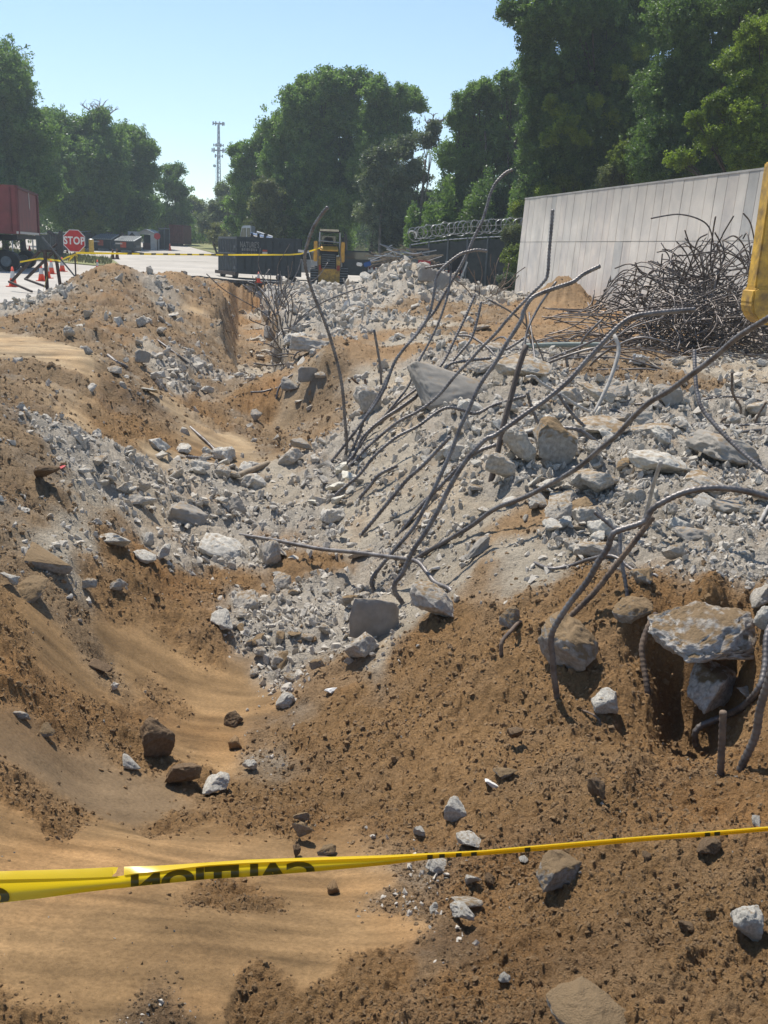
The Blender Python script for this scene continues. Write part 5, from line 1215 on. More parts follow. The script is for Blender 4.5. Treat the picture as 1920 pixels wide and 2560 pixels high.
# ---- fence with coiled wire
FP = [(at(1022, 700, Y=50).x, 50, 0), (at(1100, 700, Y=49).x, 49, 0), (at(1180, 700, Y=48).x, 48, 0), (at(1318, 700, Y=46.5).x, 46.5, 0)]
FH = [at(1022, 612, Y=50).z, at(1100, 600, Y=49).z, at(1180, 594, Y=48).z, at(1318, 588, Y=46.5).z]
f2, q2, o2 = fence('coiled_wire_fence', 'tall screened fence with coils of razor wire between the pile and the wall', FP, FH, 6)
pts = []
for i in range(len(q2) - 1):
    (a, ha), (b_, hb) = q2[i], q2[i + 1]
    for t in np.linspace(0, 1, 60, endpoint=False):
        p = a.lerp(b_, t); s_ = (i + t) * 3.4; ang_ = s_ * 2 * math.pi
        pts.append(p + Vector((.30 * math.cos(ang_) + .05 * math.sin(s_ * 1.7), .2 * math.cos(ang_ + .7), ha + (hb - ha) * t + .48 + (.30 + .05 * math.sin(s_ * 2.3)) * math.sin(ang_))))
M['wire'] = mat('dull_wire', (.34, .35, .35), .5, metal=.5, var=.4, scale=4)
coil = MB().tube(pts, .024, 5, True); coil.build('razor_wire', M['wire'], f2)
for dz in (.25, .52, .78):
    MB().tube([a + Vector((0, -.1, h_ + dz)) for a, h_ in q2], .006, 5).build('barbed_strand', M['galv'], f2)
e = at(1030, 588, Y=50) - o2
MB().tube([e + Vector((math.cos(t) * .22, 0, math.sin(t) * .2)) for t in np.linspace(-.8, 2.8, 12)], .05, 6).build('bent_arm', M['white'], f2)

# ---- mast
q = at(547, 600, Y=300); q.z = 0; k = scl(300)
mz = lambda py: at(547, py, Y=300).z
mt = empty('radio_mast', q, 'lattice radio mast with antenna rings rising behind the trees', 'tower')
zt_, zb_ = mz(312), 0; legs = []
for i in range(3):
    a_ = i * 2 * math.pi / 3 + .5
    legs.append((Vector((math.cos(a_) * 6.2 * k * 1.35, math.sin(a_) * .9, 0)), Vector((math.cos(a_) * 2.0 * k, math.sin(a_) * .3, zt_))))
    MB().cyl(legs[-1][0], legs[-1][1], .14, 6).build('mast_leg', M['tower'], mt)
nb = 26
br = MB()
for j in range(nb):
    for i in range(3):
        A_, B_ = legs[i], legs[(i + 1) % 3]; t0, t1 = j / nb, (j + 1) / nb
        br.cyl(A_[0].lerp(A_[1], t0), B_[0].lerp(B_[1], t1), .07, 4)
        if j % 2: br.cyl(A_[0].lerp(A_[1], t0), B_[0].lerp(B_[1], t0), .06, 4)
br.build('bracing', M['tower'], mt)
ld_ = MB(); x = -9 * k
for j in range(40): ld_.cyl((x, 0, j * .5), (x + 2 * k, 0, j * .5 + .5), .04, 4)
ld_.cyl((x, 0, 0), (x + 3 * k, 0, mz(400)), .05, 4); ld_.build('cable_ladder', M['tower'], mt)
for zc, rr_, n_, hpx in ((309, 13, 9, 7), (363, 11, 6, 6), (376, 15, 8, 9), (390, 9, 5, 7)):
    ring = MB(); z_ = mz(zc)
    for i in range(n_):
        a_ = i * 2 * math.pi / n_ + .2; p = Vector((math.cos(a_) * rr_ * k, math.sin(a_) * rr_ * k, z_))
        MB().box(p, (.32, .25, hpx * k), Matrix.Rotation(a_, 3, 'Z')).build('antenna', M['tower'], mt)
        ring.cyl((0, 0, z_), p, .07, 4); b_ = a_ + 2 * math.pi / n_; ring.cyl(p, (math.cos(b_) * rr_ * k, math.sin(b_) * rr_ * k, z_), .08, 4)
    ring.build('antenna_ring', M['tower'], mt)
MB().cyl((-8 * k, -1.5, mz(416)), (-8 * k, -1.2, mz(416)), 3.4 * k, 14).build('dish', M['galv'], mt)

# ---- yellow excavator arm hanging in from the right
Ye = 13.5; k = scl(Ye); q = at(1900, 800, Y=Ye)
ex = empty('excavator_arm', q, 'worn yellow excavator stick end hanging in from the right edge', 'excavator')
def XP(px, py): v = at(px, py, Y=Ye) - q; return (v.x, 0, v.z)
up_ = [XP(1916, 530), XP(1903, 620), XP(1889, 710), XP(1888, 728), XP(1985, 728), XP(2010, 620), XP(2040, 400), XP(1935, 400)]
MB().prism(up_, (0, .34, 0)).build('stick', M['yellow_worn'], ex, bevel=.02)
lo_ = [XP(1882, 722), XP(1893, 718), XP(1992, 722), XP(1996, 770), XP(1975, 812), XP(1935, 817), XP(1895, 808), XP(1878, 785), XP(1875, 760)]
mb = MB().prism([(x, -.06, z) for x, y, z in lo_], (0, .46, 0)); mb.build('stick_end', M['yellow_worn'], ex, bevel=.045)
MB().cyl((XP(1960, 775)[0], -.14, XP(1960, 775)[2]), (XP(1960, 775)[0], .48, XP(1960, 775)[2]), .09, 18).build('pin', M['dark_steel'], ex)

# ---- caution tapes
def tape_mat(name, col, tr=.35):
    m = bpy.data.materials.new(name); m.use_nodes = True; nt = m.node_tree; N = nt.nodes; L = nt.links
    b = N['Principled BSDF']; b.inputs['Base Color'].default_value = (*col, 1); b.inputs['Roughness'].default_value = .28; b.inputs['Specular IOR Level'].default_value = .6
    t = N.new('ShaderNodeBsdfTranslucent'); t.inputs['Color'].default_value = (*col, 1); mx = N.new('ShaderNodeMixShader'); mx.inputs[0].default_value = tr
    tc = N.new('ShaderNodeTexCoord'); n = N.new('ShaderNodeTexNoise'); n.inputs['Scale'].default_value = 9; L.new(tc.outputs['Object'], n.inputs['Vector'])
    bp = N.new('ShaderNodeBump'); bp.inputs['Distance'].default_value = .004; L.new(n.outputs['Fac'], bp.inputs['Height']); L.new(bp.outputs[0], b.inputs['Normal'])
    L.new(b.outputs[0], mx.inputs[1]); L.new(t.outputs[0], mx.inputs[2]); L.new(mx.outputs[0], N['Material Output'].inputs[0]); return m
M['tape'] = tape_mat('yellow_tape', (.80, .58, .02), .42)
M['tape_print'] = tape_mat('tape_print', (.115, .095, .012), .35)
# near tape: rows across the width; photo outline of upper and lower edge
YT = 1.62
X_ = np.array([-420, -200, 0, 100, 200, 260, 290, 300, 340, 400, 460, 520, 620, 800, 960, 1100, 1200, 1400, 1600, 1760, 1920, 2300])
UP = np.array([2186, 2182, 2178, 2175, 2172, 2169, 2167, 2167, 2166, 2164, 2160, 2156, 2149, 2143, 2138, 2131, 2126, 2108, 2091, 2079, 2066, 2035])
FO = np.array([2202, 2200, 2199, 2197, 2195, 2193, 2191, 2190, 2183, 2178, 2170, 2163, 2157, 2150, 2144, 2135, 2129, 2111, 2094, 2082, 2069, 2038])
LO = np.array([2290, 2276, 2257, 2246, 2232, 2225, 2221, 2221, 2216, 2210, 2204, 2198, 2192, 2178, 2163, 2145, 2139, 2123, 2104, 2092, 2078, 2046])
tp = empty('caution_tape', at(500, 2180, Y=YT), 'yellow caution tape with mirrored dark lettering stretched across the foreground', 'tape')
to = Vector(tp.location)
def tape_pt(px, f, off=0.0):
    """f: 0 lower edge, 1 fold, 2 upper edge"""
    u = np.interp(px, X_, UP); fo_ = np.interp(px, X_, FO); lo = np.interp(px, X_, LO)
    y = lo + (fo_ - lo) * min(f, 1) if f <= 1 else fo_ + (u - fo_) * (f - 1)
    D_ = YT + .35 * (px - 960) / 2440 * 0 + (.018 * (f - 1) if f > 1 else .012 * math.sin(f * 3.0)) - .012 * math.sin(px / 110) * .3
    p = at(px, y, Y=D_ - off) - to; return p
def strip(name, f0, f1, nf, x0, x1, m, off=0.0, ragged=None):
    xs = np.arange(x0, x1 + 1, 14.0); V = []; Fc = []
    for i, x in enumerate(xs):
        for j in range(nf + 1):
            V.append(tape_pt(x, f0 + (f1 - f0) * j / nf, off))
    for i in range(len(xs) - 1):
        for j in range(nf): a = i * (nf + 1) + j; Fc.append((a, a + nf + 1, a + nf + 2, a + 1))
    me = MB().add(V, Fc).mesh(name); smooth(me); me.materials.append(m); return link(name, me, tp)
strip('band', 0, 1, 6, -420, 2300, M['tape'])
strip('folded_edge', 1, 2, 2, -420, 280, M['tape'], .001)
strip('folded_edge', 1, 2, 2, 310, 2300, M['tape'], .001)
# torn corner of the fold
V = [tape_pt(280, 1, .001), tape_pt(280, 2, .001), tape_pt(295, 1.95, .003), tape_pt(290, 1.4, .004), tape_pt(283, 1.2, .002)]
MB().add(V, [(0, 4, 3, 2, 1)]).build('torn_corner', M['tape'], tp)
# mirrored letters, upper halves only, lying on the band
def letters(word, x0, x1, fb, ft, cut):
    cu = bpy.data.curves.new('text', 'FONT'); cu.body = word; cu.size = 1; cu.offset = .055; cu.space_character = 1.05; cu.resolution_u = 5
    t = bpy.data.objects.new('text', cu); COL.objects.link(t)
    me = bpy.data.meshes.new_from_object(t.evaluated_get(bpy.context.evaluated_depsgraph_get())); bpy.data.objects.remove(t)
    bm = bmesh.new(); bm.from_mesh(me)
    bmesh.ops.triangulate(bm, faces=bm.faces[:])
    xs = [v.co.x for v in bm.verts]; ys_ = [v.co.y for v in bm.verts]; xa, xb, ya, yb = min(xs), max(xs), min(ys_), max(ys_)
    yc = ya + (yb - ya) * cut
    for c in (yc,):
        bmesh.ops.bisect_plane(bm, geom=bm.verts[:] + bm.edges[:] + bm.faces[:], plane_co=(0, c, 0), plane_no=(0, -1, 0), clear_outer=True)
    for i in range(1, 60):
        bmesh.ops.bisect_plane(bm, geom=bm.verts[:] + bm.edges[:] + bm.faces[:], plane_co=(xa + (xb - xa) * i / 60, 0, 0), plane_no=(1, 0, 0))
    for i in range(1, 5):
        bmesh.ops.bisect_plane(bm, geom=bm.verts[:] + bm.edges[:] + bm.faces[:], plane_co=(0, yc + (yb - yc) * i / 5, 0), plane_no=(0, 1, 0))
    for v in bm.verts:
        tx = (xb - v.co.x) / (xb - xa); ty = (v.co.y - yc) / (yb - yc)       # mirrored: seen from the back of the tape
        v.co = tape_pt(x0 + (x1 - x0) * tx, fb + (ft - fb) * ty, .0022)
    me2 = bpy.data.meshes.new('lettering'); bm.to_mesh(me2); bm.free(); me2.materials.append(M['tape_print']); link('lettering', me2, tp)
letters('CAUTION', 327, 787, .02, .93, .45)
letters('CAUTION', -440, 24, .02, .70, .30)
for x0, x1 in [(1068, 1090), (1098, 1122), (1140, 1160), (1178, 1196), (1226, 1236), (1290, 1302), (1312, 1330), (1345, 1358), (1762, 1780), (1786, 1812), (1884, 1896)]:
    strip('lettering', .0, .96, 2, x0, x1, M['tape_print'], .0022)
# far tape from the stop sign to the loader, and its tied ends
ft_ = empty('far_tape', at(190, 632, Y=Ys), 'thin yellow caution tape from the stop sign past the dumpster to the loader', 'tape'); fo2 = Vector(ft_.location)
def ribbon(par, o0, pts, w, name='ribbon', m='tape', up=(0, 0, 1)):
    P = resample(pts, .5); V = []; Fc = []
    for i, p in enumerate(P): tw = Vector((0, .3 * math.sin(i * .9), 1)).normalized() * w / 2; V += [p - o0 - tw, p - o0 + tw]
    for i in range(len(P) - 1): Fc.append((2 * i, 2 * i + 2, 2 * i + 3, 2 * i + 1))
    me = MB().add(V, Fc).mesh(name); me.materials.append(M[m]); return link(name, me, par)
ribbon(ft_, fo2, [at(190, 632, Y=Ys), at(300, 634, Y=Ys + 3), at(420, 636, Y=Ys + 7), at(545, 637, Y=49), at(640, 637, Y=50), at(742, 636, Y=50), at(780, 626, Y=49.9), at(800, 620, Y=49.9)], .075)
for s0, s1, y0 in [(0, 0, 0)]:
    pass
for i in range(9):
    x = 318 + i * 30; y = 634.4 + i * .3; Yv = np.interp(x, [300, 420, 545], [Ys + 3, Ys + 7, 49])
    ribbon(ft_, fo2, [at(x, y, Y=Yv - .02), at(x + 12, y + .1, Y=Yv - .02)], .077, 'print', 'tape_print')
t2 = empty('tape_tails', at(190, 632, Y=Ys - .1), 'yellow tape knotted round the stop sign post with hanging tails', 'tape'); to2 = Vector(t2.location)
for a_ in ([(188, 636), (178, 640), (173, 652), (172, 674)], [(188, 636), (192, 645), (194, 660), (195, 678)], [(186, 637), (172, 641), (158, 648), (150, 652)], [(189, 634), (194, 640), (193, 650)], [(187, 636), (174, 646), (171, 655)]):
    ribbon(t2, to2, [at(x, y, Y=Ys - .1) for x, y in a_], .06)
ribbon(t2, to2, [at(x, y, Y=fy + .2) for x, y in ((150, 652), (100, 646), (78, 652), (50, 655))], .05)
t3 = empty('tape_tails', at(112, 700, Y=fy - .1), 'loose yellow tape hanging down the near upright of the steel frame', 'tape'); to3 = Vector(t3.location)
ribbon(t3, to3, [at(x, y, Y=fy - .1) for x, y in ((120, 655), (124, 680), (112, 700), (108, 728))], .06)
t4 = empty('tape_tails', at(770, 626, Y=49.5), 'crumpled tape end beside the left arm of the loader', 'tape'); to4 = Vector(t4.location)
ribbon(t4, to4, [at(x, y, Y=49.6) for x, y in ((745, 627), (760, 629), (775, 630), (778, 645), (779, 655))], .12, m='white_band')
# ---------------------------------------------------------------- reinforcing bars
M['rebar'] = mat('rebar_steel', (.185, .17, .158), .5, metal=.45, var=.45, scale=9, spec=.5, col2=(.085, .072, .066))
M['rebar_muddy'] = mat('muddy_rebar', (.17, .12, .08), .8, metal=.1, var=.5, scale=12, col2=(.08, .06, .05))
M['rebar_pale'] = mat('pale_bar_steel', (.40, .37, .33), .75, metal=.1, var=.3, scale=12)
M['rebar_dark'] = mat('dark_tangle_steel', (.17, .14, .12), .5, metal=.5, var=.5, scale=9, spec=.5)
M['pvc'] = mat('grey_green_conduit', (.25, .28, .24), .6, var=.2, scale=8)
M['rust_pole'] = mat('brown_pole', (.115, .09, .075), .7, metal=.2, var=.35, scale=14)
def bar_mesh(P, r, ribs=True, n=8, gap=.036):
    pts = resample(P, gap / 3 if ribs else .06)
    if len(pts) < 3: pts = resample(P, .01)
    rr = [r * (1.0 if (i % 2 == 0 or not ribs) else 1.17) for i in range(len(pts))]
    if ribs: # sharpen: valley, ridge pairs
        ra = (.93, 1.15, 1.06) if gap < .03 else (.86, 1.27, 1.10)
        rr = [r * ra[i % 3] for i in range(len(pts))]
    V, Fc = tube_geo(pts, rr, n, True)
    me = bpy.data.meshes.new('bar'); me.from_pydata([tuple(v) for v in V], [], Fc); me.update(); smooth(me); return me
def rebar(pts, label, Y0=None, Y1=None, wpx=None, r=.018, m='rebar', name='rebar', cat='rebar', group=None, ribs=True, ends='b', bow=0.0, bury=.08):
    """pts in photo pixels from the free end to the foot. The foot stands on the ground (ends 'b'), or both ends do ('ab').
    Y0/Y1: distance of first/last point if not found from the ground"""
    L = [0]
    for i in range(1, len(pts)): L.append(L[-1] + math.hypot(pts[i][0] - pts[i - 1][0], pts[i][1] - pts[i - 1][1]))
    gb = hit(*pts[-1]); yb = Y1 or gb.y
    ga = hit(*pts[0]) if 'a' in ends else None; ya = Y0 or (ga.y if ga is not None else yb)
    P = []
    for i, (x, y) in enumerate(pts):
        t = L[i] / L[-1]; Yv = ya + (yb - ya) * t + bow * math.sin(t * math.pi)
        p = at(x, y, Y=Yv)
        g = hgt(p.x, p.y)
        if p.z < g + r and i < len(pts) - 1 and not ('a' in ends and i == 0):
            h = hit(x, y); Yv = min(Yv, h.y - .05); p = at(x, y, Y=Yv)
        P.append(p)
    if bury and Y1 is None:
        d = (P[-1] - P[-2]).normalized(); P.append(P[-1] + d * bury * .5 + Vector((0, 0, -bury)))
    o0 = P[-1].copy(); me = bar_mesh([p - o0 for p in P], r, ribs, gap=.028 if o0.y < 8 else .040)
    me.materials.append(M[m]); o = link(name, me); o.location = o0; tag(o, label, cat, group); return o
BARS = [
 ([(820,517),(805,535),(785,566),(774,593),(764,628),(762,651),(766,678),(778,720),(793,759),(809,797),(828,853),(847,923),(857,980),(861,1033),(867,1111),(863,1144)],'tallest upright bar left of the fan rising in front of the loader',dict(k=.97,r=.019)),
 ([(1282,424),(1263,433),(1239,458),(1226,485),(1216,520),(1205,554),(1185,593),(1170,628),(1151,666),(1131,701),(1104,747),(1089,775),(1048,824),(994,894),(970,943),(945,992),(912,1046),(896,1091),(876,1136)],'long curving bar whose hooked tip reaches up before the trees',dict(k=1.12)),
 ([(1218,628),(1192,625),(1168,630),(1150,636),(1120,658),(1098,680),(1089,700),(1087,722),(1074,783),(1048,828),(1010,872),(986,906),(957,980),(904,1058),(822,1164)],'bar with a drooping hook at the top just under the curving bar',dict(k=1.08)),
 ([(1062,670),(1112,662),(1126,670),(1126,693),(1122,725),(1113,759),(1089,824),(1044,910),(1019,968),(970,1029),(921,1083),(884,1148)],'pale topped bar kinked sideways near the far pile',dict(k=1.1,r=.014)),
 ([(1187,738),(1162,796),(1142,837),(1105,910),(1050,965),(994,1009),(940,1068)],'straight bar in the left part of the fan ending beside its twin',dict(k=1.1)),
 ([(1203,755),(1193,800),(1179,845),(1150,882),(1126,910),(1072,968),(1019,1009),(953,1054),(896,1107)],'bar right beside its twin in the left part of the fan',dict(k=1.1)),
 ([(1382,524),(1378,574),(1373,631),(1369,685),(1359,705),(1324,740),(1270,797),(1240,833),(1199,874),(1175,902),(1142,935),(1093,992),(1044,1029),(990,1058),(912,1124),(884,1156),(835,1195)],'bar whose upper part stands upright before the concrete wall',dict(k=1.05)),
 ([(1500,665),(1459,685),(1432,705),(1394,718),(1355,732),(1328,747),(1309,778),(1301,804),(1265,861),(1240,904),(1199,964),(1171,1025),(1150,1070),(1130,1124),(1101,1189),(1080,1234),(1064,1264),(1035,1317),(986,1375),(949,1420),(929,1452),(935,1477)],'longest bar of the fan bending right over the sand mound',dict(k=1.1,r=.018)),
 ([(1737,774),(1685,778),(1627,784),(1581,793),(1550,813),(1519,844),(1473,894),(1423,950),(1363,1001),(1310,1037),(1240,1087),(1212,1100),(1167,1149),(1130,1207),(1097,1272),(1064,1330),(1031,1379),(1007,1432),(988,1457),(988,1481),(1007,1510)],'thick bar bent flat at its top in front of the rebar tangle',dict(k=1.05,r=.019)),
 ([(1990,752),(1920,796),(1847,841),(1785,894),(1736,931),(1674,976),(1625,1005),(1584,1042),(1543,1087),(1494,1128),(1445,1169),(1383,1206),(1314,1242),(1240,1271),(1175,1317),(1113,1354),(1044,1395)],'very long thick bar running diagonally from the right edge to the fan foot',dict(k=.72,r=.018)),
 ([(1314,990),(1240,1011),(1191,1033),(1154,1025),(1121,1019),(1089,1033),(1044,1066),(994,1091),(957,1120),(929,1148),(896,1189),(843,1234),(834,1255)],'arched bar low in the fan with its foot beside the white plaster',dict(k=1.08)),
 ([(1240,894),(1170,902),(1126,910),(1101,935),(1052,980),(1003,1017),(953,1050),(908,1091),(888,1132),(835,1195)],'bar bent flat at its top in front of the huge slab',dict(k=1.1)),
 ([(1240,1112),(1195,1129),(1154,1161),(1093,1223),(1064,1252),(1031,1293),(1003,1330)],'short bar merging into the foot of the fan',dict(k=1.03)),
 ([(1126,1091),(1060,1161),(1019,1198),(974,1252),(937,1297),(904,1338)],'isolated bar on the pale slope left of the fan foot',dict(k=1.0)),
 ([(994,1164),(949,1186),(925,1215),(896,1250)],'short bar lying on the pale slope below the white plaster',dict(k=1.0)),
 ([(599,1337),(683,1350),(744,1362),(806,1373),(888,1381),(949,1389),(1007,1397),(1044,1405),(1068,1432),(1089,1457),(1126,1475)],'bar lying nearly level across the rubble to the fan foot',dict(ends='ab',r=.017)),
 ([(1736,876),(1738,935),(1744,988),(1760,1029),(1814,1091),(1871,1144),(1920,1181),(1980,1215)],'bar standing up before the tangle then sweeping down to the right edge',dict(ends='b',k=1.15,r=.017)),
 ([(1990,1262),(1920,1242),(1855,1226),(1785,1220),(1715,1230),(1658,1255),(1629,1275),(1609,1305),(1551,1325),(1531,1337),(1519,1370),(1494,1407),(1469,1452),(1424,1509),(1387,1567),(1377,1600),(1381,1641),(1385,1690),(1392,1743)],'thick bar arching from the right edge down to the brown slope',dict(k=.98,r=.016)),
 ([(1633,1292),(1580,1362),(1535,1419),(1486,1481),(1437,1530),(1396,1571),(1355,1604)],'muddy straight bar crossing the arching bar above the brown crest',dict(k=1.0,r=.017,m='rebar_muddy')),
 ([(1652,1154),(1633,1214),(1617,1279),(1605,1320)],'thin pale straight pole leaning in the right rubble',dict(k=.95,r=.015,m='rebar_pale',ribs=False)),
 ([(1642,1534),(1621,1567),(1605,1616),(1609,1661),(1619,1729)],'mud caked stub of bar left of the big soiled block',dict(k=1.05,r=.017,m='rebar_muddy')),
 ([(1960,1500),(1920,1580),(1912,1669),(1896,1723),(1855,1768),(1806,1792),(1756,1813),(1738,1833),(1740,1862)],'bar curving in from the right edge and hooking down beside the dark hollow',dict(k=1.0,r=.0175)),
 ([(1960,1580),(1920,1706),(1900,1772),(1888,1841),(1851,1923)],'lower bar at the right edge running down beside the hooked one',dict(k=.98,r=.017)),
 ([(1808,1778),(1805,1850),(1801,1932)],'short upright stub of bar standing alone on the brown soil',dict(k=1.0,r=.0155,m='rebar_muddy')),
 ([(1336,1407),(1375,1421),(1422,1415),(1470,1399),(1519,1389),(1551,1399),(1568,1415),(1597,1432),(1642,1440)],'thin wavy bar lying along the brown crest',dict(ends='ab',r=.011)),
 ([(1486,1280),(1535,1321),(1549,1337),(1551,1387),(1564,1460),(1568,1493)],'thin bar dropping down behind the two crossing bars',dict(k=1.05,r=.012)),
 ([(1404,1222),(1437,1247),(1482,1279)],'short bar under the diagonal bar in the rubble',dict(ends='ab',r=.013)),
 ([(394,851),(446,889),(492,924),(512,938)],'ribbed bar lying down the flank of the left mound',dict(ends='ab',r=.022)),
 ([(269,889),(290,905),(315,918)],'curved bar stub lying on the left mound',dict(ends='ab',r=.03)),
 ([(475,1068),(521,1109),(541,1132)],'bar lying at the edge of the smooth tan scrape',dict(ends='ab',r=.02)),
 ([(463,1142),(490,1144),(515,1149)],'short bar at the foot of the smooth tan scrape',dict(ends='ab',r=.018)),
 ([(935,824),(943,869),(951,919),(953,960)],'thin straight bar standing on the orange sand bank',dict(k=1.0,r=.02,ribs=False)),
 ([(1584,1011),(1650,1009),(1732,1005),(1785,994),(1834,992),(1896,1001),(1950,1012)],'thin bar lying level across the right rubble',dict(ends='ab',r=.012)),
 ([(1474,1025),(1502,1021),(1547,1029),(1609,1050),(1666,1070)],'low arched thin bar behind the diagonal bar',dict(ends='ab',r=.013)),
 ([(1318,980),(1326,1009),(1342,1050),(1363,1087),(1385,1115)],'bar leaning down in front of the stained boulder',dict(k=1.0,r=.015)),
 ([(1396,984),(1416,1017),(1445,1050),(1480,1085)],'bar leaning beside the black cavity',dict(k=1.0,r=.015)),
 ([(1314,943),(1334,941),(1351,956),(1371,968),(1400,985),(1440,1012),(1486,1037)],'wavy bar coming over the rounded boulder',dict(k=1.0,r=.015,m='rebar_pale')),
 ([(1310,1085),(1355,1072),(1404,1070),(1445,1074),(1478,1095),(1510,1124)],'arched bar over the stained boulder',dict(ends='ab',r=.018,bow=-.3)),
 ([(1535,837),(1547,869),(1539,910),(1519,964),(1494,1017),(1484,1037)],'pale smooth bent pipe before the tangle',dict(k=1.05,r=.022,m='rebar_pale',ribs=False)),
 ([(1830,931),(1832,984),(1851,1017),(1847,1037),(1814,1046),(1802,1056)],'short bent bar like a hook in the right rubble',dict(k=1.0,r=.013,m='rebar_muddy')),
 ([(1728,1062),(1830,1063),(1960,1062)],'straight thin bar lying level at the right edge',dict(ends='ab',r=.013)),
 ([(1916,1005),(1896,1037),(1887,1060)],'short leaning bar at the right edge',dict(k=1.0,r=.013,m='rebar_muddy')),
 ([(1826,1091),(1855,1080),(1930,1074)],'short curved bar under the level one at the right edge',dict(ends='ab',r=.012)),
 ([(1324,837),(1281,865),(1248,886)],'short bar sloping left of the pipe bend',dict(k=1.0,r=.02)),
 ([(1310,770),(1316,800),(1318,824),(1334,878)],'thin wire bent down beside the sand mound',dict(k=1.0,r=.016,m='rebar_dark',ribs=False)),
 ([(1146,839),(1175,841),(1203,857),(1225,875),(1240,895)],'bar end curving over behind the fan',dict(k=1.05,r=.018)),
 ([(1175,968),(1210,982),(1250,992)],'smooth rod end poking from behind the fan',dict(ends='ab',r=.02,m='rebar_pale',ribs=False)),
 ([(1412,882),(1417,905),(1420,925)],'short stub of bar under the grey conduit',dict(k=1.0,r=.02)),
 ([(1895,1320),(1905,1295),(1925,1262)],'straight stub coloured sunlit pale at the right edge of the rubble',dict(ends='ab',r=.012,m='rebar_pale')),  # pale colour stands in for sunlight on this stub
 ([(912,947),(916,975),(909,1000),(918,1020)],'rusty hanging bar under the sand bank',dict(k=1.0,r=.018,m='rebar_muddy')),
 ([(1350,1090),(1300,1075),(1262,1068)],'stub of bar behind the upright boulder',dict(ends='ab',r=.015)),
 ([(1455,1775),(1490,1790),(1503,1812)],'thin muddy wire under the crusted stone on the brown slope',dict(ends='ab',r=.006,m='rebar_muddy',ribs=False)),
 ([(1253,1640),(1255,1605),(1275,1580),(1300,1555)],'short muddy curved bar beside the pale lump',dict(ends='ab',r=.012,m='rebar_muddy',bow=-.1)),
]
for pts, lab, kw in BARS:
    kw = dict(kw); k = kw.pop('k', None)
    if k: kw['Y0'] = hit(*pts[-1]).y * k
    rebar(pts, lab, **kw)
# poles and pipes
rebar([(1316,863),(1297,919),(1281,980),(1260,1058),(1244,1132),(1228,1200)], 'straight brown pole standing through the fan below the pipe bend', Y0=hit(1228,1200).y*1.05, r=.026, m='rust_pole', ribs=False, name='pole', cat='pole')
pa, pb = hit(1316, 872), hit(1500, 872)
rebar([(1316,865),(1370,863),(1430,862),(1510,862)], 'grey green plastic conduit lying level right of the brown pole', Y0=pa.y, Y1=pa.y*1.0, r=.045, m='pvc', ribs=False, name='conduit', cat='pipe')
rebar([(671,1158),(630,1175),(590,1192)], 'rotten wooden stick lying in the hollow', ends='ab', r=.04, m='timber', ribs=False, name='wooden_stick', cat='stick')
# white plaster lumps at the fan's left foot
for (x, y, w, h, lab) in [(862, 1172, 64, 34, 'upper cream white plaster lump at the left foot of the fan'), (880, 1195, 60, 34, 'middle cream white plaster lump among the bar feet'), (845, 1222, 60, 32, 'lower cream white plaster lump among the bar feet'), (852, 1252, 46, 30, 'lowest cream white plaster lump beside the hooked bar foot'), (795, 1258, 46, 14, 'flat cream plaster scrap left of the bar feet')]:
    M.setdefault('plaster', mat('cream_plaster', (.62, .575, .47), .9, var=.15, scale=8, bump=.01, bscale=20))
    rock(x, y, w, h, 'plaster', R_.choice(ROCKS), lab, name='plaster_lump', cat='plaster')
rock(1592, 905, 48, 26, 'white_stone', rock_mesh('crumpled', 901, 4, (1, .7, .6), .2, 20), 'crumpled white sack in front of the rebar tangle', name='sack', cat='sack', sink=.1)
rock(1790, 893, 30, 12, 'ply', ROCKS[2], 'small cream scrap under the tangle', name='scrap_piece', cat='scrap', sink=.1)
rock(372, 978, 44, 8, 'plaster', SLABS[0], 'torn white sheet half buried in the left mound', name='torn_sheet', cat='scrap', sink=.2)
rock(1083, 1425, 26, 16, 'white_stone', SLABS[2], 'pale blue plastic scrap at the fan foot', name='plastic_scrap', cat='scrap', sink=.2)
rock(152, 1170, 16, 8, 'sign_red', SLABS[2], 'small red scrap in the left rubble strip', name='plastic_scrap', cat='scrap', sink=.1)

# thin twisted bars sticking out of the trench bank
tr_ = random.Random(31)
def wild(o, n, spread_px, up, lab, grp, r=(.012, .02), L_=(.8, 1.8), m='rebar', seedx=0):
    for i in range(n):
        px, py = o[0] + tr_.gauss(0, spread_px[0]), o[1] + tr_.gauss(0, spread_px[1])
        b = hit(px, py)
        d = Vector((tr_.gauss(up[0], .55), tr_.gauss(up[1], .35), abs(tr_.gauss(up[2], .45)) * (1 if up[2] > 0 else -1))).normalized()
        L1 = tr_.uniform(*L_); P = [Vector((0, 0, -.1))]; 
        for s_ in range(4):
            d = (d + Vector((tr_.gauss(0, .28), tr_.gauss(0, .28), tr_.gauss(0, .2)))).normalized(); P.append(P[-1] + d * L1 / 4)
        me = bar_mesh(P, tr_.uniform(*r), False, 6); me.materials.append(M[m]); ob = link('rebar', me); ob.location = b; tag(ob, lab, 'rebar', grp)
wild((690, 775), 28, (14, 24), (.1, 0, 1.0), 'thin bent bar in the upright bunch at the head of the trench bank', 'upright bars at the trench bank', L_=(1.0, 2.6))
wild((708, 835), 30, (22, 26), (.2, -.4, .35), 'thin twisted bar sticking out of the trench bank', 'twisted bars along the trench bank', L_=(.6, 1.5))
wild((735, 905), 10, (16, 22), (-.5, -.5, -.1), 'thin bar hanging from the broken bank beside the jutting slab', 'bars hanging from the trench bank', L_=(.5, 1.2))
wild((925, 935), 8, (14, 16), (0, -.3, -.2), 'rusty looped bar in the bank left of the fan', 'looped bars in the bank', L_=(.4, .9), m='rebar_muddy')
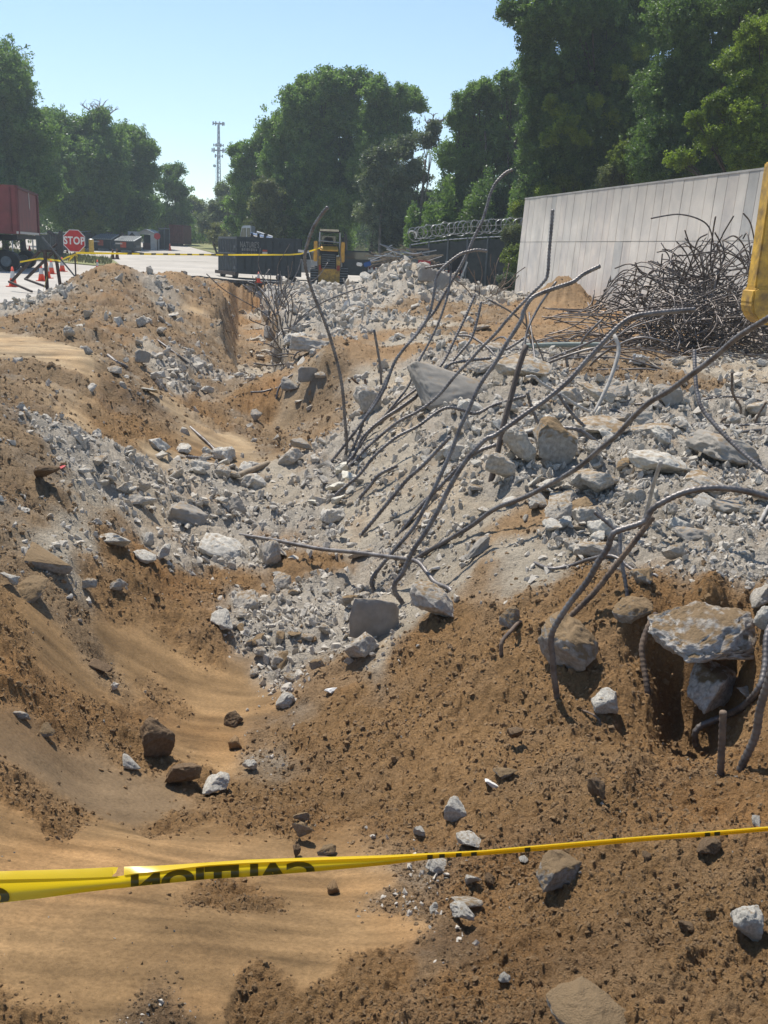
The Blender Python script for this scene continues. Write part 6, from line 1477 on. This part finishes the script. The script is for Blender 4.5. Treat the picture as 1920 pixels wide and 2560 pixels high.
for a_, b_ in [(((705,690),(703,720),(701,760)), 'bent thin bar standing against the dumpster'), (((858,695),(868,730),(872,765)), 'thin pale bar bent up before the far pile'), (((910,760),(908,785),(905,800)), 'short stub standing on the crushed rubble')]:
    rebar(list(a_), b_, Y0=None, r=.022, m='rebar_pale', ribs=False)
wild((1215, 735), 20, (28, 10), (0, 0, .8), 'rusty thin rod in the brush heap at the end of the wall', 'rods in the brush heap by the wall', L_=(.7, 1.9), m='rebar_muddy')
wild((1400, 900), 14, (60, 22), (.5, -.1, .3), 'thin bar strewn between the conduit and the boulders', 'bars strewn by the conduit', L_=(.8, 2.0))

# the big tangle: a dome of bent bars before the wall
tg = random.Random(77); TC = Vector((at(1775, 880, z=0.0).x, at(1800, 880, z=0).y + .7, 0.0))
def tangle_bar(i):
    a = tg.uniform(0, 6.283); rr_ = 2.2 * tg.random() ** .6
    c = TC + Vector((math.cos(a) * rr_ * 1.0, math.sin(a) * rr_ * .8, 0))
    env = max(.12, 1 - ((c.x - TC.x - .3) / 2.7) ** 2 - ((c.y - TC.y) / 2.8) ** 2)
    z = tg.uniform(.02, 1.75) * env ** .7
    d = Vector((tg.gauss(0, 1), tg.gauss(0, .7), tg.gauss(0, .40 if z < 1.1 else .6))).normalized(); L1 = tg.uniform(1.3, 3.2)
    curl = Vector((tg.gauss(0, .5), tg.gauss(0, .5), tg.gauss(0, .5)))
    P = [c + Vector((0, 0, z)) - d * L1 * .5]
    for s_ in range(6):
        d = (d + curl * .28 + Vector((tg.gauss(0, .10), tg.gauss(0, .10), tg.gauss(0, .10)))).normalized(); P.append(P[-1] + d * L1 / 6)
    for p in P:
        ex_ = (abs(p.x - TC.x - .4) / 2.9) ** 1.9 + ((p.y - TC.y) / 3.0) ** 2
        top = 2.05 * max(0.05, 1 - ex_) ** .55 + .25
        p.z = min(max(p.z, hgt(p.x, p.y) + .03), top + (.35 * tg.random() if tg.random() < .2 else 0))
    return P
for i in range(95):
    P = tangle_bar(i); o0 = P[0].copy(); me = bar_mesh([p - o0 for p in P], tg.uniform(.011, .017), False, 5)
    me.materials.append(M['rebar_dark']); ob = link('rebar', me); ob.location = o0; tag(ob, 'bent dark bar woven into the big rebar tangle before the wall', 'rebar', 'bars of the big rebar tangle')
mb = MB()
for i in range(330): mb.tube(resample(tangle_bar(i), .12), tg.uniform(.011, .016), 5)
me = mb.mesh('tangle_mass'); smooth(me); me.materials.append(M['rebar_dark']); tag(link('tangle_mass', me), 'dense inner mass of dark bars in the big rebar tangle', kind='stuff')
# single bars that stick out of the tangle, each as the photograph shows it
yT = TC.y
OUT = [([(1628,546),(1665,539),(1700,536),(1740,545),(1768,562),(1780,590),(1786,640),(1780,700),(1790,760)],'bar arching from the upper left over the tangle'),
 ([(1712,575),(1722,605),(1738,645),(1752,680),(1765,720)],'bar pointing up left out of the tangle top'),
 ([(1680,640),(1730,637),(1775,630),(1805,628),(1850,650),(1880,700)],'bar with a nearly level tip on the left of the tangle top'),
 ([(1834,540),(1810,580),(1800,600),(1770,640),(1735,680),(1715,710)],'straight bar pointing up right in the middle of the tangle top'),
 ([(1789,541),(1784,570),(1779,610),(1776,660),(1785,690)],'thin upright bar end above the tangle'),
 ([(1787,581),(1800,605),(1812,640),(1800,670),(1790,720)],'short upright bar above the tangle'),
 ([(1858,533),(1875,555),(1885,595),(1893,640),(1898,690)],'tall bar arching down beside the excavator arm'),
 ([(1912,532),(1905,545),(1906,580),(1912,610),(1895,640),(1870,670)],'hooked bar behind the excavator arm'),
 ([(1768,585),(1745,600),(1733,640),(1715,690),(1700,720)],'curved bar rising on the left of the tangle top'),
 ([(1810,600),(1835,590),(1858,612),(1875,660),(1885,720)],'round arched bar high on the tangle'),
 ([(1588,656),(1600,680),(1625,695),(1660,705)],'thin wire curving out left of the tangle'),
 ([(1605,688),(1592,700),(1588,730),(1580,745)],'short hooked end left of the tangle'),
 ([(1672,658),(1700,670),(1730,690),(1780,700)],'bar end sticking out at the left shoulder of the tangle'),
 ([(1488,749),(1515,758),(1545,765),(1570,790)],'lowest bar end poking out far left of the tangle'),
 ([(1520,750),(1560,765),(1590,795)],'thin bar end beside the lowest one left of the tangle'),
 ([(1532,737),(1570,755),(1610,790)],'upper of the bar ends on the far left of the tangle'),
 ([(1660,680),(1658,700),(1665,730)],'short straight stub on the left shoulder of the tangle'),
 ([(1628,700),(1620,730),(1612,770),(1625,820)],'bar rising steeply on the left side of the tangle')]
for pts, lab in OUT: 
    P = [at(x, y, Y=yT - .8 + i * .25) for i, (x, y) in enumerate(pts)]; o0 = P[-1].copy(); me = bar_mesh([p - o0 for p in P], .016, False, 6); me.materials.append(M['rebar_dark']); ob = link('rebar', me); ob.location = o0; tag(ob, lab, 'rebar')
# loose bars trailing on the ground before the tangle
for i in range(24):
    px = tg.uniform(1400, 1900); py = tg.uniform(855, 905); b = hit(px, py); a = tg.uniform(-.35, .35) + (math.pi if tg.random() < .5 else 0); L1 = tg.uniform(1.2, 3.4); d = Vector((math.cos(a), math.sin(a) * .6, 0)); P = []
    cv = tg.gauss(0, .12)
    for s_ in range(6):
        p = b + d * (L1 * (s_ / 5 - .5)) + Vector((-d.y, d.x, 0)) * cv * math.sin(s_ / 5 * 3.1) * L1; p.z = hgt(p.x, p.y) + .04 + .25 * tg.random() * math.sin(s_ / 5 * 3.14); P.append(p)
    o0 = P[0].copy(); me = bar_mesh([p - o0 for p in P], tg.uniform(.010, .016), False, 6); me.materials.append(M[tg.choice(['rebar_dark', 'rebar', 'rebar_muddy'])]); ob = link('rebar', me); ob.location = o0
    tag(ob, 'loose bar trailing on the ground at the foot of the rebar tangle', 'rebar', 'loose bars at the tangle foot')
# ---------------------------------------------------------------- trees
def leaf_mat(name, col, trans=.35, var=.5, gloss=.45):
    m = bpy.data.materials.new(name); m.use_nodes = True; nt = m.node_tree; N = nt.nodes; L = nt.links
    b = N['Principled BSDF']; b.inputs['Roughness'].default_value = gloss; b.inputs['Specular IOR Level'].default_value = .35
    oi = N.new('ShaderNodeObjectInfo'); g = N.new('ShaderNodeNewGeometry')
    n = N.new('ShaderNodeTexNoise'); n.inputs['Scale'].default_value = .35; n.inputs['Detail'].default_value = 4; L.new(g.outputs['Position'], n.inputs['Vector'])
    ad = N.new('ShaderNodeMath'); ad.operation = 'MULTIPLY_ADD'; L.new(oi.outputs['Random'], ad.inputs[0]); ad.inputs[1].default_value = .45; L.new(n.outputs['Fac'], ad.inputs[2])
    rp = N.new('ShaderNodeValToRGB'); rp.color_ramp.elements[0].position = .45; rp.color_ramp.elements[1].position = .95
    rp.color_ramp.elements[0].color = (*(c * (1 - var) for c in col), 1); rp.color_ramp.elements[1].color = (col[0] * 1.45, col[1] * 1.25, col[2] * .95, 1)
    L.new(ad.outputs[0], rp.inputs[0]); L.new(rp.outputs[0], b.inputs['Base Color'])
    t = N.new('ShaderNodeBsdfTranslucent'); mg = N.new('ShaderNodeVectorMath'); mg.operation = 'MULTIPLY'; mg.inputs[1].default_value = (1.15, 1.25, .65); L.new(rp.outputs[0], mg.inputs[0]); L.new(mg.outputs[0], t.inputs['Color'])
    mx = N.new('ShaderNodeMixShader'); mx.inputs[0].default_value = trans
    L.new(b.outputs[0], mx.inputs[1]); L.new(t.outputs[0], mx.inputs[2]); L.new(mx.outputs[0], N['Material Output'].inputs[0]); return m
LF = {'oak': leaf_mat('oak_leaves', (.125, .215, .085), .5, .35), 'bright': leaf_mat('bright_leaves', (.14, .20, .045), .5), 'dark': leaf_mat('dark_leaves', (.095, .17, .06), .45, .4),
      'grey': leaf_mat('grey_leaves', (.125, .17, .13), .35), 'olive': leaf_mat('olive_leaves', (.12, .155, .085), .38), 'pale': leaf_mat('pale_leaves', (.16, .19, .10), .3), 'vine': leaf_mat('vine_leaves', (.19, .28, .05), .5)}
M['bark'] = mat('bark', (.085, .07, .055), .9, var=.4, scale=5, bump=.01, bscale=12)
M['bark_pale'] = mat('pale_bark', (.22, .19, .16), .9, var=.3, scale=5)
def clump_mesh(name, seed, nleaf, ls, elong=1.7):
    r = random.Random(seed); V = []; Fc = []
    for i in range(nleaf):
        d = Vector((r.gauss(0, 1), r.gauss(0, 1), r.gauss(0, 1))).normalized() * (r.random() ** .45)
        d.z *= .75
        u = Vector((r.gauss(0, 1), r.gauss(0, 1), r.gauss(0, .6))).normalized(); w = u.cross(Vector((r.gauss(0, 1), r.gauss(0, 1), r.gauss(0, 1)))).normalized()
        a = ls * r.uniform(.7, 1.2); b = len(V)
        V += [d - u * a * elong / 2, d + w * a * .5, d + u * a * elong / 2, d - w * a * .5]; Fc += [(b, b + 1, b + 2, b + 3)]
    me = bpy.data.meshes.new(name); me.from_pydata([tuple(v) for v in V], [], Fc); me.update(); return me
CLP = [clump_mesh('leaf_clump_%d' % i, 700 + i, 26, .34) for i in range(6)]
CLC = {}
def leaf_coll(kind):
    if kind not in CLC:
        c = bpy.data.collections.new('leaves_' + kind)
        for me in CLP:
            k = me.copy(); k.materials.append(LF[kind]); c.objects.link(bpy.data.objects.new('leaf_clump', k))
        CLC[kind] = c
    return CLC[kind]
tree_rng = np.random.default_rng(55)
def tree(label, Y, trunks, blobs, kind='oak', cs=9.0, dens=1.0, group=None, name='tree', cat='tree', yspread=.9, droop=.5, bark='bark', twigs=0):
    """blobs: (px, py, r) leaf masses in photo pixels at distance Y; trunks: list of px where a trunk stands"""
    k = scl(Y); base = at(trunks[0] if trunks else blobs[0][0], 640, Y=Y); base.z = yz(Y)
    T = empty(name, base, label, cat, group)
    pts = []; siz = []
    C = []
    for (bx, by, r) in blobs:
        Yb = Y + tree_rng.normal(0, .5) * r * k * yspread; c = at(bx, by, Y=Yb); R1 = r * k; C.append((c, R1))
        # each mass is broken into smaller puffs so that the outline is uneven and holes appear
        npf = 14
        for j in range(npf):
            d = tree_rng.normal(size=3); d /= np.linalg.norm(d); q = np.array(c) + d * R1 * tree_rng.uniform(.35, .85) * np.array([1, .9, .85]); rp_ = R1 * tree_rng.uniform(.36, .62)
            n = int(31 * dens * (r / 50) ** 2 * (9 / cs) ** 1.5 * (rp_ / R1 / .4) ** 2) + 3
            v = tree_rng.normal(size=(n, 3)); v /= np.linalg.norm(v, axis=1)[:, None]
            rad_ = np.abs(tree_rng.normal(.62, .38, n))
            pp = q + v * (rp_ * rad_)[:, None] * np.array([1.1, 1.0, .8])
            pp[:, 2] -= np.abs(tree_rng.normal(size=n)) * rp_ * droop * .3
            pts.append(pp); siz.append(cs * k * tree_rng.uniform(.6, 1.3, n))
    P = np.concatenate(pts); S = np.concatenate(siz); keep = P[:, 2] > .15 + yz(Y) + (1.2 if Y > 88 else 0); P, S = P[keep], S[keep]
    P = P - np.array(base)
    o = point_object('crown', P, S, 6, leaf_coll(kind), parent=T); o['kind'] = 'stuff'
    # trunk and limbs
    tr = random.Random(int(Y * 13 + blobs[0][0]))
    mb = MB()
    C2 = [(c - base, R1) for c, R1 in C]
    for ti, tx in enumerate(trunks):
        b0 = at(tx, 640, Y=Y + tr.uniform(-1, 1)) - base; b0.z = -.1
        near_ = sorted(C2, key=lambda q: abs(q[0].x - b0.x) + .0 * q[0].z)[:max(3, len(C2) // max(1, len(trunks)))]
        topz = max(c.z for c, _ in near_) * .8; mid = Vector((b0.x + tr.uniform(-.5, .5), b0.y, topz * .45)); r0 = max(.10, topz * .022)
        tp_ = Vector((sum(c.x for c, _ in near_) / len(near_), b0.y, topz))
        trunk_pts = resample([b0, b0.lerp(mid, .5) + Vector((tr.uniform(-.2, .2), 0, 0)), mid, tp_], 1.0)
        mb.tube(trunk_pts, [r0 * (1.15 - .85 * i / (len(trunk_pts) - 1)) for i in range(len(trunk_pts))], 9)
        for c, R1 in near_:
            s0 = trunk_pts[min(len(trunk_pts) - 1, int(len(trunk_pts) * tr.uniform(.3, .8)))]
            if c.z < s0.z * .6: continue
            lp = resample([s0, s0.lerp(c, .5) + Vector((0, 0, -.08 * (c - s0).length)), c], .9)
            mb.tube(lp, [r0 * .42 * (1.1 - .9 * i / (len(lp) - 1)) for i in range(len(lp))], 6)
            for q_ in range(3):
                e = c + Vector((tr.uniform(-1, 1), tr.uniform(-1, 1), tr.uniform(-.2, 1))) * R1 * .8
                mb.tube([lp[len(lp) // 2], lp[len(lp) // 2].lerp(e, .5) + Vector((0, 0, .1)), e], [r0 * .18, r0 * .12, r0 * .04], 5)
    if trunks: mb.build('trunk', M[bark], T, sm=True)
    if twigs:
        tw = MB(); c, R1 = max(C2, key=lambda q: q[0].z)
        for i in range(twigs):
            a = tr.uniform(-1.0, 1.0); s0 = c + Vector((tr.uniform(-.7, .7) * R1, 0, 0)); L1 = R1 * tr.uniform(.9, 1.9); d = Vector((math.sin(a), tr.uniform(-.3, .3), math.cos(a)))
            p1 = s0 + d * L1 * .6; p2 = s0 + d * L1 + Vector((tr.uniform(-.3, .3) * R1 * .5, 0, 0)); tw.tube([s0, p1, p2], [.07, .04, .015], 5)
            for j in range(4):
                s1 = s0.lerp(p2, tr.uniform(.3, .9)); e = s1 + Vector((tr.uniform(-1, 1), 0, tr.uniform(.1, 1))).normalized() * L1 * .4; tw.tube([s1, s1.lerp(e, .5) + Vector((0, 0, .05)), e], [.03, .02, .01], 4)
        tw.build('bare_twigs', M['bark_pale'], T)
    return T
tree('tall dark tree at the left edge behind the red trailer', 76, [15, 60], [(15,185,65),(40,215,40),(30,270,75),(-40,330,110),(60,360,75),(0,450,90),(70,330,50),(60,440,70),(110,470,50),(0,540,60),(-80,200,120)], 'oak')
tree('tree with bare twigs at its crown on the left', 92, [170, 215], [(130,310,50),(165,340,60),(110,400,65),(225,315,38),(250,290,25),(262,350,55),(190,420,80),(255,440,70),(130,490,60),(185,520,60),(240,520,55),(280,400,40)], 'oak', twigs=9)
tree('rounded tree ending the left row beside the gap of sky', 97, [300, 345], [(322,345,36),(355,378,36),(372,372,22),(300,400,50),(345,445,48),(318,500,55),(290,340,34),(280,480,50),(350,530,45),(372,430,24),(300,560,40)], 'oak')
tree('slim tree right of the left row standing lower', 108, [420, 440], [(430,425,24),(418,470,32),(448,480,28),(432,525,38),(405,545,32),(455,550,28),(420,580,24)], 'oak', cs=7)
tree('lowest tree at the bottom of the gap of sky', 135, [500], [(478,505,24),(505,528,26),(495,560,30),(520,560,26),(462,545,20),(485,590,20)], 'bright', cs=6)
tree('green crown directly under the radio mast', 125, [570], [(560,478,22),(590,478,24),(575,500,30),(600,520,30)], 'bright', cs=6)
tree('dark drooping live oak left of the dumpster', 100, [540, 585], [(538,525,32),(570,515,34),(600,545,38),(518,555,28),(560,560,36),(610,570,34),(585,590,28)], 'grey', cs=6.5, droop=1.0)
tree('small pale magnolia in front of the dark live oak', 86, [546], [(545,572,17),(535,590,17),(556,590,18),(546,605,15)], 'pale', cs=5, dens=.8)
tree('slender left shoulder of the middle trees', 82, [600, 630], [(592,378,22),(612,405,28),(642,372,28),(652,420,38),(602,450,30),(592,505,28),(635,490,45),(630,560,40),(590,560,26),(668,340,24)], 'oak')
tree('olive brown bushy tree at the left foot of the middle trees', 71, [660], [(668,470,30),(690,500,34),(655,520,30),(680,560,38),(640,570,26)], 'olive', dens=.8)
tree('broad big tree in the middle with its top highest', 74, [760, 800, 860], [(775,225,45),(740,262,46),(820,215,45),(870,205,36),(905,215,36),(700,320,46),(765,330,70),(850,290,72),(690,390,48),(780,420,80),(870,400,80),(720,490,60),(820,510,80),(760,585,60),(895,500,60),(700,560,40),(840,590,50)], 'oak')
tree('right part of the middle trees with a rounded crown', 72, [930, 985], [(955,225,40),(985,250,42),(1020,238,32),(1042,262,22),(930,290,50),(985,300,40),(945,360,50),(1010,330,36),(920,430,50)], 'oak')
tree('grey brown thin leaved tree before the middle trees', 62, [950, 1010, 1050], [(955,400,42),(1010,372,38),(1042,425,40),(980,460,55),(930,445,30),(1000,530,55),(1055,500,38),(940,530,45),(1070,350,26),(1085,320,18),(1080,560,40),(1020,585,40),(960,600,40)], 'grey', dens=.62, twigs=8, bark='bark_pale')
tree('leaning tall green tree left of the big right hand tree', 58, [1150, 1215], [(1195,230,38),(1165,265,34),(1235,245,44),(1180,330,46),(1245,330,60),(1125,390,38),(1195,420,60),(1130,470,36),(1200,520,56),(1110,545,36),(1160,590,40),(1150,300,30)], 'oak')
tree('narrow top peeking beside the big right hand tree', 57, [1290], [(1265,195,26),(1300,215,40),(1310,300,56),(1275,270,40),(1290,400,56),(1280,480,55),(1290,550,50)], 'oak', dens=.8)
tree('huge dark tree filling the upper right with a leafy left limb', 47, [1440, 1560], [(1285,20,36),(1310,45,34),(1350,55,55),(1425,25,80),(1500,40,85),(1340,110,40),(1345,170,44),(1400,180,78),(1480,170,90),(1560,150,90),(1620,60,80),(1380,285,56),(1450,300,80),(1540,300,90),(1600,240,80),(1400,390,60),(1470,410,70),(1550,420,60),(1345,250,36),(1350,470,46),(1420,-70,90),(1570,-60,120),(1330,330,40),(1330,400,40)], 'dark', cs=9)
tree('dark tree behind the top of the wall on the right', 40, [1720, 1800], [(1700,60,90),(1780,20,100),(1880,-40,110),(1700,200,90),(1780,180,90),(1680,330,80),(1760,320,80),(1640,400,60),(1850,300,90),(1760,420,60)], 'dark', cs=9)
tree('sunlit yellow green vine hung tree at the right edge', 34, [1900], [(1900,75,50),(1925,140,60),(1850,150,44),(1885,215,60),(1815,265,40),(1885,310,60),(1795,345,42),(1850,380,48),(1920,400,60),(1740,300,24),(1780,260,22),(1700,390,30)], 'vine', cs=8.5, dens=.75)
tree('vine with yellow leaves climbing the big right hand tree', 45, [], [(1400,275,26),(1420,310,28),(1375,250,20),(1490,250,20),(1530,290,26),(1370,340,24),(1450,340,22),(1550,180,20),(1600,130,20)], 'vine', cs=7, dens=.5, name='climbing_vine', cat='vine')
for px, py, r, Y, kd, lab in [(1565,385,38,41,'bright','big rounded bright shrub behind the top of the wall'), (1600,432,36,41,'bright','low shrub right of the rounded bright shrub over the wall'), (1530,440,34,41,'olive','low olive shrub left of the rounded bright shrub over the wall'), (1690,425,34,39,'bright','bright green shrub near the right over the wall'), (1370,480,34,46,'vine','yellow green shrub over the far end of the wall'), (1420,455,28,46,'bright','small green shrub over the far part of the wall'), (1310,520,30,50,'bright','green bush beside the far end of the wall'), (1330,450,30,47,'olive','thin leaved bush above the far end of the wall'), (1285,585,30,46.0,'olive','brushy bush behind the coiled wire'), (1290,640,30,44.5,'bright','green bush at the foot of the wall end'), (1270,700,24,42.5,'grey','grey brush heap at the foot of the wall end')]:
    tree(lab, Y, [px], [(px - r * .4, py, r * .7), (px + r * .45, py + r * .1, r * .65), (px, py - r * .35, r * .6), (px, py + r * .6, r * .8)], kd, cs=6.5, name='shrub', cat='shrub')
# bright sapling behind the fence on the left, understorey
tree('bright yellow green sapling behind the low fence on the left', 90, [222], [(222,545,26),(208,560,20),(238,570,22),(220,590,20)], 'bright', cs=6, name='sapling', cat='tree')
# far woods closing the view between and below the trees
pts = []; siz = []
for i in range(26000):
    u = tree_rng.uniform(-.62, .75); Yw = tree_rng.uniform(112, 150)
    px = 960 + u * 2440
    h = 12 if px > 640 or px < 330 else (4.0 if 390 < px < 560 else 6.5)
    h *= .75 + .5 * float(perlin(np.array(u * 22), np.array(1.3), 3)) 
    if px > 1100: h = 16
    pts.append((u * Yw, Yw, yz(Yw) + h * tree_rng.random() ** .8)); siz.append(tree_rng.uniform(.35, .75))
tag(point_object('distant_woods', np.array(pts), np.array(siz), 6, leaf_coll('dark')), 'dark mass of distant woods behind the trees', kind='stuff')
pts = []; siz = []
for i in range(9000):
    px = tree_rng.uniform(1020, 1330) if i % 3 else tree_rng.uniform(1330, 2250); Yw = tree_rng.uniform(52, 60) if px < 1330 else tree_rng.uniform(46, 58)
    p = at(px, 600, Y=Yw); hn_ = .75 + .9 * float(perlin(np.array(px / 45.), np.array(.7), 8)) + .4 * float(perlin(np.array(px / 14.), np.array(2.7), 9)); pts.append((p.x, Yw, tree_rng.random() * max(.8, (4.2 if px < 1330 else 9) * hn_))); siz.append(tree_rng.uniform(.2, .4))
tag(point_object('undergrowth', np.array(pts), np.array(siz), 6, leaf_coll('dark')), 'dark undergrowth behind the coiled wire fence and the wall', kind='stuff')
# ---------------------------------------------------------------- thin haze volume added for lens veil, paling the far trees
hz = bpy.data.materials.new('haze'); hz.use_nodes = True; hn = hz.node_tree; hn.nodes.clear()
hv = hn.nodes.new('ShaderNodeVolumePrincipled'); hv.inputs['Color'].default_value = (.80, .92, 1.0, 1); hv.inputs['Density'].default_value = .0009; hv.inputs['Anisotropy'].default_value = .2
ho = hn.nodes.new('ShaderNodeOutputMaterial'); hn.links.new(hv.outputs[0], ho.inputs['Volume'])
mb = MB().box((0, 205, 29), (880, 450, 66)); o = mb.build('haze', hz); tag(o, 'thin bright haze added to stand in for lens veil', kind='stuff')
# ---------------------------------------------------------------- rims on the wheels
for w in [o for o in COL.objects if o.name.split('.')[0] == 'wheel']:
    co = np.array([v.co[:] for v in w.data.vertices]); lo, hi = co.min(0), co.max(0); c = (lo + hi) / 2; d = hi - lo
    if d[2] < .3: continue
    ax = 1 if d[1] < d[0] else 0; R1 = d[2] / 2; a = Vector(c); b = Vector(c); a[ax] = lo[ax] - .015; b[ax] = hi[ax] + .015
    MB().cyl(a, b, R1 * .52, 14).build('rim', M['rib_grey'], w)
